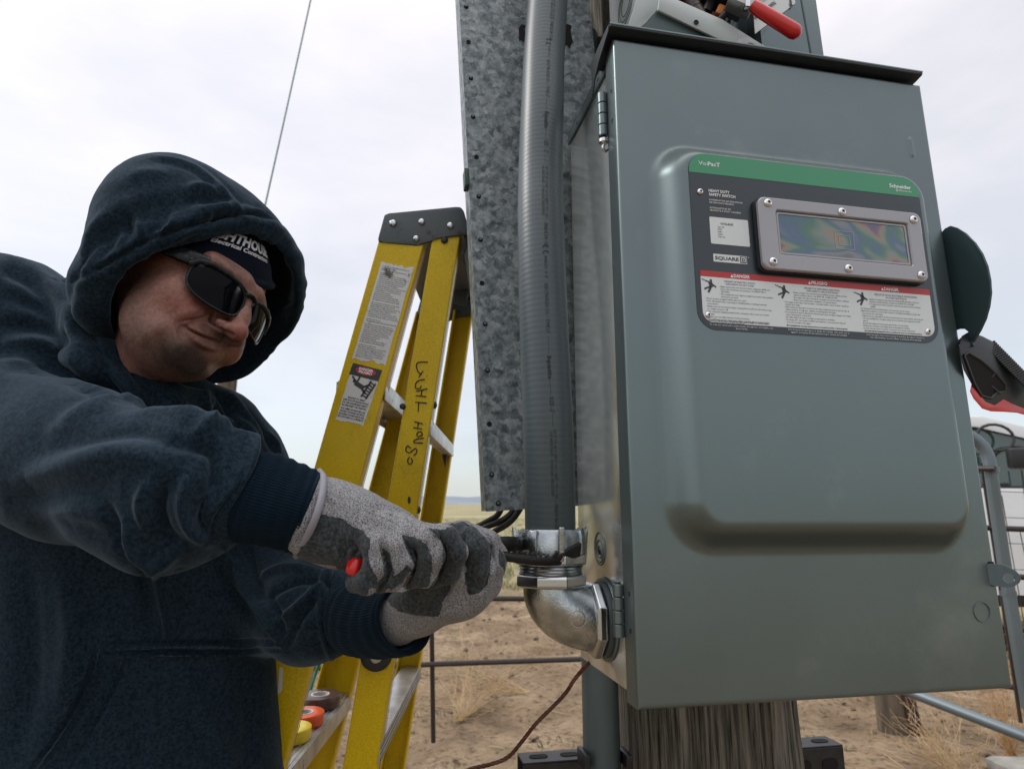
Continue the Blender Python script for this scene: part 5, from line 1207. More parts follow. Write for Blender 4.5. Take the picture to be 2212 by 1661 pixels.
# three rolls of tape on the low step
zt = zs_[2] + .0020
def roll(u, v, d, r, h, m, label, mc):
    p = W(u, v, d); M = Matrix.Translation((p.x, p.y, zt)); t = thing('tape_roll', label, 'tape roll', M)
    bm = BM(); ring = [(r * .44, .001), (r, 0), (r, h)] 
    prof = [(r * .46, .0005), (r - .001, 0), (r, .001), (r, h - .001), (r - .001, h), (r * .46, h - .0005)]; lathe(bm, prof + [prof[0]], None, 48, cap=False); obj('tape', bm, m, t, angle=50)
    prof = [(r * .38, 0), (r * .455, 0), (r * .455, h), (r * .38, h), (r * .38, 0)]; bm = BM(); lathe(bm, prof, None, 36, cap=False); obj('core', bm, mc, t, angle=40)
    return t
CORE = mat('pale_core', (.55, .54, .52), .5)
aS = rA(zs_[2]) + FV * .2 + Xh * .004
def on_step(t, w): p = aS.lerp(aS + LS - FV * .4, t) + Xh * w; return p
for t, w, r, h, m, label in ((.79, .040, .0395, .022, mat('brown_tape', (.085, .048, .042), .3), 'brown tape roll furthest along the ladder step'),
                          (.56, .040, .036, .020, mat('orange_tape', (.72, .10, .025), .35), 'orange tape roll between the brown and yellow rolls'),
                          (.385, .040, .036, .020, mat('yellow_tape', (.75, .58, .03), .35), 'yellow tape roll nearest the man on the ladder step')):
    p = on_step(t, w); tr = thing('tape_roll', label, 'tape roll', Matrix.Translation((p.x, p.y, zt)), 'tape rolls on the ladder step')
    prof = [(r * .46, .0005), (r - .001, 0), (r, .001), (r, h - .001), (r - .001, h), (r * .46, h - .0005)]; bm = BM(); lathe(bm, prof + [prof[0]], None, 48, cap=False); obj('tape', bm, m, tr, angle=50)
    prof = [(r * .38, 0), (r * .455, 0), (r * .455, h + .0004), (r * .38, h + .0004), (r * .38, 0)]; bm = BM(); lathe(bm, prof, None, 36, cap=False); obj('core', bm, CORE, tr, angle=40)
# sticker at the lower part of the near front rail
bm = BM(); 
sticker('lower_sticker', ((604, 1440), (612, 1440), (610, 1490), (600, 1500)), STW, railA, 6, .0006, .02)
# ------------------------------------------------------------------ sculpting: signed distance fields -> surface nets
class SDF:
    """field in camera-aligned axes (right, forward, up), metres"""
    def __init__(s, lo, hi, h):
        s.lo = np.array(lo, np.float32); s.h = h; s.n = np.ceil((np.array(hi) - np.array(lo)) / h).astype(int) + 1
        s.D = np.full(s.n, 1.0, np.float32)
    def reg(s, lo, hi):
        a = np.clip(np.floor((np.array(lo) - s.lo) / s.h).astype(int), 0, s.n); b = np.clip(np.ceil((np.array(hi) - s.lo) / s.h).astype(int) + 1, 0, s.n)
        sl = tuple(slice(x, y) for x, y in zip(a, b))
        g = [s.lo[i] + s.h * np.arange(a[i], b[i], dtype=np.float32) for i in range(3)]
        return sl, g[0][:, None, None], g[1][None, :, None], g[2][None, None, :]
    def put(s, sl, d, k, op):
        D = s.D[sl]
        if D.size == 0: return
        if op == 'u':
            if k > 0: h = np.maximum(k - np.abs(D - d), 0) / k; s.D[sl] = np.minimum(D, d) - h * h * k * .25
            else: s.D[sl] = np.minimum(D, d)
        elif op == 's':
            e = -d
            if k > 0: h = np.maximum(k - np.abs(D - e), 0) / k; s.D[sl] = np.maximum(D, e) + h * h * k * .25
            else: s.D[sl] = np.maximum(D, e)
    def cap(s, a, b, ra, rb, k=.01, op='u', sy=1.0):
        a, b = np.array(a, float), np.array(b, float); m = max(ra, rb) * max(1, sy) + k + .012
        sl, X, Y, Z = s.reg(np.minimum(a, b) - m, np.maximum(a, b) + m)
        ab = b - a; w = np.array([1, 1 / sy, 1]); ab2 = ab * w; L = max((ab2 ** 2).sum(), 1e-12)
        px, py, pz = X - a[0], (Y - a[1]) / sy, Z - a[2]
        t = np.clip((px * ab2[0] + py * ab2[1] + pz * ab2[2]) / L, 0, 1)
        d = np.sqrt((px - t * ab2[0]) ** 2 + (py - t * ab2[1]) ** 2 + (pz - t * ab2[2]) ** 2) - (ra + (rb - ra) * t)
        s.put(sl, d * min(1, sy) if sy < 1 else d, k, op)
    def ell(s, c, r, Rm=None, k=.01, op='u', ret=False):
        c = np.array(c, float); r = np.array(r, float); m = r.max() + k + .012
        sl, X, Y, Z = s.reg(c - m, c + m); X, Y, Z = X - c[0], Y - c[1], Z - c[2]
        if Rm is not None:
            Rm = np.array(Rm); X, Y, Z = (Rm[0, 0] * X + Rm[1, 0] * Y + Rm[2, 0] * Z, Rm[0, 1] * X + Rm[1, 1] * Y + Rm[2, 1] * Z, Rm[0, 2] * X + Rm[1, 2] * Y + Rm[2, 2] * Z)
        k0 = np.sqrt((X / r[0]) ** 2 + (Y / r[1]) ** 2 + (Z / r[2]) ** 2); k1 = np.sqrt((X / r[0] ** 2) ** 2 + (Y / r[1] ** 2) ** 2 + (Z / r[2] ** 2) ** 2) + 1e-9
        s.put(sl, k0 * (k0 - 1) / k1, k, op)
    def chain(s, P, k=.01, kj=None, op='u', sy=1.0):
        """P: (u, v, depth, radius in picture units); joints inside a chain blend with kj"""
        Q = [(np.array(C3(u, v, d)), r * d / FPX) for u, v, d, r in P]
        if len(Q) == 1: s.cap(Q[0][0], Q[0][0], Q[0][1], Q[0][1], k, op, sy)
        for i in range(len(Q) - 1): s.cap(Q[i][0], Q[i + 1][0], Q[i][1], Q[i + 1][1], k if i == 0 or kj is None else kj, op, sy)
    def chain2(s, P, k, ki=.004, sy=1.0):
        """a limb made first on its own (union inside), then blended as one with the rest"""
        Q = [(np.array(C3(u, v, d)), r * d / FPX) for u, v, d, r in P]
        lo = np.min([q[0] - q[1] for q in Q], 0) - k - .012; hi = np.max([q[0] + q[1] for q in Q], 0) + k + .012
        sl, X, Y, Z = s.reg(lo, hi); best = None
        for i in range(len(Q) - 1):
            a, ra = Q[i]; b, rb = Q[i + 1]; ab = b - a; L = max((ab ** 2).sum(), 1e-12)
            px, py, pz = X - a[0], Y - a[1], Z - a[2]; t = np.clip((px * ab[0] + py * ab[1] + pz * ab[2]) / L, 0, 1)
            d = np.sqrt((px - t * ab[0]) ** 2 + (py - t * ab[1]) ** 2 + (pz - t * ab[2]) ** 2) - (ra + (rb - ra) * t)
            if best is None: best = d
            else: h = np.maximum(ki - np.abs(best - d), 0) / ki; best = np.minimum(best, d) - h * h * ki * .25
        s.put(sl, best, k, 'u')
    def mesh(s):
        D = s.D; S = D < 0
        n = np.array(D.shape); c = tuple(n - 1)
        cnt = np.zeros(c, np.int8)
        for i in (0, 1):
            for j in (0, 1):
                for k in (0, 1): cnt += S[i:i + c[0], j:j + c[1], k:k + c[2]]
        act = np.argwhere((cnt > 0) & (cnt < 8)); del cnt
        idx = np.full(c, -1, np.int32); idx[tuple(act.T)] = np.arange(len(act))
        off = np.array([(i, j, k) for i in (0, 1) for j in (0, 1) for k in (0, 1)])
        val = np.stack([D[tuple((act + o).T)] for o in off], 1)
        P = np.zeros((len(act), 3)); W_ = np.zeros(len(act))
        for a in range(8):
            for b in range(a + 1, 8):
                if np.abs(off[a] - off[b]).sum() != 1: continue
                va, vb = val[:, a], val[:, b]; cr_ = (va < 0) != (vb < 0)
                t = np.where(cr_, va / np.where(np.abs(va - vb) < 1e-12, 1, va - vb), 0)
                P += (off[a] + t[:, None] * (off[b] - off[a])) * cr_[:, None]; W_ += cr_
        V = s.lo + s.h * (act + P / W_[:, None])
        F = []
        for ax in range(3):
            o = [0, 0, 0]; o[ax] = 1
            A = S[:n[0] - o[0], :n[1] - o[1], :n[2] - o[2]]; B = S[o[0]:, o[1]:, o[2]:]
            e = np.argwhere(A != B); b1, b2 = [(1, 2), (2, 0), (0, 1)][ax]
            e = e[(e[:, b1] > 0) & (e[:, b2] > 0) & (e[:, b1] < n[b1] - 1) & (e[:, b2] < n[b2] - 1)]
            q = []
            for d1, d2 in ((1, 1), (0, 1), (0, 0), (1, 0)):
                t = e.copy(); t[:, b1] -= d1; t[:, b2] -= d2; q.append(idx[tuple(t.T)])
            q = np.stack(q, 1); inside = S[tuple(e.T)]; q[~inside] = q[~inside][:, ::-1]; F.append(q)
        F = np.concatenate(F); F = F[(F >= 0).all(1)]
        return V, F
def vnormals(V, F):
    a, b, c, d = (V[F[:, i]] for i in range(4)); n = np.cross(c - a, d - b); N = np.zeros_like(V)
    for i in range(4): np.add.at(N, F[:, i], n)
    return N / (np.linalg.norm(N, axis=1, keepdims=True) + 1e-12)
def smooth(V, F, it=2, lam=.5):
    n = len(V); E = np.concatenate([F[:, [0, 1]], F[:, [1, 2]], F[:, [2, 3]], F[:, [3, 0]]])
    i = np.concatenate([E[:, 0], E[:, 1]]); j = np.concatenate([E[:, 1], E[:, 0]]); deg = np.bincount(i, minlength=n).astype(float)[:, None] + 1e-9
    for _ in range(it):
        S_ = np.stack([np.bincount(i, V[j, k], n) for k in range(3)], 1); V = V + lam * (S_ / deg - V)
    return V
def subdiv(V, F):
    """one linear quad subdivision"""
    n = len(V); E = np.sort(np.concatenate([F[:, [0, 1]], F[:, [1, 2]], F[:, [2, 3]], F[:, [3, 0]]]), 1)
    key = E[:, 0].astype(np.int64) * n + E[:, 1]; u, inv = np.unique(key, return_inverse=True)
    mid = (V[u // n] + V[u % n]) / 2; c = V[F].mean(1); m = len(F)
    e = [n + inv[k * m:(k + 1) * m] for k in range(4)]; ci = n + len(u) + np.arange(m)
    Fn = np.concatenate([np.stack([F[:, k], e[k], ci, e[k - 1]], 1) for k in range(4)])
    return np.concatenate([V, mid, c]), Fn
def px(V): return np.stack([CX + V[:, 0] / V[:, 1] * FPX, CY - V[:, 2] / V[:, 1] * FPX], 1)
def dist_poly(P, L):
    """distance from picture points P to the polyline L, and the fraction along it"""
    best = np.full(len(P), 1e9); tt = np.zeros(len(P)); n = len(L) - 1
    for i in range(n):
        a, b = np.array(L[i], float), np.array(L[i + 1], float); ab = b - a; t = np.clip(((P - a) @ ab) / max(ab @ ab, 1e-9), 0, 1)
        d = np.hypot(*(P - a - t[:, None] * ab).T); m = d < best; best[m] = d[m]; tt[m] = (i + t[m]) / n
    return best, tt
def strokes_on(V, F, ST, facing=True, fallback=.0):
    """clay strokes: (points, width px, height m) raise or lower the surface along its normal"""
    N = vnormals(V, F); P = px(V); view = -V / np.linalg.norm(V, axis=1, keepdims=True); f = (N * view).sum(1); fw = np.clip((f - .02) / .25, 0, 1)
    disp = np.zeros(len(V))
    for st in ST:
        L, w, h = st[:3]; L = [tuple(p) for p in spline(L, 4)] if len(L) > 2 else L
        lo = np.min(L, 0) - 3 * w; hi = np.max(L, 0) + 3 * w; m = np.where((P[:, 0] > lo[0]) & (P[:, 0] < hi[0]) & (P[:, 1] > lo[1]) & (P[:, 1] < hi[1]) & (fw > 0))[0]
        if len(m) == 0: continue
        d, t = dist_poly(P[m], L); taper = np.clip(np.sin(np.pi * np.clip(t, .02, .98)), 0, 1) ** .5
        disp[m] += h * np.exp(-(d / w) ** 2) * taper * fw[m]
    return V + N * disp[:, None]
def in_poly(P, L):
    x, y = P[:, 0], P[:, 1]; r = np.zeros(len(P), bool); n = len(L)
    for i in range(n):
        (x1, y1), (x2, y2) = L[i], L[(i + 1) % n]
        c = ((y1 > y) != (y2 > y)); r ^= c & (x < (x2 - x1) * (y - y1) / (y2 - y1 + 1e-12) + x1)
    return r
def to_world(V): Mx = np.array(CR); return V @ Mx.T + np.array([0, 0, CAMZ])
def sculpt_obj(name, V, F, m, parent, attr=None):
    me = mesh_np(name, to_world(V), F)
    if attr is not None:
        a = me.attributes.new('coat', 'FLOAT', 'POINT'); a.data.foreach_set('value', attr.astype(np.float32))
    me.polygons.foreach_set('use_smooth', [True] * len(me.polygons))
    o = bpy.data.objects.new(name, me); COL.objects.link(o); me.materials.append(m); o.parent = parent
    if parent is not None: o.matrix_parent_inverse = WM(parent).inverted()
    return o
def n3(V, s, seed=0):
    """cheap smooth noise over points"""
    r = np.random.RandomState(seed); out = np.zeros(len(V))
    for k in range(7):
        d = r.randn(3); d /= np.linalg.norm(d); out += np.sin(V @ d * s * r.uniform(.7, 1.5) + r.rand() * 6.28 + 1.3 * np.sin(V @ r.randn(3) * s * .6))
    return out / 7

# ------------------------------------------------------------------ the man
FLEECE = mat('navy_fleece', (.0075, .0150, .0240), 1.0, spec=.04, sheen=.22, sheen_tint=(.62, .80, 1.0), col2=(.0185, .0320, .0460), nscale=240, bump=.45, bscale=2200, bdist=.0008, detail=9, grain=.38)
FLEECE.node_tree.nodes['Principled BSDF'].inputs['Sheen Roughness'].default_value = .38
RIBM = mat('navy_rib_knit', (.0045, .0115, .020), .95, spec=.05, sheen=.10, sheen_tint=(.62, .78, 1.0), bump=.2, bscale=700, bdist=.0005)
BEANIE = mat('black_beanie_knit', (.0030, .0050, .012), .95, spec=.1, sheen=.04, sheen_tint=(.5, .65, 1), bump=.35, bscale=650, bdist=.0008)
man = thing('person', 'man in a navy hooded sweatshirt, sunglasses and speckled work gloves gripping pliers', 'person', Matrix.Translation((W(245, 1400, .88).x, W(245, 1400, .88).y, 0)))

# --- head frame
HS = 1.07
_F = Vector((.915, -.37, -.16)).normalized(); _U = Vector((.29, .48, .84)); _U = (_U - _F * _U.dot(_F)).normalized(); _X = _U.cross(_F)
GSH = HS_SH = 0
HR = np.array([list(_X), list(-_F), list(_U)]).T                 # head axes: x picture right, -y out of the face, z up
HC = np.array(C3(535, 650, .79) - (_F * .100 + _U * .012) * HS)
def HL(x, y, z): return HC + HR @ (np.array([x, -y, z]) * HS)      # y given positive out of the face
hf = SDF(HC - .148, HC + .148, .0012)
def he(c, r, k=.01, op='u', rot=None):
    Rm = HR if rot is None else HR @ np.array(Matrix.Rotation(R(rot[1]), 3, rot[0]))
    hf.ell(HL(*c), np.array(r) * HS, Rm, k, op)
def hc(a, b, ra, rb, k=.008, op='u'): hf.cap(HL(*a), HL(*b), ra * HS, rb * HS, k, op)
he((0, -.006, .030), (.072, .092, .089), 0)                      # skull
he((0, .030, .010), (.064, .060, .072), .02)                     # front of the face
he((-.004, .036, -.038), (.045, .048, .048), .03)                    # lower face
he((-.007, .060, -.077), (.025, .026, .020), .025)                   # chin
he((-.004, .040, -.080), (.038, .032, .022), .03)                    # fleshy underside
for s in (-1, 1):
    he((s * .038 - .004, .032, -.050), (.021, .030, .030), .03)         # jaw, jowl
    he((s * .040 - .004, .060, -.028), (.025, .022, .022), .022)        # cheek
    he((s * .036, .074, -.040), (.017, .014, .014), .014)        # raised apple of the cheek
    hc((s * .012, .092, .030), (s * .048, .074, .027), .009, .008, .016)   # brow
    he((s * .031, .085, .012), (.018, .010, .011), .008, 's')    # eye socket
    he((s * .031, .074, .012), (.0125, .012, .012), .004)        # eyeball and lids
    hc((s * .019, .082, .010), (s * .043, .078, .010), .0035, .003, .006)
    hc((s * .036 - .007, .062, -.070), (s * .018 - .007, .074, -.075), .010, .010, .02)
    hc((s * .076, -.012, .012), (s * .080, -.018, -.012), .011, .007, .008)
    he((s * .0135, .106, -.036), (.0074, .0100, .0072), .005)    # nostril wing
hc((0, .093, .022), (0, .106, -.012), .0085, .0095, .012)        # bridge
hc((0, .106, -.012), (0, .1150, -.030), .0085, .0095, .010)
he((0, .1155, -.033), (.0108, .0105, .0098), .006)               # tip
for s in (-1, 1): he((s * .0075, .116, -.0445), (.0040, .0060, .0035), .003, 's')
he((-.003, .079, -.047), (.029, .018, .017), .018)                   # muzzle
hc((-.024, .085, -.0480), (.014, .086, -.0480), .0045, .0045, .008)   # upper lip
hc((-.023, .085, -.0565), (.015, .086, -.0565), .0060, .0060, .010)   # lower lip
# pressed mouth, pulled to the near side
# neck
hf.cap(HL(.01, -.010, -.050), HL(.02, -.015, -.095), .040, .036, .03)
V, F = hf.mesh(); V = smooth(V, F, 2, .4); del hf
FST = [([(398, 705), (418, 717), (444, 729), (476, 740)], 2.6, -.0095), ([(412, 697), (440, 706), (464, 717)], 8, -.0022), ([(416, 731), (442, 746), (468, 755)], 7, .0050), ([(463, 676), (457, 690), (464, 706)], 3.2, -.0085), ([(466, 707), (482, 716), (504, 723)], 3.2, -.0085), ([(470, 690), (476, 700)], 7, .0030), ([(392, 694), (428, 689), (455, 677)], 3, -.0030), ([(425, 752), (448, 760), (470, 764)], 8, -.0022),
       ([(462, 690), (440, 692), (415, 698), (398, 708), (394, 720)], 4, -.0026), ([(450, 668), (420, 672), (390, 682), (366, 702)], 10, .0022), ([(394, 700), (388, 716), (392, 732)], 5, -.0022),
       ([(344, 715), (350, 750), (362, 790)], 6, -.0016), ([(330, 720), (336, 755), (350, 790)], 10, .0014), ([(378, 790), (396, 806), (420, 812)], 6, -.0012), ([(498, 690), (486, 700), (482, 712)], 3.5, -.0022),
       ([(372, 700), (330, 715), (300, 745)], 16, .002), ([(450, 640), (500, 665), (520, 672)], 8, -.001)]
V = strokes_on(V, F, FST)
SKIN = bpy.data.materials.new('skin'); SKIN.use_nodes = True; nt = SKIN.node_tree; n, l = nt.nodes, nt.links
b = n['Principled BSDF']; b.inputs['Roughness'].default_value = .46; b.inputs['Specular IOR Level'].default_value = .4
b.inputs['Subsurface Weight'].default_value = .12; b.inputs['Subsurface Radius'].default_value = (.012, .004, .002); b.inputs['Subsurface Scale'].default_value = .5
at = n.new('ShaderNodeAttribute'); at.attribute_name = 'coat'; at2 = n.new('ShaderNodeAttribute'); at2.attribute_name = 'flush'
gx = n.new('ShaderNodeNewGeometry')
def nz_(sc, det=5, ro=.6):
    a = n.new('ShaderNodeTexNoise'); a.inputs['Scale'].default_value = sc; a.inputs['Detail'].default_value = det; a.inputs['Roughness'].default_value = ro; l.new(gx.outputs['Position'], a.inputs['Vector']); return a.outputs['Fac']
def rp_(s, a0, c0, a1, c1):
    r = n.new('ShaderNodeValToRGB'); l.new(s, r.inputs[0]); e = r.color_ramp.elements; e[0].position = a0; e[0].color = (*c0, 1); e[1].position = a1; e[1].color = (*c1, 1); return r.outputs[0]
base = rp_(nz_(38), .3, (.205, .100, .077), .7, (.30, .158, .122))
x1_ = n.new('ShaderNodeMixRGB'); l.new(at2.outputs['Fac'], x1_.inputs[0]); l.new(base, x1_.inputs[1]); x1_.inputs[2].default_value = (.29, .08, .065, 1)
fine = rp_(nz_(230, 5, .75), .32, (.62, .58, .58), .68, (1.22, 1.18, 1.16)); x2_ = n.new('ShaderNodeMixRGB'); x2_.blend_type = 'MULTIPLY'; x2_.inputs[0].default_value = 1; l.new(x1_.outputs[0], x2_.inputs[1]); l.new(fine, x2_.inputs[2])
vz = n.new('ShaderNodeTexNoise'); vz.inputs['Scale'].default_value = 1100; vz.inputs['Detail'].default_value = 3; l.new(gx.outputs['Position'], vz.inputs['Vector'])
hr = n.new('ShaderNodeMapRange'); hr.inputs[1].default_value = .38; hr.inputs[2].default_value = .52; l.new(vz.outputs['Fac'], hr.inputs[0])
mm_ = n.new('ShaderNodeMath'); mm_.operation = 'MULTIPLY_ADD'; l.new(hr.outputs[0], mm_.inputs[0]); mm_.inputs[1].default_value = .5; mm_.inputs[2].default_value = .5
m2_ = n.new('ShaderNodeMath'); m2_.operation = 'MULTIPLY'; l.new(mm_.outputs[0], m2_.inputs[0]); l.new(at.outputs['Fac'], m2_.inputs[1])
x3_ = n.new('ShaderNodeMixRGB'); l.new(m2_.outputs[0], x3_.inputs[0]); l.new(x2_.outputs[0], x3_.inputs[1]); x3_.inputs[2].default_value = (.050, .036, .030, 1); l.new(x3_.outputs[0], b.inputs['Base Color'])
bp = n.new('ShaderNodeBump'); bp.inputs['Strength'].default_value = .55; bp.inputs['Distance'].default_value = .0016; l.new(nz_(330, 6, .8), bp.inputs['Height']); l.new(bp.outputs[0], b.inputs['Normal'])
LV = ((V - HC) @ HR) / HS; LV[:, 1] *= -1
def blob(c, r): return np.exp(-(((LV - np.array(c)) / np.array(r)) ** 2).sum(1))
stub = np.clip(1.9 * blob((-.007, .085, -.083), (.024, .035, .014)) + .75 * blob((-.003, .095, -.044), (.026, .03, .007)) + .35 * blob((-.035, .07, -.088), (.03, .03, .022)) + .35 * blob((.035, .07, -.088), (.03, .03, .022))
               + .75 * blob((-.066, .016, -.035), (.022, .03, .045)) + .35 * blob((-.05, .03, -.095), (.04, .05, .02)) + .5 * blob((-.032, .088, .034), (.018, .02, .0045)) + .5 * blob((.032, .088, .034), (.018, .02, .0045)), 0, 1)
flush = np.clip(.75 * blob((-.042, .07, -.035), (.022, .03, .018)) + .75 * blob((.042, .07, -.035), (.022, .03, .018)) + .8 * blob((0, .125, -.034), (.016, .02, .014)) + .6 * blob((0, .095, -.074), (.022, .02, .006)), 0, 1)
face = sculpt_obj('head', V, F, SKIN, man, stub)
NH = vnormals(V, F); rgh = np.random.RandomState(21); pick = np.where((stub > .22) & (LV[:, 1] > -.02))[0]; wgt = stub[pick] ** 1.3; pick = rgh.choice(pick, 5200, p=wgt / wgt.sum())
hv = []; hfc = []; upn = HR @ np.array([0, 0, 1.0])
for q_, i_ in enumerate(pick):
    p = V[i_] + rgh.randn(3) * .0006; n_ = NH[i_]; L_ = (.0016 + .0042 * min(1, stub[i_]) ** 2) * rgh.uniform(.6, 1.3)
    d_h = n_ * .75 - upn * (.65 if LV[i_, 2] < 0 else -.2) + rgh.randn(3) * .35; d_h /= np.linalg.norm(d_h); sd_ = np.cross(d_h, n_ + rgh.randn(3) * .2); sd_ /= np.linalg.norm(sd_) + 1e-9
    hv += [p - n_ * .0004 - sd_ * .00013, p - n_ * .0004 + sd_ * .00013, p + d_h * L_]; hfc.append((q_ * 3, q_ * 3 + 1, q_ * 3 + 2))
stb = sculpt_obj('stubble', np.array(hv), np.array(hfc), mat('stubble_hair', (.030, .020, .015), .7), face); stb['kind'] = 'stuff'
a = face.data.attributes.new('flush', 'FLOAT', 'POINT'); a.data.foreach_set('value', flush.astype(np.float32))
def hw_(x, y, z): return Vector(to_world(HL(x, y, z)[None])[0])
# beanie
bf = SDF(HC - .15, HC + .15, .0022)
bf.ell(HL(0, -.010, .030), np.array((.0835, .1035, .0985)) * HS, HR, 0)
bn = HR @ np.array([-.58, -.30, 1.0]); bn /= np.linalg.norm(bn); bp0 = HL(0, .0, .060)
sl, X, Y, Z = bf.reg(bf.lo, bf.lo + 1)
pd = (X - bp0[0]) * bn[0] + (Y - bp0[1]) * bn[1] + (Z - bp0[2]) * bn[2]
bf.D = np.maximum(bf.D, -pd).astype(np.float32)
e_ = bf.D.copy(); sl2 = None
tmp = SDF(HC - .15, HC + .15, .0022); tmp.ell(HL(0, -.010, .030), np.array((.0835, .1035, .0985)) * HS, HR, 0)
bf.D = np.minimum(bf.D, np.sqrt((pd - .006) ** 2 + (tmp.D - .0005) ** 2) - .0048).astype(np.float32)
V, F = bf.mesh(); V = smooth(V, F, 2, .4); beanie = sculpt_obj('beanie', V, F, BEANIE, man); del bf, tmp
def bean_pt(x, z, lift=.0012):
    """point on the beanie: x metres round from the middle of the forehead, z metres up in the head frame"""
    z = z + .36 * (x + .02); a = x / .095; q = max(0, 1 - ((z - .030) / .0985) ** 2) ** .5; return hw_((.0835 + lift) * q * math.sin(a), -.010 + (.1035 + lift) * q * math.cos(a), z)
bm = BM()
BTZ, BTS, BTX = .0715, 1.0, -.038
write(bm, 'LIGHTHOUSE', lambda x, y: bean_pt(x, y - .10 * 0), BTX, BTZ + .004, .0165, .100, 'c', .045)
write(bm, 'Electrical Contractors', lambda x, y: bean_pt(x, y), BTX + .006, BTZ - .0050, .0066, .084, 'c', .03)
obj('beanie_lettering', bm, mat('beanie_thread', (.50, .50, .52), .8), beanie, smooth=False, space='world')
# sunglasses
GLF = mat('mottled_frame', (.004, .006, .007), .30, spec=.22, coat=0.0, col2=(.045, .06, .06), nscale=230, nfac=(.56, .76), detail=4)
LENS = mat('dark_lens', (.002, .002, .003), .08, spec=.07)
def gp(x, z, lift=0.0):
    """wrap surface in the head frame"""
    z = z - .004 - (.006 if x < 0 else 0) * min(1, abs(x) / .04); x = x - .003; a = x / .078; r_ = .080; return hw_((r_ + lift) * math.sin(a), .028 + (r_ + lift - .002) * math.cos(a) - .15 * (z - .010), z)
gl = thing_part = None
for s in (-1, 1):
    cx_, cz_, hw__, hh_ = ((.0380, .0035, .0325, .0220) if s < 0 else (.0345, .0060, .0300, .0210))
    oc = [(s * (cx_ + hw__ * math.copysign(abs(math.cos(R(t))) ** .66, math.cos(R(t)))), cz_ + hh_ * math.copysign(abs(math.sin(R(t))) ** .74, math.sin(R(t))) + .003 * math.cos(R(t))) for t in range(0, 360, 9)]
    bm = BM(); rings = []
    for k in np.linspace(1, .12, 7): rings.append([gp(s * cx_ + (p[0] - s * cx_) * k, cz_ + (p[1] - cz_) * k, .001 + .0022 * (1 - k)) for p in oc])
    loft(bm, rings, cap=True)
    ln_ = obj('lens', bm, LENS, man, space='world', angle=80)
    bm = BM(); P = [gp(p[0], p[1], .0012) for p in oc]; P = P + [P[0], P[1]]; tube(bm, P, .0017, 10, cap=False); fr = obj('glasses_frame', bm, GLF, man, space='world')
    # brow bar thickens into the temple arm
    bm = BM(); pts = [(s * .008, .0195), (s * .020, .0245), (s * .036, .0270), (s * .052, .0270), (s * .066, .0225), (s * .074, .0130)]
    tube(bm, [gp(p[0], p[1], .0015) for p in pts], [.0020, .0027, .0032, .0038, .0046, .0048], 12); obj('glasses_brow', bm, GLF, man, space='world')
    bm = BM(); aa = [hw_(s * x, y, z - .004) for x, y, z in ((.058, .082, .018), (.070, .070, .016), (.078, .052, .015), (.0815, .020, .013), (.0825, -.012, .011), (.081, -.03, .002))]
    rings = []
    pp, TT, NN = frames(aa)
    upv = Vector(CR @ Vector(HR @ np.array([0, 0, 1.0])))
    for i, p in enumerate(pp):
        sd = TT[i].cross(upv).normalized(); h_ = (.0105, .0095, .0075, .005, .004, .0035)[i]; rings.append([p + upv * h_ * math.sin(R(t)) + sd * .0022 * math.cos(R(t)) for t in range(0, 360, 30)])
    loft(bm, rings); obj('temple_arm', bm, GLF, man, space='world')
bm = BM(); tube(bm, [gp(x, z, .0012) for x, z in ((-.010, .016), (-.005, .0195), (0, .0205), (.005, .0195), (.010, .016))], [.0030, .0032, .0034, .0032, .0030], 12); obj('glasses_bridge', bm, GLF, man, space='world')

# --- hood
hd = SDF(C3(60, 900, .80) - Vector((.02, .17, .06)), C3(700, 300, .80) + Vector((.12, .24, .06)), .0030)
def HE(u, v, d, ru, rv, ry, k, rot=0):
    hd.ell(C3(u, v, d), (ru * d / FPX, ry, rv * d / FPX), np.array(Matrix.Rotation(R(rot), 3, 'Y')), k)
HE(392, 550, .86, 140, 202, .142, 0)
HE(492, 612, .88, 146, 200, .130, .05)
HE(410, 660, .86, 150, 160, .130, .05)
HE(262, 640, .82, 46, 56, .08, .05, 30)
hd.chain([(132, 614, .86, 10), (205, 606, .84, 30), (300, 590, .83, 60)], .03)
HE(440, 765, .90, 100, 74, .09, .05)
HE(520, 742, .90, 84, 82, .08, .05)
hull = hd.D.copy()
def hull_hit(u, v):
    dr = np.array(C3(u, v, 1.0)); t = np.arange(.55, 1.2, .002); Q = dr[None] * t[:, None]; I = np.clip(np.round((Q - hd.lo) / hd.h).astype(int), 0, hd.n - 1)
    val = hull[tuple(I.T)]; w = np.where(val < 0)[0]
    return Q[w[0]] if len(w) else Q[np.argmin(val)]
sl, X, Y, Z = hd.reg(hd.lo, hd.lo + 2)
A = [hull_hit(196, 668), hull_hit(540, 492), np.array(C3(652, 640, .955))]
n1 = np.cross(A[1] - A[0], A[2] - A[0]); n1 /= np.linalg.norm(n1)
if n1[1] > 0: n1 = -n1
pd = (X - A[0][0]) * n1[0] + (Y - A[0][1]) * n1[1] + (Z - A[0][2]) * n1[2]          # > 0 in front of the opening
pd = pd + .010 * np.sin(X * 34) * np.cos(Z * 30)
shell = np.maximum(hull, -(hull + .009))
shell = np.maximum(shell, pd)
rim = np.sqrt(((pd + .010) * .50) ** 2 + (hull + .0030) ** 2) - .0098
k = .0025; h = np.maximum(k - np.abs(shell - rim), 0) / k
hd.D = (np.minimum(shell, rim) - h * h * k * .25).astype(np.float32)
V, F = hd.mesh(); V = smooth(V, F, 2, .5)
cut = V[F].mean(1); keep = np.ones(len(F), bool)
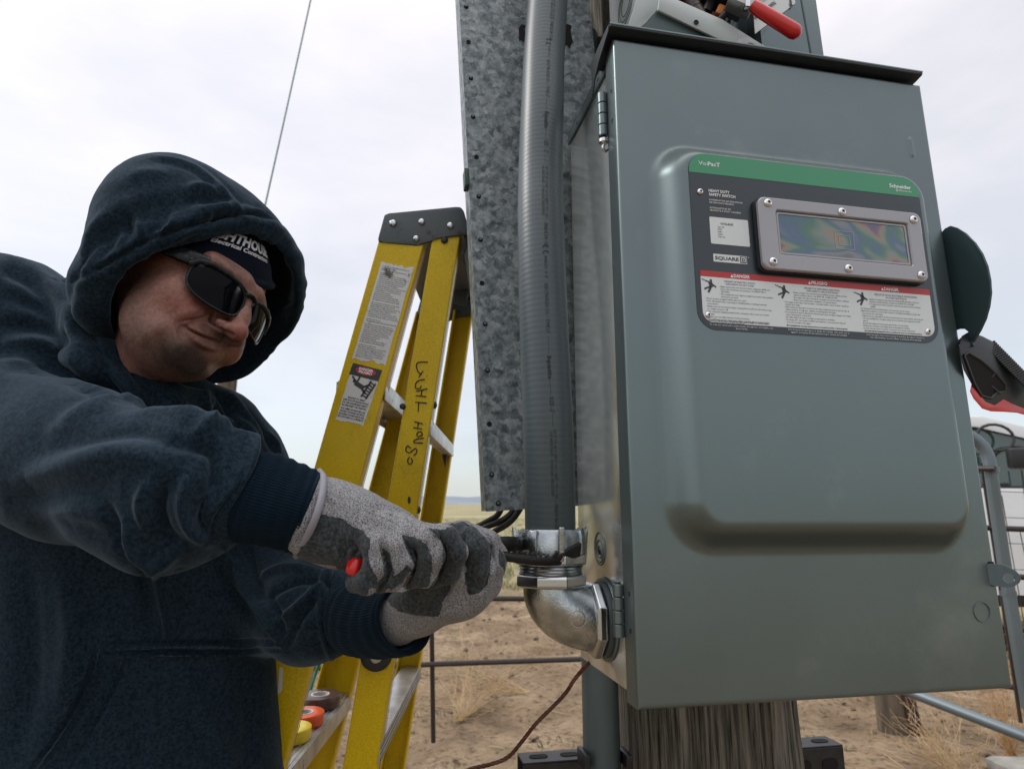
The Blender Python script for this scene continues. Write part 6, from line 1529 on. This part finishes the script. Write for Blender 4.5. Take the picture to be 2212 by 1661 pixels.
HST = [([(188, 563), (195, 531), (207, 492), (234, 453)], 12, 0.006), ([(219, 555), (231, 516), (254, 477)], 14, -0.006), ([(313, 528), (344, 508), (365, 488), (375, 473)], 7, 0.009), ([(336, 535), (375, 512), (395, 485)], 8, -0.006), ([(297, 535), (324, 504), (344, 477)], 10, -0.006), ([(399, 410), (441, 408), (484, 418)], 9, 0.007), ([(391, 436), (441, 434), (488, 438)], 11, -0.007), ([(430, 461), (477, 447), (524, 455)], 9, 0.007), ([(410, 485), (469, 469), (524, 473)], 8, -0.005), ([(287, 449), (299, 485), (301, 524)], 9, 0.006), ([(266, 453), (273, 492), (273, 531)], 11, -0.006), ([(543, 453), (578, 461), (613, 481)], 6, 0.004), ([(547, 445), (586, 453), (621, 473)], 5, -0.004), ([(273, 383), (320, 375), (371, 379)], 14, 0.005)] + [([(160,608),(219,578),(282,540),(354,506),(438,481),(505,464),(540,462),(585,469),(623,490),(653,536)], 4.5, -.0075), ([(160,622),(222,592),(288,554),(358,520),(440,496),(505,480),(542,478),(585,487),(618,510),(644,556)], 9, .0045), ([(170,590),(230,560),(292,524),(360,490),(440,466),(505,450)], 8, .003), ([(322, 340), (370, 345), (420, 362), (468, 400), (505, 440), (528, 474)], 5, .0035), ([(322, 349), (368, 354), (414, 371), (460, 408), (496, 446), (518, 476)], 5, -.0022), ([(334, 336), (384, 338), (432, 356), (480, 392), (517, 434), (538, 470)], 4, -.0022),
       ([(228, 690), (300, 640), (400, 560), (470, 520), (520, 500)], 6, -.004),
       ([(190, 620), (280, 580), (360, 540), (440, 500), (510, 478)], 14, -.0035),
       ([(200, 560), (250, 500), (330, 440)], 22, -.005), ([(230, 480), (300, 430), (400, 410)], 20, .004), ([(240, 600), (330, 545), (420, 480)], 16, .005), ([(330, 560), (352, 480), (350, 420)], 18, -.004),
       ([(420, 520), (430, 440), (410, 390)], 16, .003), ([(390, 540), (470, 470), (500, 455)], 10, -.003), ([(150, 600), (190, 560), (210, 500)], 16, .004),
       ([(214, 610), (270, 590), (350, 556)], 9, .003)]
V = strokes_on(V, F, HST)
Nv = vnormals(V, F); pv = (V - A[0]) @ n1; P = px(V); th_ = np.arctan2(P[:, 1] - 660, P[:, 0] - 430)
band = np.exp(-((pv + .006) / .014) ** 2); V = V + Nv * (band * (.0011 * np.sin(th_ * 41 + 2.2 * np.sin(th_ * 9)) + .0012 * np.sin(th_ * 23 + 1.5 * np.sin(th_ * 5))) * (.6 + .5 * (P[:, 0] > 560)))[:, None]
V = V + vnormals(V, F) * (.0030 * n3(V, 30, 4) + .0012 * n3(V, 90, 5) + .0004 * n3(V, 260, 15))[:, None]
# puckers along the hem of the far side
P = px(V); 
hood = sculpt_obj('hood', V, F, FLEECE, man); del hull, shell, rim

# --- body of the sweatshirt
bd = SDF(C3(-330, 1960, .80) - Vector((.0, .42, .0)), C3(740, 480, .80) + Vector((.12, .36, .05)), .0042)
bd.cap(C3(262, 1120, .92), C3(245, 1950, .86), .204, .242, 0, sy=.66)
bd.chain([(110, 940, .88, 200), (320, 1010, .95, 160)], .05, sy=.8)
bd.chain([(330, 920, .92, 100), (460, 955, .98, 95), (512, 1000, 1.0, 80)], .05)          # chest and far shoulder
bd.chain([(-180, 665, .88, 165), (20, 705, .86, 128), (150, 765, .86, 105)], .06)         # back of the near shoulder, collar
bd.chain([(200, 790, .86, 95), (330, 880, .90, 70), (400, 920, .92, 60)], .05)
bd.chain([(150, 640, .83, 24), (180, 700, .785, 32), (218, 772, .770, 34), (285, 826, .775, 28), (370, 856, .80, 24), (440, 866, .85, 24)], .014)   # folded collar of the hood
bd.chain([(-120, 800, .82, 120), (90, 850, .80, 88)], .06)
bd.chain([(120, 700, .84, 60), (200, 800, .84, 60)], .05)
# far arm
bd.chain2([(530, 985, 1.0, 82), (585, 1150, .97, 95), (600, 1290, .90, 108), (670, 1322, .83, 98), (705, 1328, .805, 84)], .012, .03)
# near arm
bd.chain2([(30, 935, .74, 160), (170, 1000, .68, 146), (310, 1045, .62, 128), (400, 1050, .60, 114), (455, 1058, .60, 102)], .02, .05)
bd.chain2([(260, 1090, .60, 80), (335, 1155, .59, 62), (400, 1135, .60, 56), (450, 1118, .60, 48)], .03, .03)            # slack hanging under the forearm
bd.chain2([(340, 975, .61, 52), (420, 985, .60, 46), (478, 1000, .60, 40)], .03, .03)       # slack gathered above the cuff
V, F = bd.mesh(); del bd
V = smooth(V, F, 2, .5); V, F = subdiv(V, F); V = smooth(V, F, 2, .5)
BST = [([(0,546),(82,595),(139,652),(197,743)],17.2,0.0075),([(0,583),(74,628),(131,693),(180,759)],12.3,-0.006),([(0,605),(90,652),(156,726),(238,800)],17.2,0.0083),([(0,636),(82,669),(148,726),(197,775)],12.3,-0.006),([(0,669),(90,693),(164,743)],17.2,0.006),([(0,706),(82,710),(156,743)],14.8,-0.0067),([(0,743),(82,747),(164,771),(238,808),(324,870)],18.9,0.018),([(0,792),(98,792),(197,829),(271,874)],17.0,-0.0126),([(123,931),(197,890),(271,867),(352,874),(426,898),(451,919)],20.7,0.0162),([(98,980),(197,948),(295,931),(361,956)],20.7,-0.009),([(328,825),(377,866),(459,898),(492,911)],13.2,-0.0072),([(410,948),(459,919),(508,919),(537,948),(533,997),(508,1046),(471,1103)],15.1,0.0144),([(369,956),(426,964),(459,980),(459,1038),(434,1087)],17.0,-0.0126),([(49,1038),(164,997),(271,980),(369,1005)],28.3,0.009),([(0,1087),(131,1062),(262,1062)],32.1,-0.0072),([(271,1128),(287,1177),(336,1214),(385,1185)],15.1,0.0126),([(361,1038),(348,1103),(361,1152),(393,1177)],15.1,-0.0126),([(410,1021),(393,1087),(410,1136),(443,1169)],13.2,0.0117),([(443,1079),(430,1120),(443,1152)],8.5,-0.009),([(320,1038),(303,1087),(316,1144)],13.2,0.0072),([(221,1087),(246,1144),(279,1202)],15.1,-0.009),([(529,956),(512,1038),(471,1107),(455,1161)],4.7,-0.0054),([(49,1128),(164,1144),(246,1169)],20.7,-0.0054),([(328,1210),(340,1267),(352,1333),(361,1390)],7.5,0.0081),([(303,1218),(316,1284),(324,1382)],13.1,-0.008),([(385,1218),(393,1300),(410,1382)],14.8,-0.006),([(484,1185),(525,1267),(574,1341),(602,1386)],7.4,0.01),([(459,1193),(500,1284),(557,1357)],13.1,-0.01),([(525,1169),(549,1243),(566,1300)],13.1,-0.009),([(369,1423),(426,1505),(484,1612),(500,1661)],16.4,0.008),([(525,1448),(541,1546),(533,1661)],21.3,-0.007),([(131,1218),(156,1366),(131,1530)],27.9,0.009),([(57,1226),(66,1448),(33,1644)],27.9,-0.009),([(230,1431),(287,1513),(311,1661)],21.3,-0.006),([(217,1402),(328,1398),(459,1398),(602,1393)],5.8,0.0068),([(217,1412),(328,1408),(459,1408),(602,1403)],4.2,-0.0054),([(217,1394),(328,1390),(459,1390),(602,1384)],4.4,-0.0061),([(217,1418),(328,1415),(459,1415),(602,1410)],4.2,0.0031),([(217,1403),(197,1472),(156,1554),(82,1662)],6.3,0.0088),([(210,1403),(189,1472),(148,1554),(72,1662)],5.6,-0.0082),([(271,1421),(246,1480),(205,1562),(148,1662)],4.2,-0.0048),([(261,1421),(236,1480),(195,1562),(138,1662)],4.2,-0.0041),([(266,1421),(241,1480),(200,1562),(143,1662)],4.2,0.0037),([(459,841),(484,874),(508,939)],7.4,-0.007),([(492,849),(525,898),(574,956)],9.0,0.009),([(443,841),(451,890),(459,923)],6.6,0.006),([(537,890),(566,931),(598,980)],7.4,-0.008),([(574,931),(594,956),(605,980)],6.6,0.008),([(176,669),(213,759),(262,841),(303,874)],8.2,-0.009),([(156,693),(189,775),(238,833)],9.8,0.008),([(271,792),(311,841),(361,874)],8.2,-0.009),([(311,800),(352,841),(393,866)],8.2,0.008),([(557,1243),(623,1226),(705,1243)],7.4,0.008),([(574,1292),(648,1255),(721,1267)],8.2,-0.008),([(590,1349),(648,1308),(689,1267),(721,1226)],8.2,0.009),([(598,1366),(680,1357),(762,1341)],5.6,-0.0032),([(623,1398),(648,1341),(689,1292)],9.0,-0.008),([(722,1230),(711,1292),(718,1357),(746,1423)],4.9,-0.007),([(701,1243),(690,1300),(697,1366),(721,1431)],6.6,0.007),([(574,1275),(607,1333),(611,1382)],8.2,-0.006)]
V = strokes_on(V, F, BST)
V = V + vnormals(V, F) * (.0030 * n3(V, 20, 1) + .0012 * n3(V, 60, 2) + .0004 * n3(V, 190, 3))[:, None]
body = sculpt_obj('sweatshirt', V, F, FLEECE, man)

# --- ribbed cuffs
def cuff(name, pts, radii, n=96, depth=.0008, sq=1.0, flare=0):
    C = [C3(*p) for p in pts]; S = [Vector(p) for p in spline([tuple(p) for p in C], 8)]; rr = [float(v[0]) for v in spline([(r,) for r in radii], 8)]
    S_, T, N = frames(S); rings = []
    for i, p in enumerate(S_):
        B = T[i].cross(N[i]); ring = []; w = 1 + .02 * math.sin(i * 1.3)
        for j in range(n * 6):
            a = 2 * math.pi * j / (n * 6); q = rr[i] * w * (1 + .035 * math.sin(a * 3 + i * .15)) + depth * (abs(math.cos(a * n / 2)) - .5) * (1 if i < len(S_) - 4 else .3)
            ring.append(CAMM @ (p + (N[i] * math.cos(a) * sq + B * math.sin(a)) * q))
        rings.append(ring)
    # turn the end inwards
    p, B = S_[-1], T[-1].cross(N[-1])
    for f, back in ((.93, .001), (.86, .012), (.84, .03)):
        rings.append([CAMM @ (p - T[-1] * back + (N[-1] * math.cos(2 * math.pi * j / (n * 6)) * sq + B * math.sin(2 * math.pi * j / (n * 6))) * rr[-1] * f) for j in range(n * 6)])
    bm = BM(); loft(bm, rings, cap=False); return obj(name, bm, RIBM, man, space='world', angle=180)
cuff('cuff', [(520, 1066, .602), (556, 1076, .605), (600, 1088, .608), (645, 1100, .612), (666, 1106, .614)], [.0400, .0440, .0425, .0410, .0400])
cuff('cuff', [(762, 1330, .775), (790, 1336, .752), (830, 1342, .725), (866, 1336, .702), (880, 1332, .694)], [.0400, .0425, .0410, .0385, .0370], 84)

# --- gloves
GLV = bpy.data.materials.new('speckled_glove_knit'); GLV.use_nodes = True; nt = GLV.node_tree; n, l = nt.nodes, nt.links
b = n['Principled BSDF']; b.inputs['Roughness'].default_value = .9; b.inputs['Specular IOR Level'].default_value = .25; b.inputs['Sheen Weight'].default_value = .15
at = n.new('ShaderNodeAttribute'); at.attribute_name = 'coat'; gx = n.new('ShaderNodeNewGeometry')
spk = n.new('ShaderNodeTexNoise'); spk.inputs['Scale'].default_value = 760; spk.inputs['Detail'].default_value = 4; spk.inputs['Roughness'].default_value = .75; l.new(gx.outputs['Position'], spk.inputs['Vector'])
r1 = n.new('ShaderNodeValToRGB'); l.new(spk.outputs['Fac'], r1.inputs[0]); e = r1.color_ramp.elements; e[0].position = .39; e[0].color = (.035, .038, .045, 1); e[1].position = .55; e[1].color = (.31, .31, .32, 1)
cn = n.new('ShaderNodeTexNoise'); cn.inputs['Scale'].default_value = 320; cn.inputs['Detail'].default_value = 5; cn.inputs['Roughness'].default_value = .7; l.new(gx.outputs['Position'], cn.inputs['Vector'])
r2 = n.new('ShaderNodeValToRGB'); l.new(cn.outputs['Fac'], r2.inputs[0]); e = r2.color_ramp.elements; e[0].position = .38; e[0].color = (.012, .016, .019, 1); e[1].position = .74; e[1].color = (.085, .10, .108, 1)
en = n.new('ShaderNodeTexNoise'); en.inputs['Scale'].default_value = 420; l.new(gx.outputs['Position'], en.inputs['Vector'])
ma = n.new('ShaderNodeMath'); ma.operation = 'MULTIPLY_ADD'; l.new(en.outputs['Fac'], ma.inputs[0]); ma.inputs[1].default_value = .7; l.new(at.outputs['Fac'], ma.inputs[2])
mr = n.new('ShaderNodeMapRange'); mr.inputs[1].default_value = .78; mr.inputs[2].default_value = .92; l.new(ma.outputs[0], mr.inputs[0])
xx = n.new('ShaderNodeMixRGB'); l.new(mr.outputs[0], xx.inputs[0]); l.new(r1.outputs[0], xx.inputs[1]); l.new(r2.outputs[0], xx.inputs[2]); l.new(xx.outputs[0], b.inputs['Base Color'])
kn_ = n.new('ShaderNodeTexWave'); kn_.inputs['Scale'].default_value = 330; kn_.inputs['Distortion'].default_value = 1.5; l.new(gx.outputs['Position'], kn_.inputs['Vector'])
bp = n.new('ShaderNodeBump'); bp.inputs['Strength'].default_value = .45; bp.inputs['Distance'].default_value = .0006; l.new(kn_.outputs['Fac'], bp.inputs['Height'])
bp2 = n.new('ShaderNodeBump'); bp2.inputs['Strength'].default_value = .5; bp2.inputs['Distance'].default_value = .0008; l.new(spk.outputs['Fac'], bp2.inputs['Height']); l.new(bp.outputs[0], bp2.inputs['Normal']); l.new(bp2.outputs[0], b.inputs['Normal'])
def c3(L): return [(601.7 + .328 * x, 973.3 + .328 * y) for x, y in L]
def glove(name, field, polys, ST, light_only=None):
    V, F = field.mesh(); V = smooth(V, F, 2, .4); V = strokes_on(V, F, ST)
    V = V + vnormals(V, F) * (.0006 * n3(V, 140, 7))[:, None]
    P = px(V); N = vnormals(V, F); P = P + 3.0 * np.stack([n3(V, 260, 8), n3(V, 300, 9)], 1)
    m = np.zeros(len(V))
    for L in polys: m[in_poly(P, L)] = 1
    view = (-V / np.linalg.norm(V, axis=1, keepdims=True) * N).sum(1); m[view < -.05] = 1
    return sculpt_obj(name, V, F, GLV, man, m)
gf = SDF(C3(620, 1310, .60) - Vector((0, .07, .01)), C3(1010, 1030, .60) + Vector((.02, .11, .01)), .0012)
gf.chain2([(640, 1098, .614, 80), (700, 1118, .612, 74), (740, 1128, .612, 70)], 0, .02)
gf.chain2([(730, 1130, .612, 68), (790, 1140, .608, 60), (850, 1156, .612, 46), (905, 1168, .622, 34)], .02, .02)
gf.chain2([(680, 1160, .602, 42), (730, 1180, .597, 34), (775, 1180, .592, 30)], .015, .015)
gf.chain2([(785, 1132, .588, 26.3), (808, 1180, .575, 24.4), (810, 1222, .571, 23.5), (792, 1258, .572, 23.5), (768, 1258, .580, 22.6)], .003, .006)
gf.chain2([(830, 1130, .590, 26.3), (862, 1178, .578, 25.4), (870, 1214, .576, 24.4), (848, 1250, .580, 24.4), (820, 1258, .590, 22.6)], .004, .006)
gf.chain2([(868, 1135, .595, 25.4), (922, 1165, .583, 25.4), (934, 1200, .581, 25.4), (918, 1242, .588, 24.4), (885, 1250, .600, 22.6)], .004, .006)
gf.chain2([(905, 1148, .612, 22.6), (965, 1160, .606, 23.5), (986, 1192, .606, 23.5), (970, 1236, .615, 22.6), (935, 1250, .625, 22)], .004, .006)
gf.chain2([(760, 1205, .615, 30), (830, 1225, .625, 30), (900, 1215, .635, 26.3)], .01, .01)          # palm closing behind
PN = [c3(L) for L in ([(230, 430), (300, 425), (400, 440), (480, 490), (560, 530), (600, 590), (590, 660), (610, 760), (650, 850), (660, 900), (600, 900), (560, 1000), (430, 950), (400, 800), (380, 760), (100, 720), (190, 560)],
     [(690, 640), (735, 680), (765, 850), (700, 930), (650, 960), (640, 900), (690, 820)], [(800, 800), (850, 745), (880, 790), (800, 880), (730, 930), (720, 870)],
     [(810, 550), (900, 565), (980, 620), (1010, 700), (1012, 800), (990, 890), (900, 920), (800, 960), (860, 860), (895, 740), (840, 640)],
     [(980, 505), (1060, 520), (1150, 500), (1240, 560), (1240, 700), (1200, 1000), (900, 1000), (1000, 890), (1075, 770), (1085, 620), (1040, 560)])]
SN = [([(700, 1062), (712, 1090), (718, 1120)], 6, -.0020), ([(735, 1070), (745, 1095), (748, 1120)], 5, -.0018), ([(770, 1080), (776, 1100), (774, 1125)], 5, -.0016), ([(742, 1160), (740, 1190), (750, 1210)], 6, -.0035), ([(760, 1150), (760, 1180), (770, 1200)], 5, -.0030), ([(722, 1160), (720, 1185)], 5, -.0022),
      ([(800, 1160), (825, 1185), (835, 1230)], 4, -.0010), ([(640, 1180), (672, 1130), (690, 1060)], 7, -.0025), ([(800, 1090), (830, 1105), (870, 1125)], 4, -.0012),
      (c3([(675, 600), (700, 690), (725, 790), (690, 880), (640, 945)]), 4.5, -.0060), (c3([(815, 560), (870, 640), (895, 740), (850, 850), (770, 930)]), 4.5, -.0055), (c3([(985, 520), (1060, 580), (1090, 680), (1060, 800), (1000, 890)]), 4.5, -.0055),
      (c3([(660, 520), (690, 600)]), 7, .002), (c3([(800, 480), (850, 560)]), 7, .002), (c3([(700, 760), (690, 830)]), 7, .002), (c3([(870, 700), (880, 760)]), 7, .002), (c3([(1070, 590), (1075, 660)]), 7, .002), (c3([(480, 600), (520, 660), (480, 720)]), 4, -.004), (c3([(430, 580), (450, 650), (430, 720)]), 4, -.003)]
gl1 = glove('glove', gf, PN, SN); del gf
bm = BM(); tube(bm, [Vector(p) for p in spline([tuple(W(*q)) for q in ((690, 1018, .640), (699, 1034, .606), (696, 1070, .582), (683, 1115, .570), (664, 1158, .574), (646, 1192, .592), (640, 1200, .62))], 6)], .0034, 12)
obj('glove_hem', bm, mat('glove_hem_knit', (.24, .235, .27), .9, bump=.4, bscale=500), man, space='world')
gf = SDF(C3(780, 1420, .66) - Vector((0, .06, .0)), C3(1130, 1080, .66) + Vector((.03, .11, .02)), .0012)
gf.chain2([(860, 1335, .705, 56), (910, 1310, .685, 50), (960, 1285, .668, 48)], 0, .02)
gf.chain2([(950, 1290, .665, 46), (1000, 1275, .655, 50), (1040, 1250, .655, 44)], .02, .02)
gf.chain2([(900, 1295, .650, 34), (935, 1250, .636, 25.4), (965, 1195, .628, 23.5), (985, 1158, .640, 22)], .006, .01)
gf.chain2([(975, 1300, .640, 30), (995, 1240, .628, 26.3), (985, 1180, .626, 23.5), (992, 1150, .64, 22)], .005, .008)
gf.chain2([(1030, 1285, .640, 30), (1042, 1230, .626, 25.4), (1030, 1180, .624, 24.4), (1018, 1158, .630, 22.6)], .004, .008)
gf.chain2([(1055, 1265, .655, 26.3), (1066, 1215, .648, 24.4), (1052, 1172, .650, 24.4), (1028, 1156, .660, 22)], .004, .008)
gf.chain2([(1050, 1240, .675, 24.4), (1068, 1200, .672, 22.6), (1056, 1180, .675, 22)], .006, .008)
gf.chain2([(960, 1150, .66, 20), (1000, 1148, .665, 21), (1040, 1166, .67, 20)], .006, .008)
gf.chain2([(1062, 1170, .665, 21), (1076, 1200, .665, 20), (1074, 1228, .665, 19)], .004, .006)
PF = [c3(L) for L in ([(640, 920), (800, 930), (1000, 880), (1080, 700), (1140, 560), (1190, 620), (1150, 760), (1160, 820), (1120, 930), (1080, 1000), (1060, 1090), (960, 1095), (800, 1060), (700, 980)],
     [(1110, 485), (1220, 470), (1300, 505), (1400, 620), (1395, 800), (1375, 880), (1320, 935), (1250, 945), (1225, 860), (1235, 760), (1220, 640), (1180, 560), (1130, 530)],
     [(1455, 640), (1500, 700), (1490, 790), (1450, 740)])]
SF = [(c3([(1100, 560), (1150, 700), (1140, 850), (1090, 1000)]), 4.5, -.005), (c3([(1225, 540), (1215, 650), (1240, 800), (1260, 930)]), 4.5, -.006), (c3([(1370, 540), (1405, 640), (1400, 800), (1340, 935)]), 4, -.004), (c3([(1440, 560), (1480, 660), (1470, 780)]), 4, -.003), ([(1022, 1210), (1020, 1250), (1035, 1275)], 5, -.0030), ([(930, 1330), (960, 1320), (1000, 1300)], 6, -.0018), ([(870, 1350), (900, 1362)], 5, -.002), ([(1075, 1240), (1050, 1275), (1020, 1300)], 6, .0012)]
gl2 = glove('glove', gf, PF, SF); del gf
# small red print on the back of the near glove
def on_mesh(u, v, d, r): return W(u, v, d)
bm = BM(); 
for k, (u, v) in enumerate(((850, 1105), (856, 1110))): tube(bm, [W(u - 5, v - 3, .570), W(u, v, .5685), W(u + 4, v + 5, .568)], .0010, 6)
# --- pliers ------------------------------------------------------
pli = thing('pliers', 'black adjustable pliers with red handles gripping the zinc nut', 'pliers', Matrix.Translation(W(1100, 1185, .66)))
PLM = mat('black_oxide_steel', (.018, .019, .020), .34, metal=.5, bump=.15, bscale=300)
def sweep(name, L, m, par, sec=10, hh=None):
    P = [Vector(p) for p in spline([tuple(W(u, v, d)) for u, v, d, _, _ in L], 6)]; wa = spline([(a, b) for _, _, _, a, b in L], 6); up = CR @ Vector((0, 0, 1)); bm = BM(); rings = []
    pp, T, N = frames(P)
    for i, p in enumerate(pp):
        u_ = (up - T[i] * up.dot(T[i])).normalized(); s_ = T[i].cross(u_); a, b_4 = float(wa[i][0]), float(wa[i][1])
        rings.append([p + u_ * a * math.copysign(abs(math.sin(t)) ** .45, math.sin(t)) + s_ * b_4 * math.copysign(abs(math.cos(t)) ** .6, math.cos(t)) for t in np.linspace(0, 2 * math.pi, 16, endpoint=False)])
    loft(bm, rings); return obj(name, bm, m, par, space='world', angle=50)
sweep('upper_jaw', [(1040, 1180, .665, .007, .004), (1085, 1176, .670, .0085, .0045), (1118, 1174, .690, .0075, .005), (1135, 1172, .74, .006, .005)], PLM, pli)
sweep('lower_jaw', [(1030, 1195, .655, .005, .004), (1080, 1200, .656, .0050, .0045), (1120, 1206, .660, .0045, .0045), (1160, 1211, .668, .0046, .004), (1190, 1211, .676, .0052, .004), (1222, 1202, .683, .0082, .0035), (1246, 1190, .694, .0090, .0035), (1254, 1186, .700, .0088, .0035)], PLM, pli)
lj = bpy.data.objects[-1] if False else None
for k in range(7):
    u = 1100 + k * 11.5; v = 1199 + k * 1.3; bm = BM(); p = W(u, v, .662 + k * .0015); rt = CR @ Vector((1, .1, .05)); up = CR @ Vector((0, 0, 1))
    prism(bm, [p, p + rt * .0062, p + rt * .0085 + up * .0042], CR @ Vector((0, .006, 0)), .0002); obj('jaw_tooth', bm, PLM, pli, space='world')
bm = BM(); p = W(1193, 1204, .672); prism(bm, [p, p + (CR @ Vector((.004, 0, .0065))), p + (CR @ Vector((.007, 0, .0055))), p + (CR @ Vector((.006, 0, -.001)))], CR @ Vector((0, .006, 0)), .0002); obj('jaw_tooth', bm, PLM, pli, space='world')
bm = BM(); p = W(1120, 1170, .684); lathe(bm, [(.0024, 0), (.0024, .001)], aim(p, CR @ Vector((0, -1, .1))), 12); obj('pivot_hole', bm, HOLE, pli, space='world')
sweep('handle', [(1030, 1195, .655, .005, .004), (960, 1200, .640, .005, .004), (860, 1214, .615, .006, .005)], PLM, pli)
sweep('red_grip', [(960, 1202, .640, .0065, .006), (860, 1216, .618, .0078, .007), (790, 1222, .590, .0085, .0075), (762, 1224, .578, .0085, .0076), (755, 1224, .575, .004, .004)], REDPL, pli)
sweep('red_grip', [(960, 1186, .660, .006, .006), (860, 1192, .640, .007, .007), (750, 1200, .615, .0075, .007), (728, 1203, .606, .004, .004)], REDPL, pli)
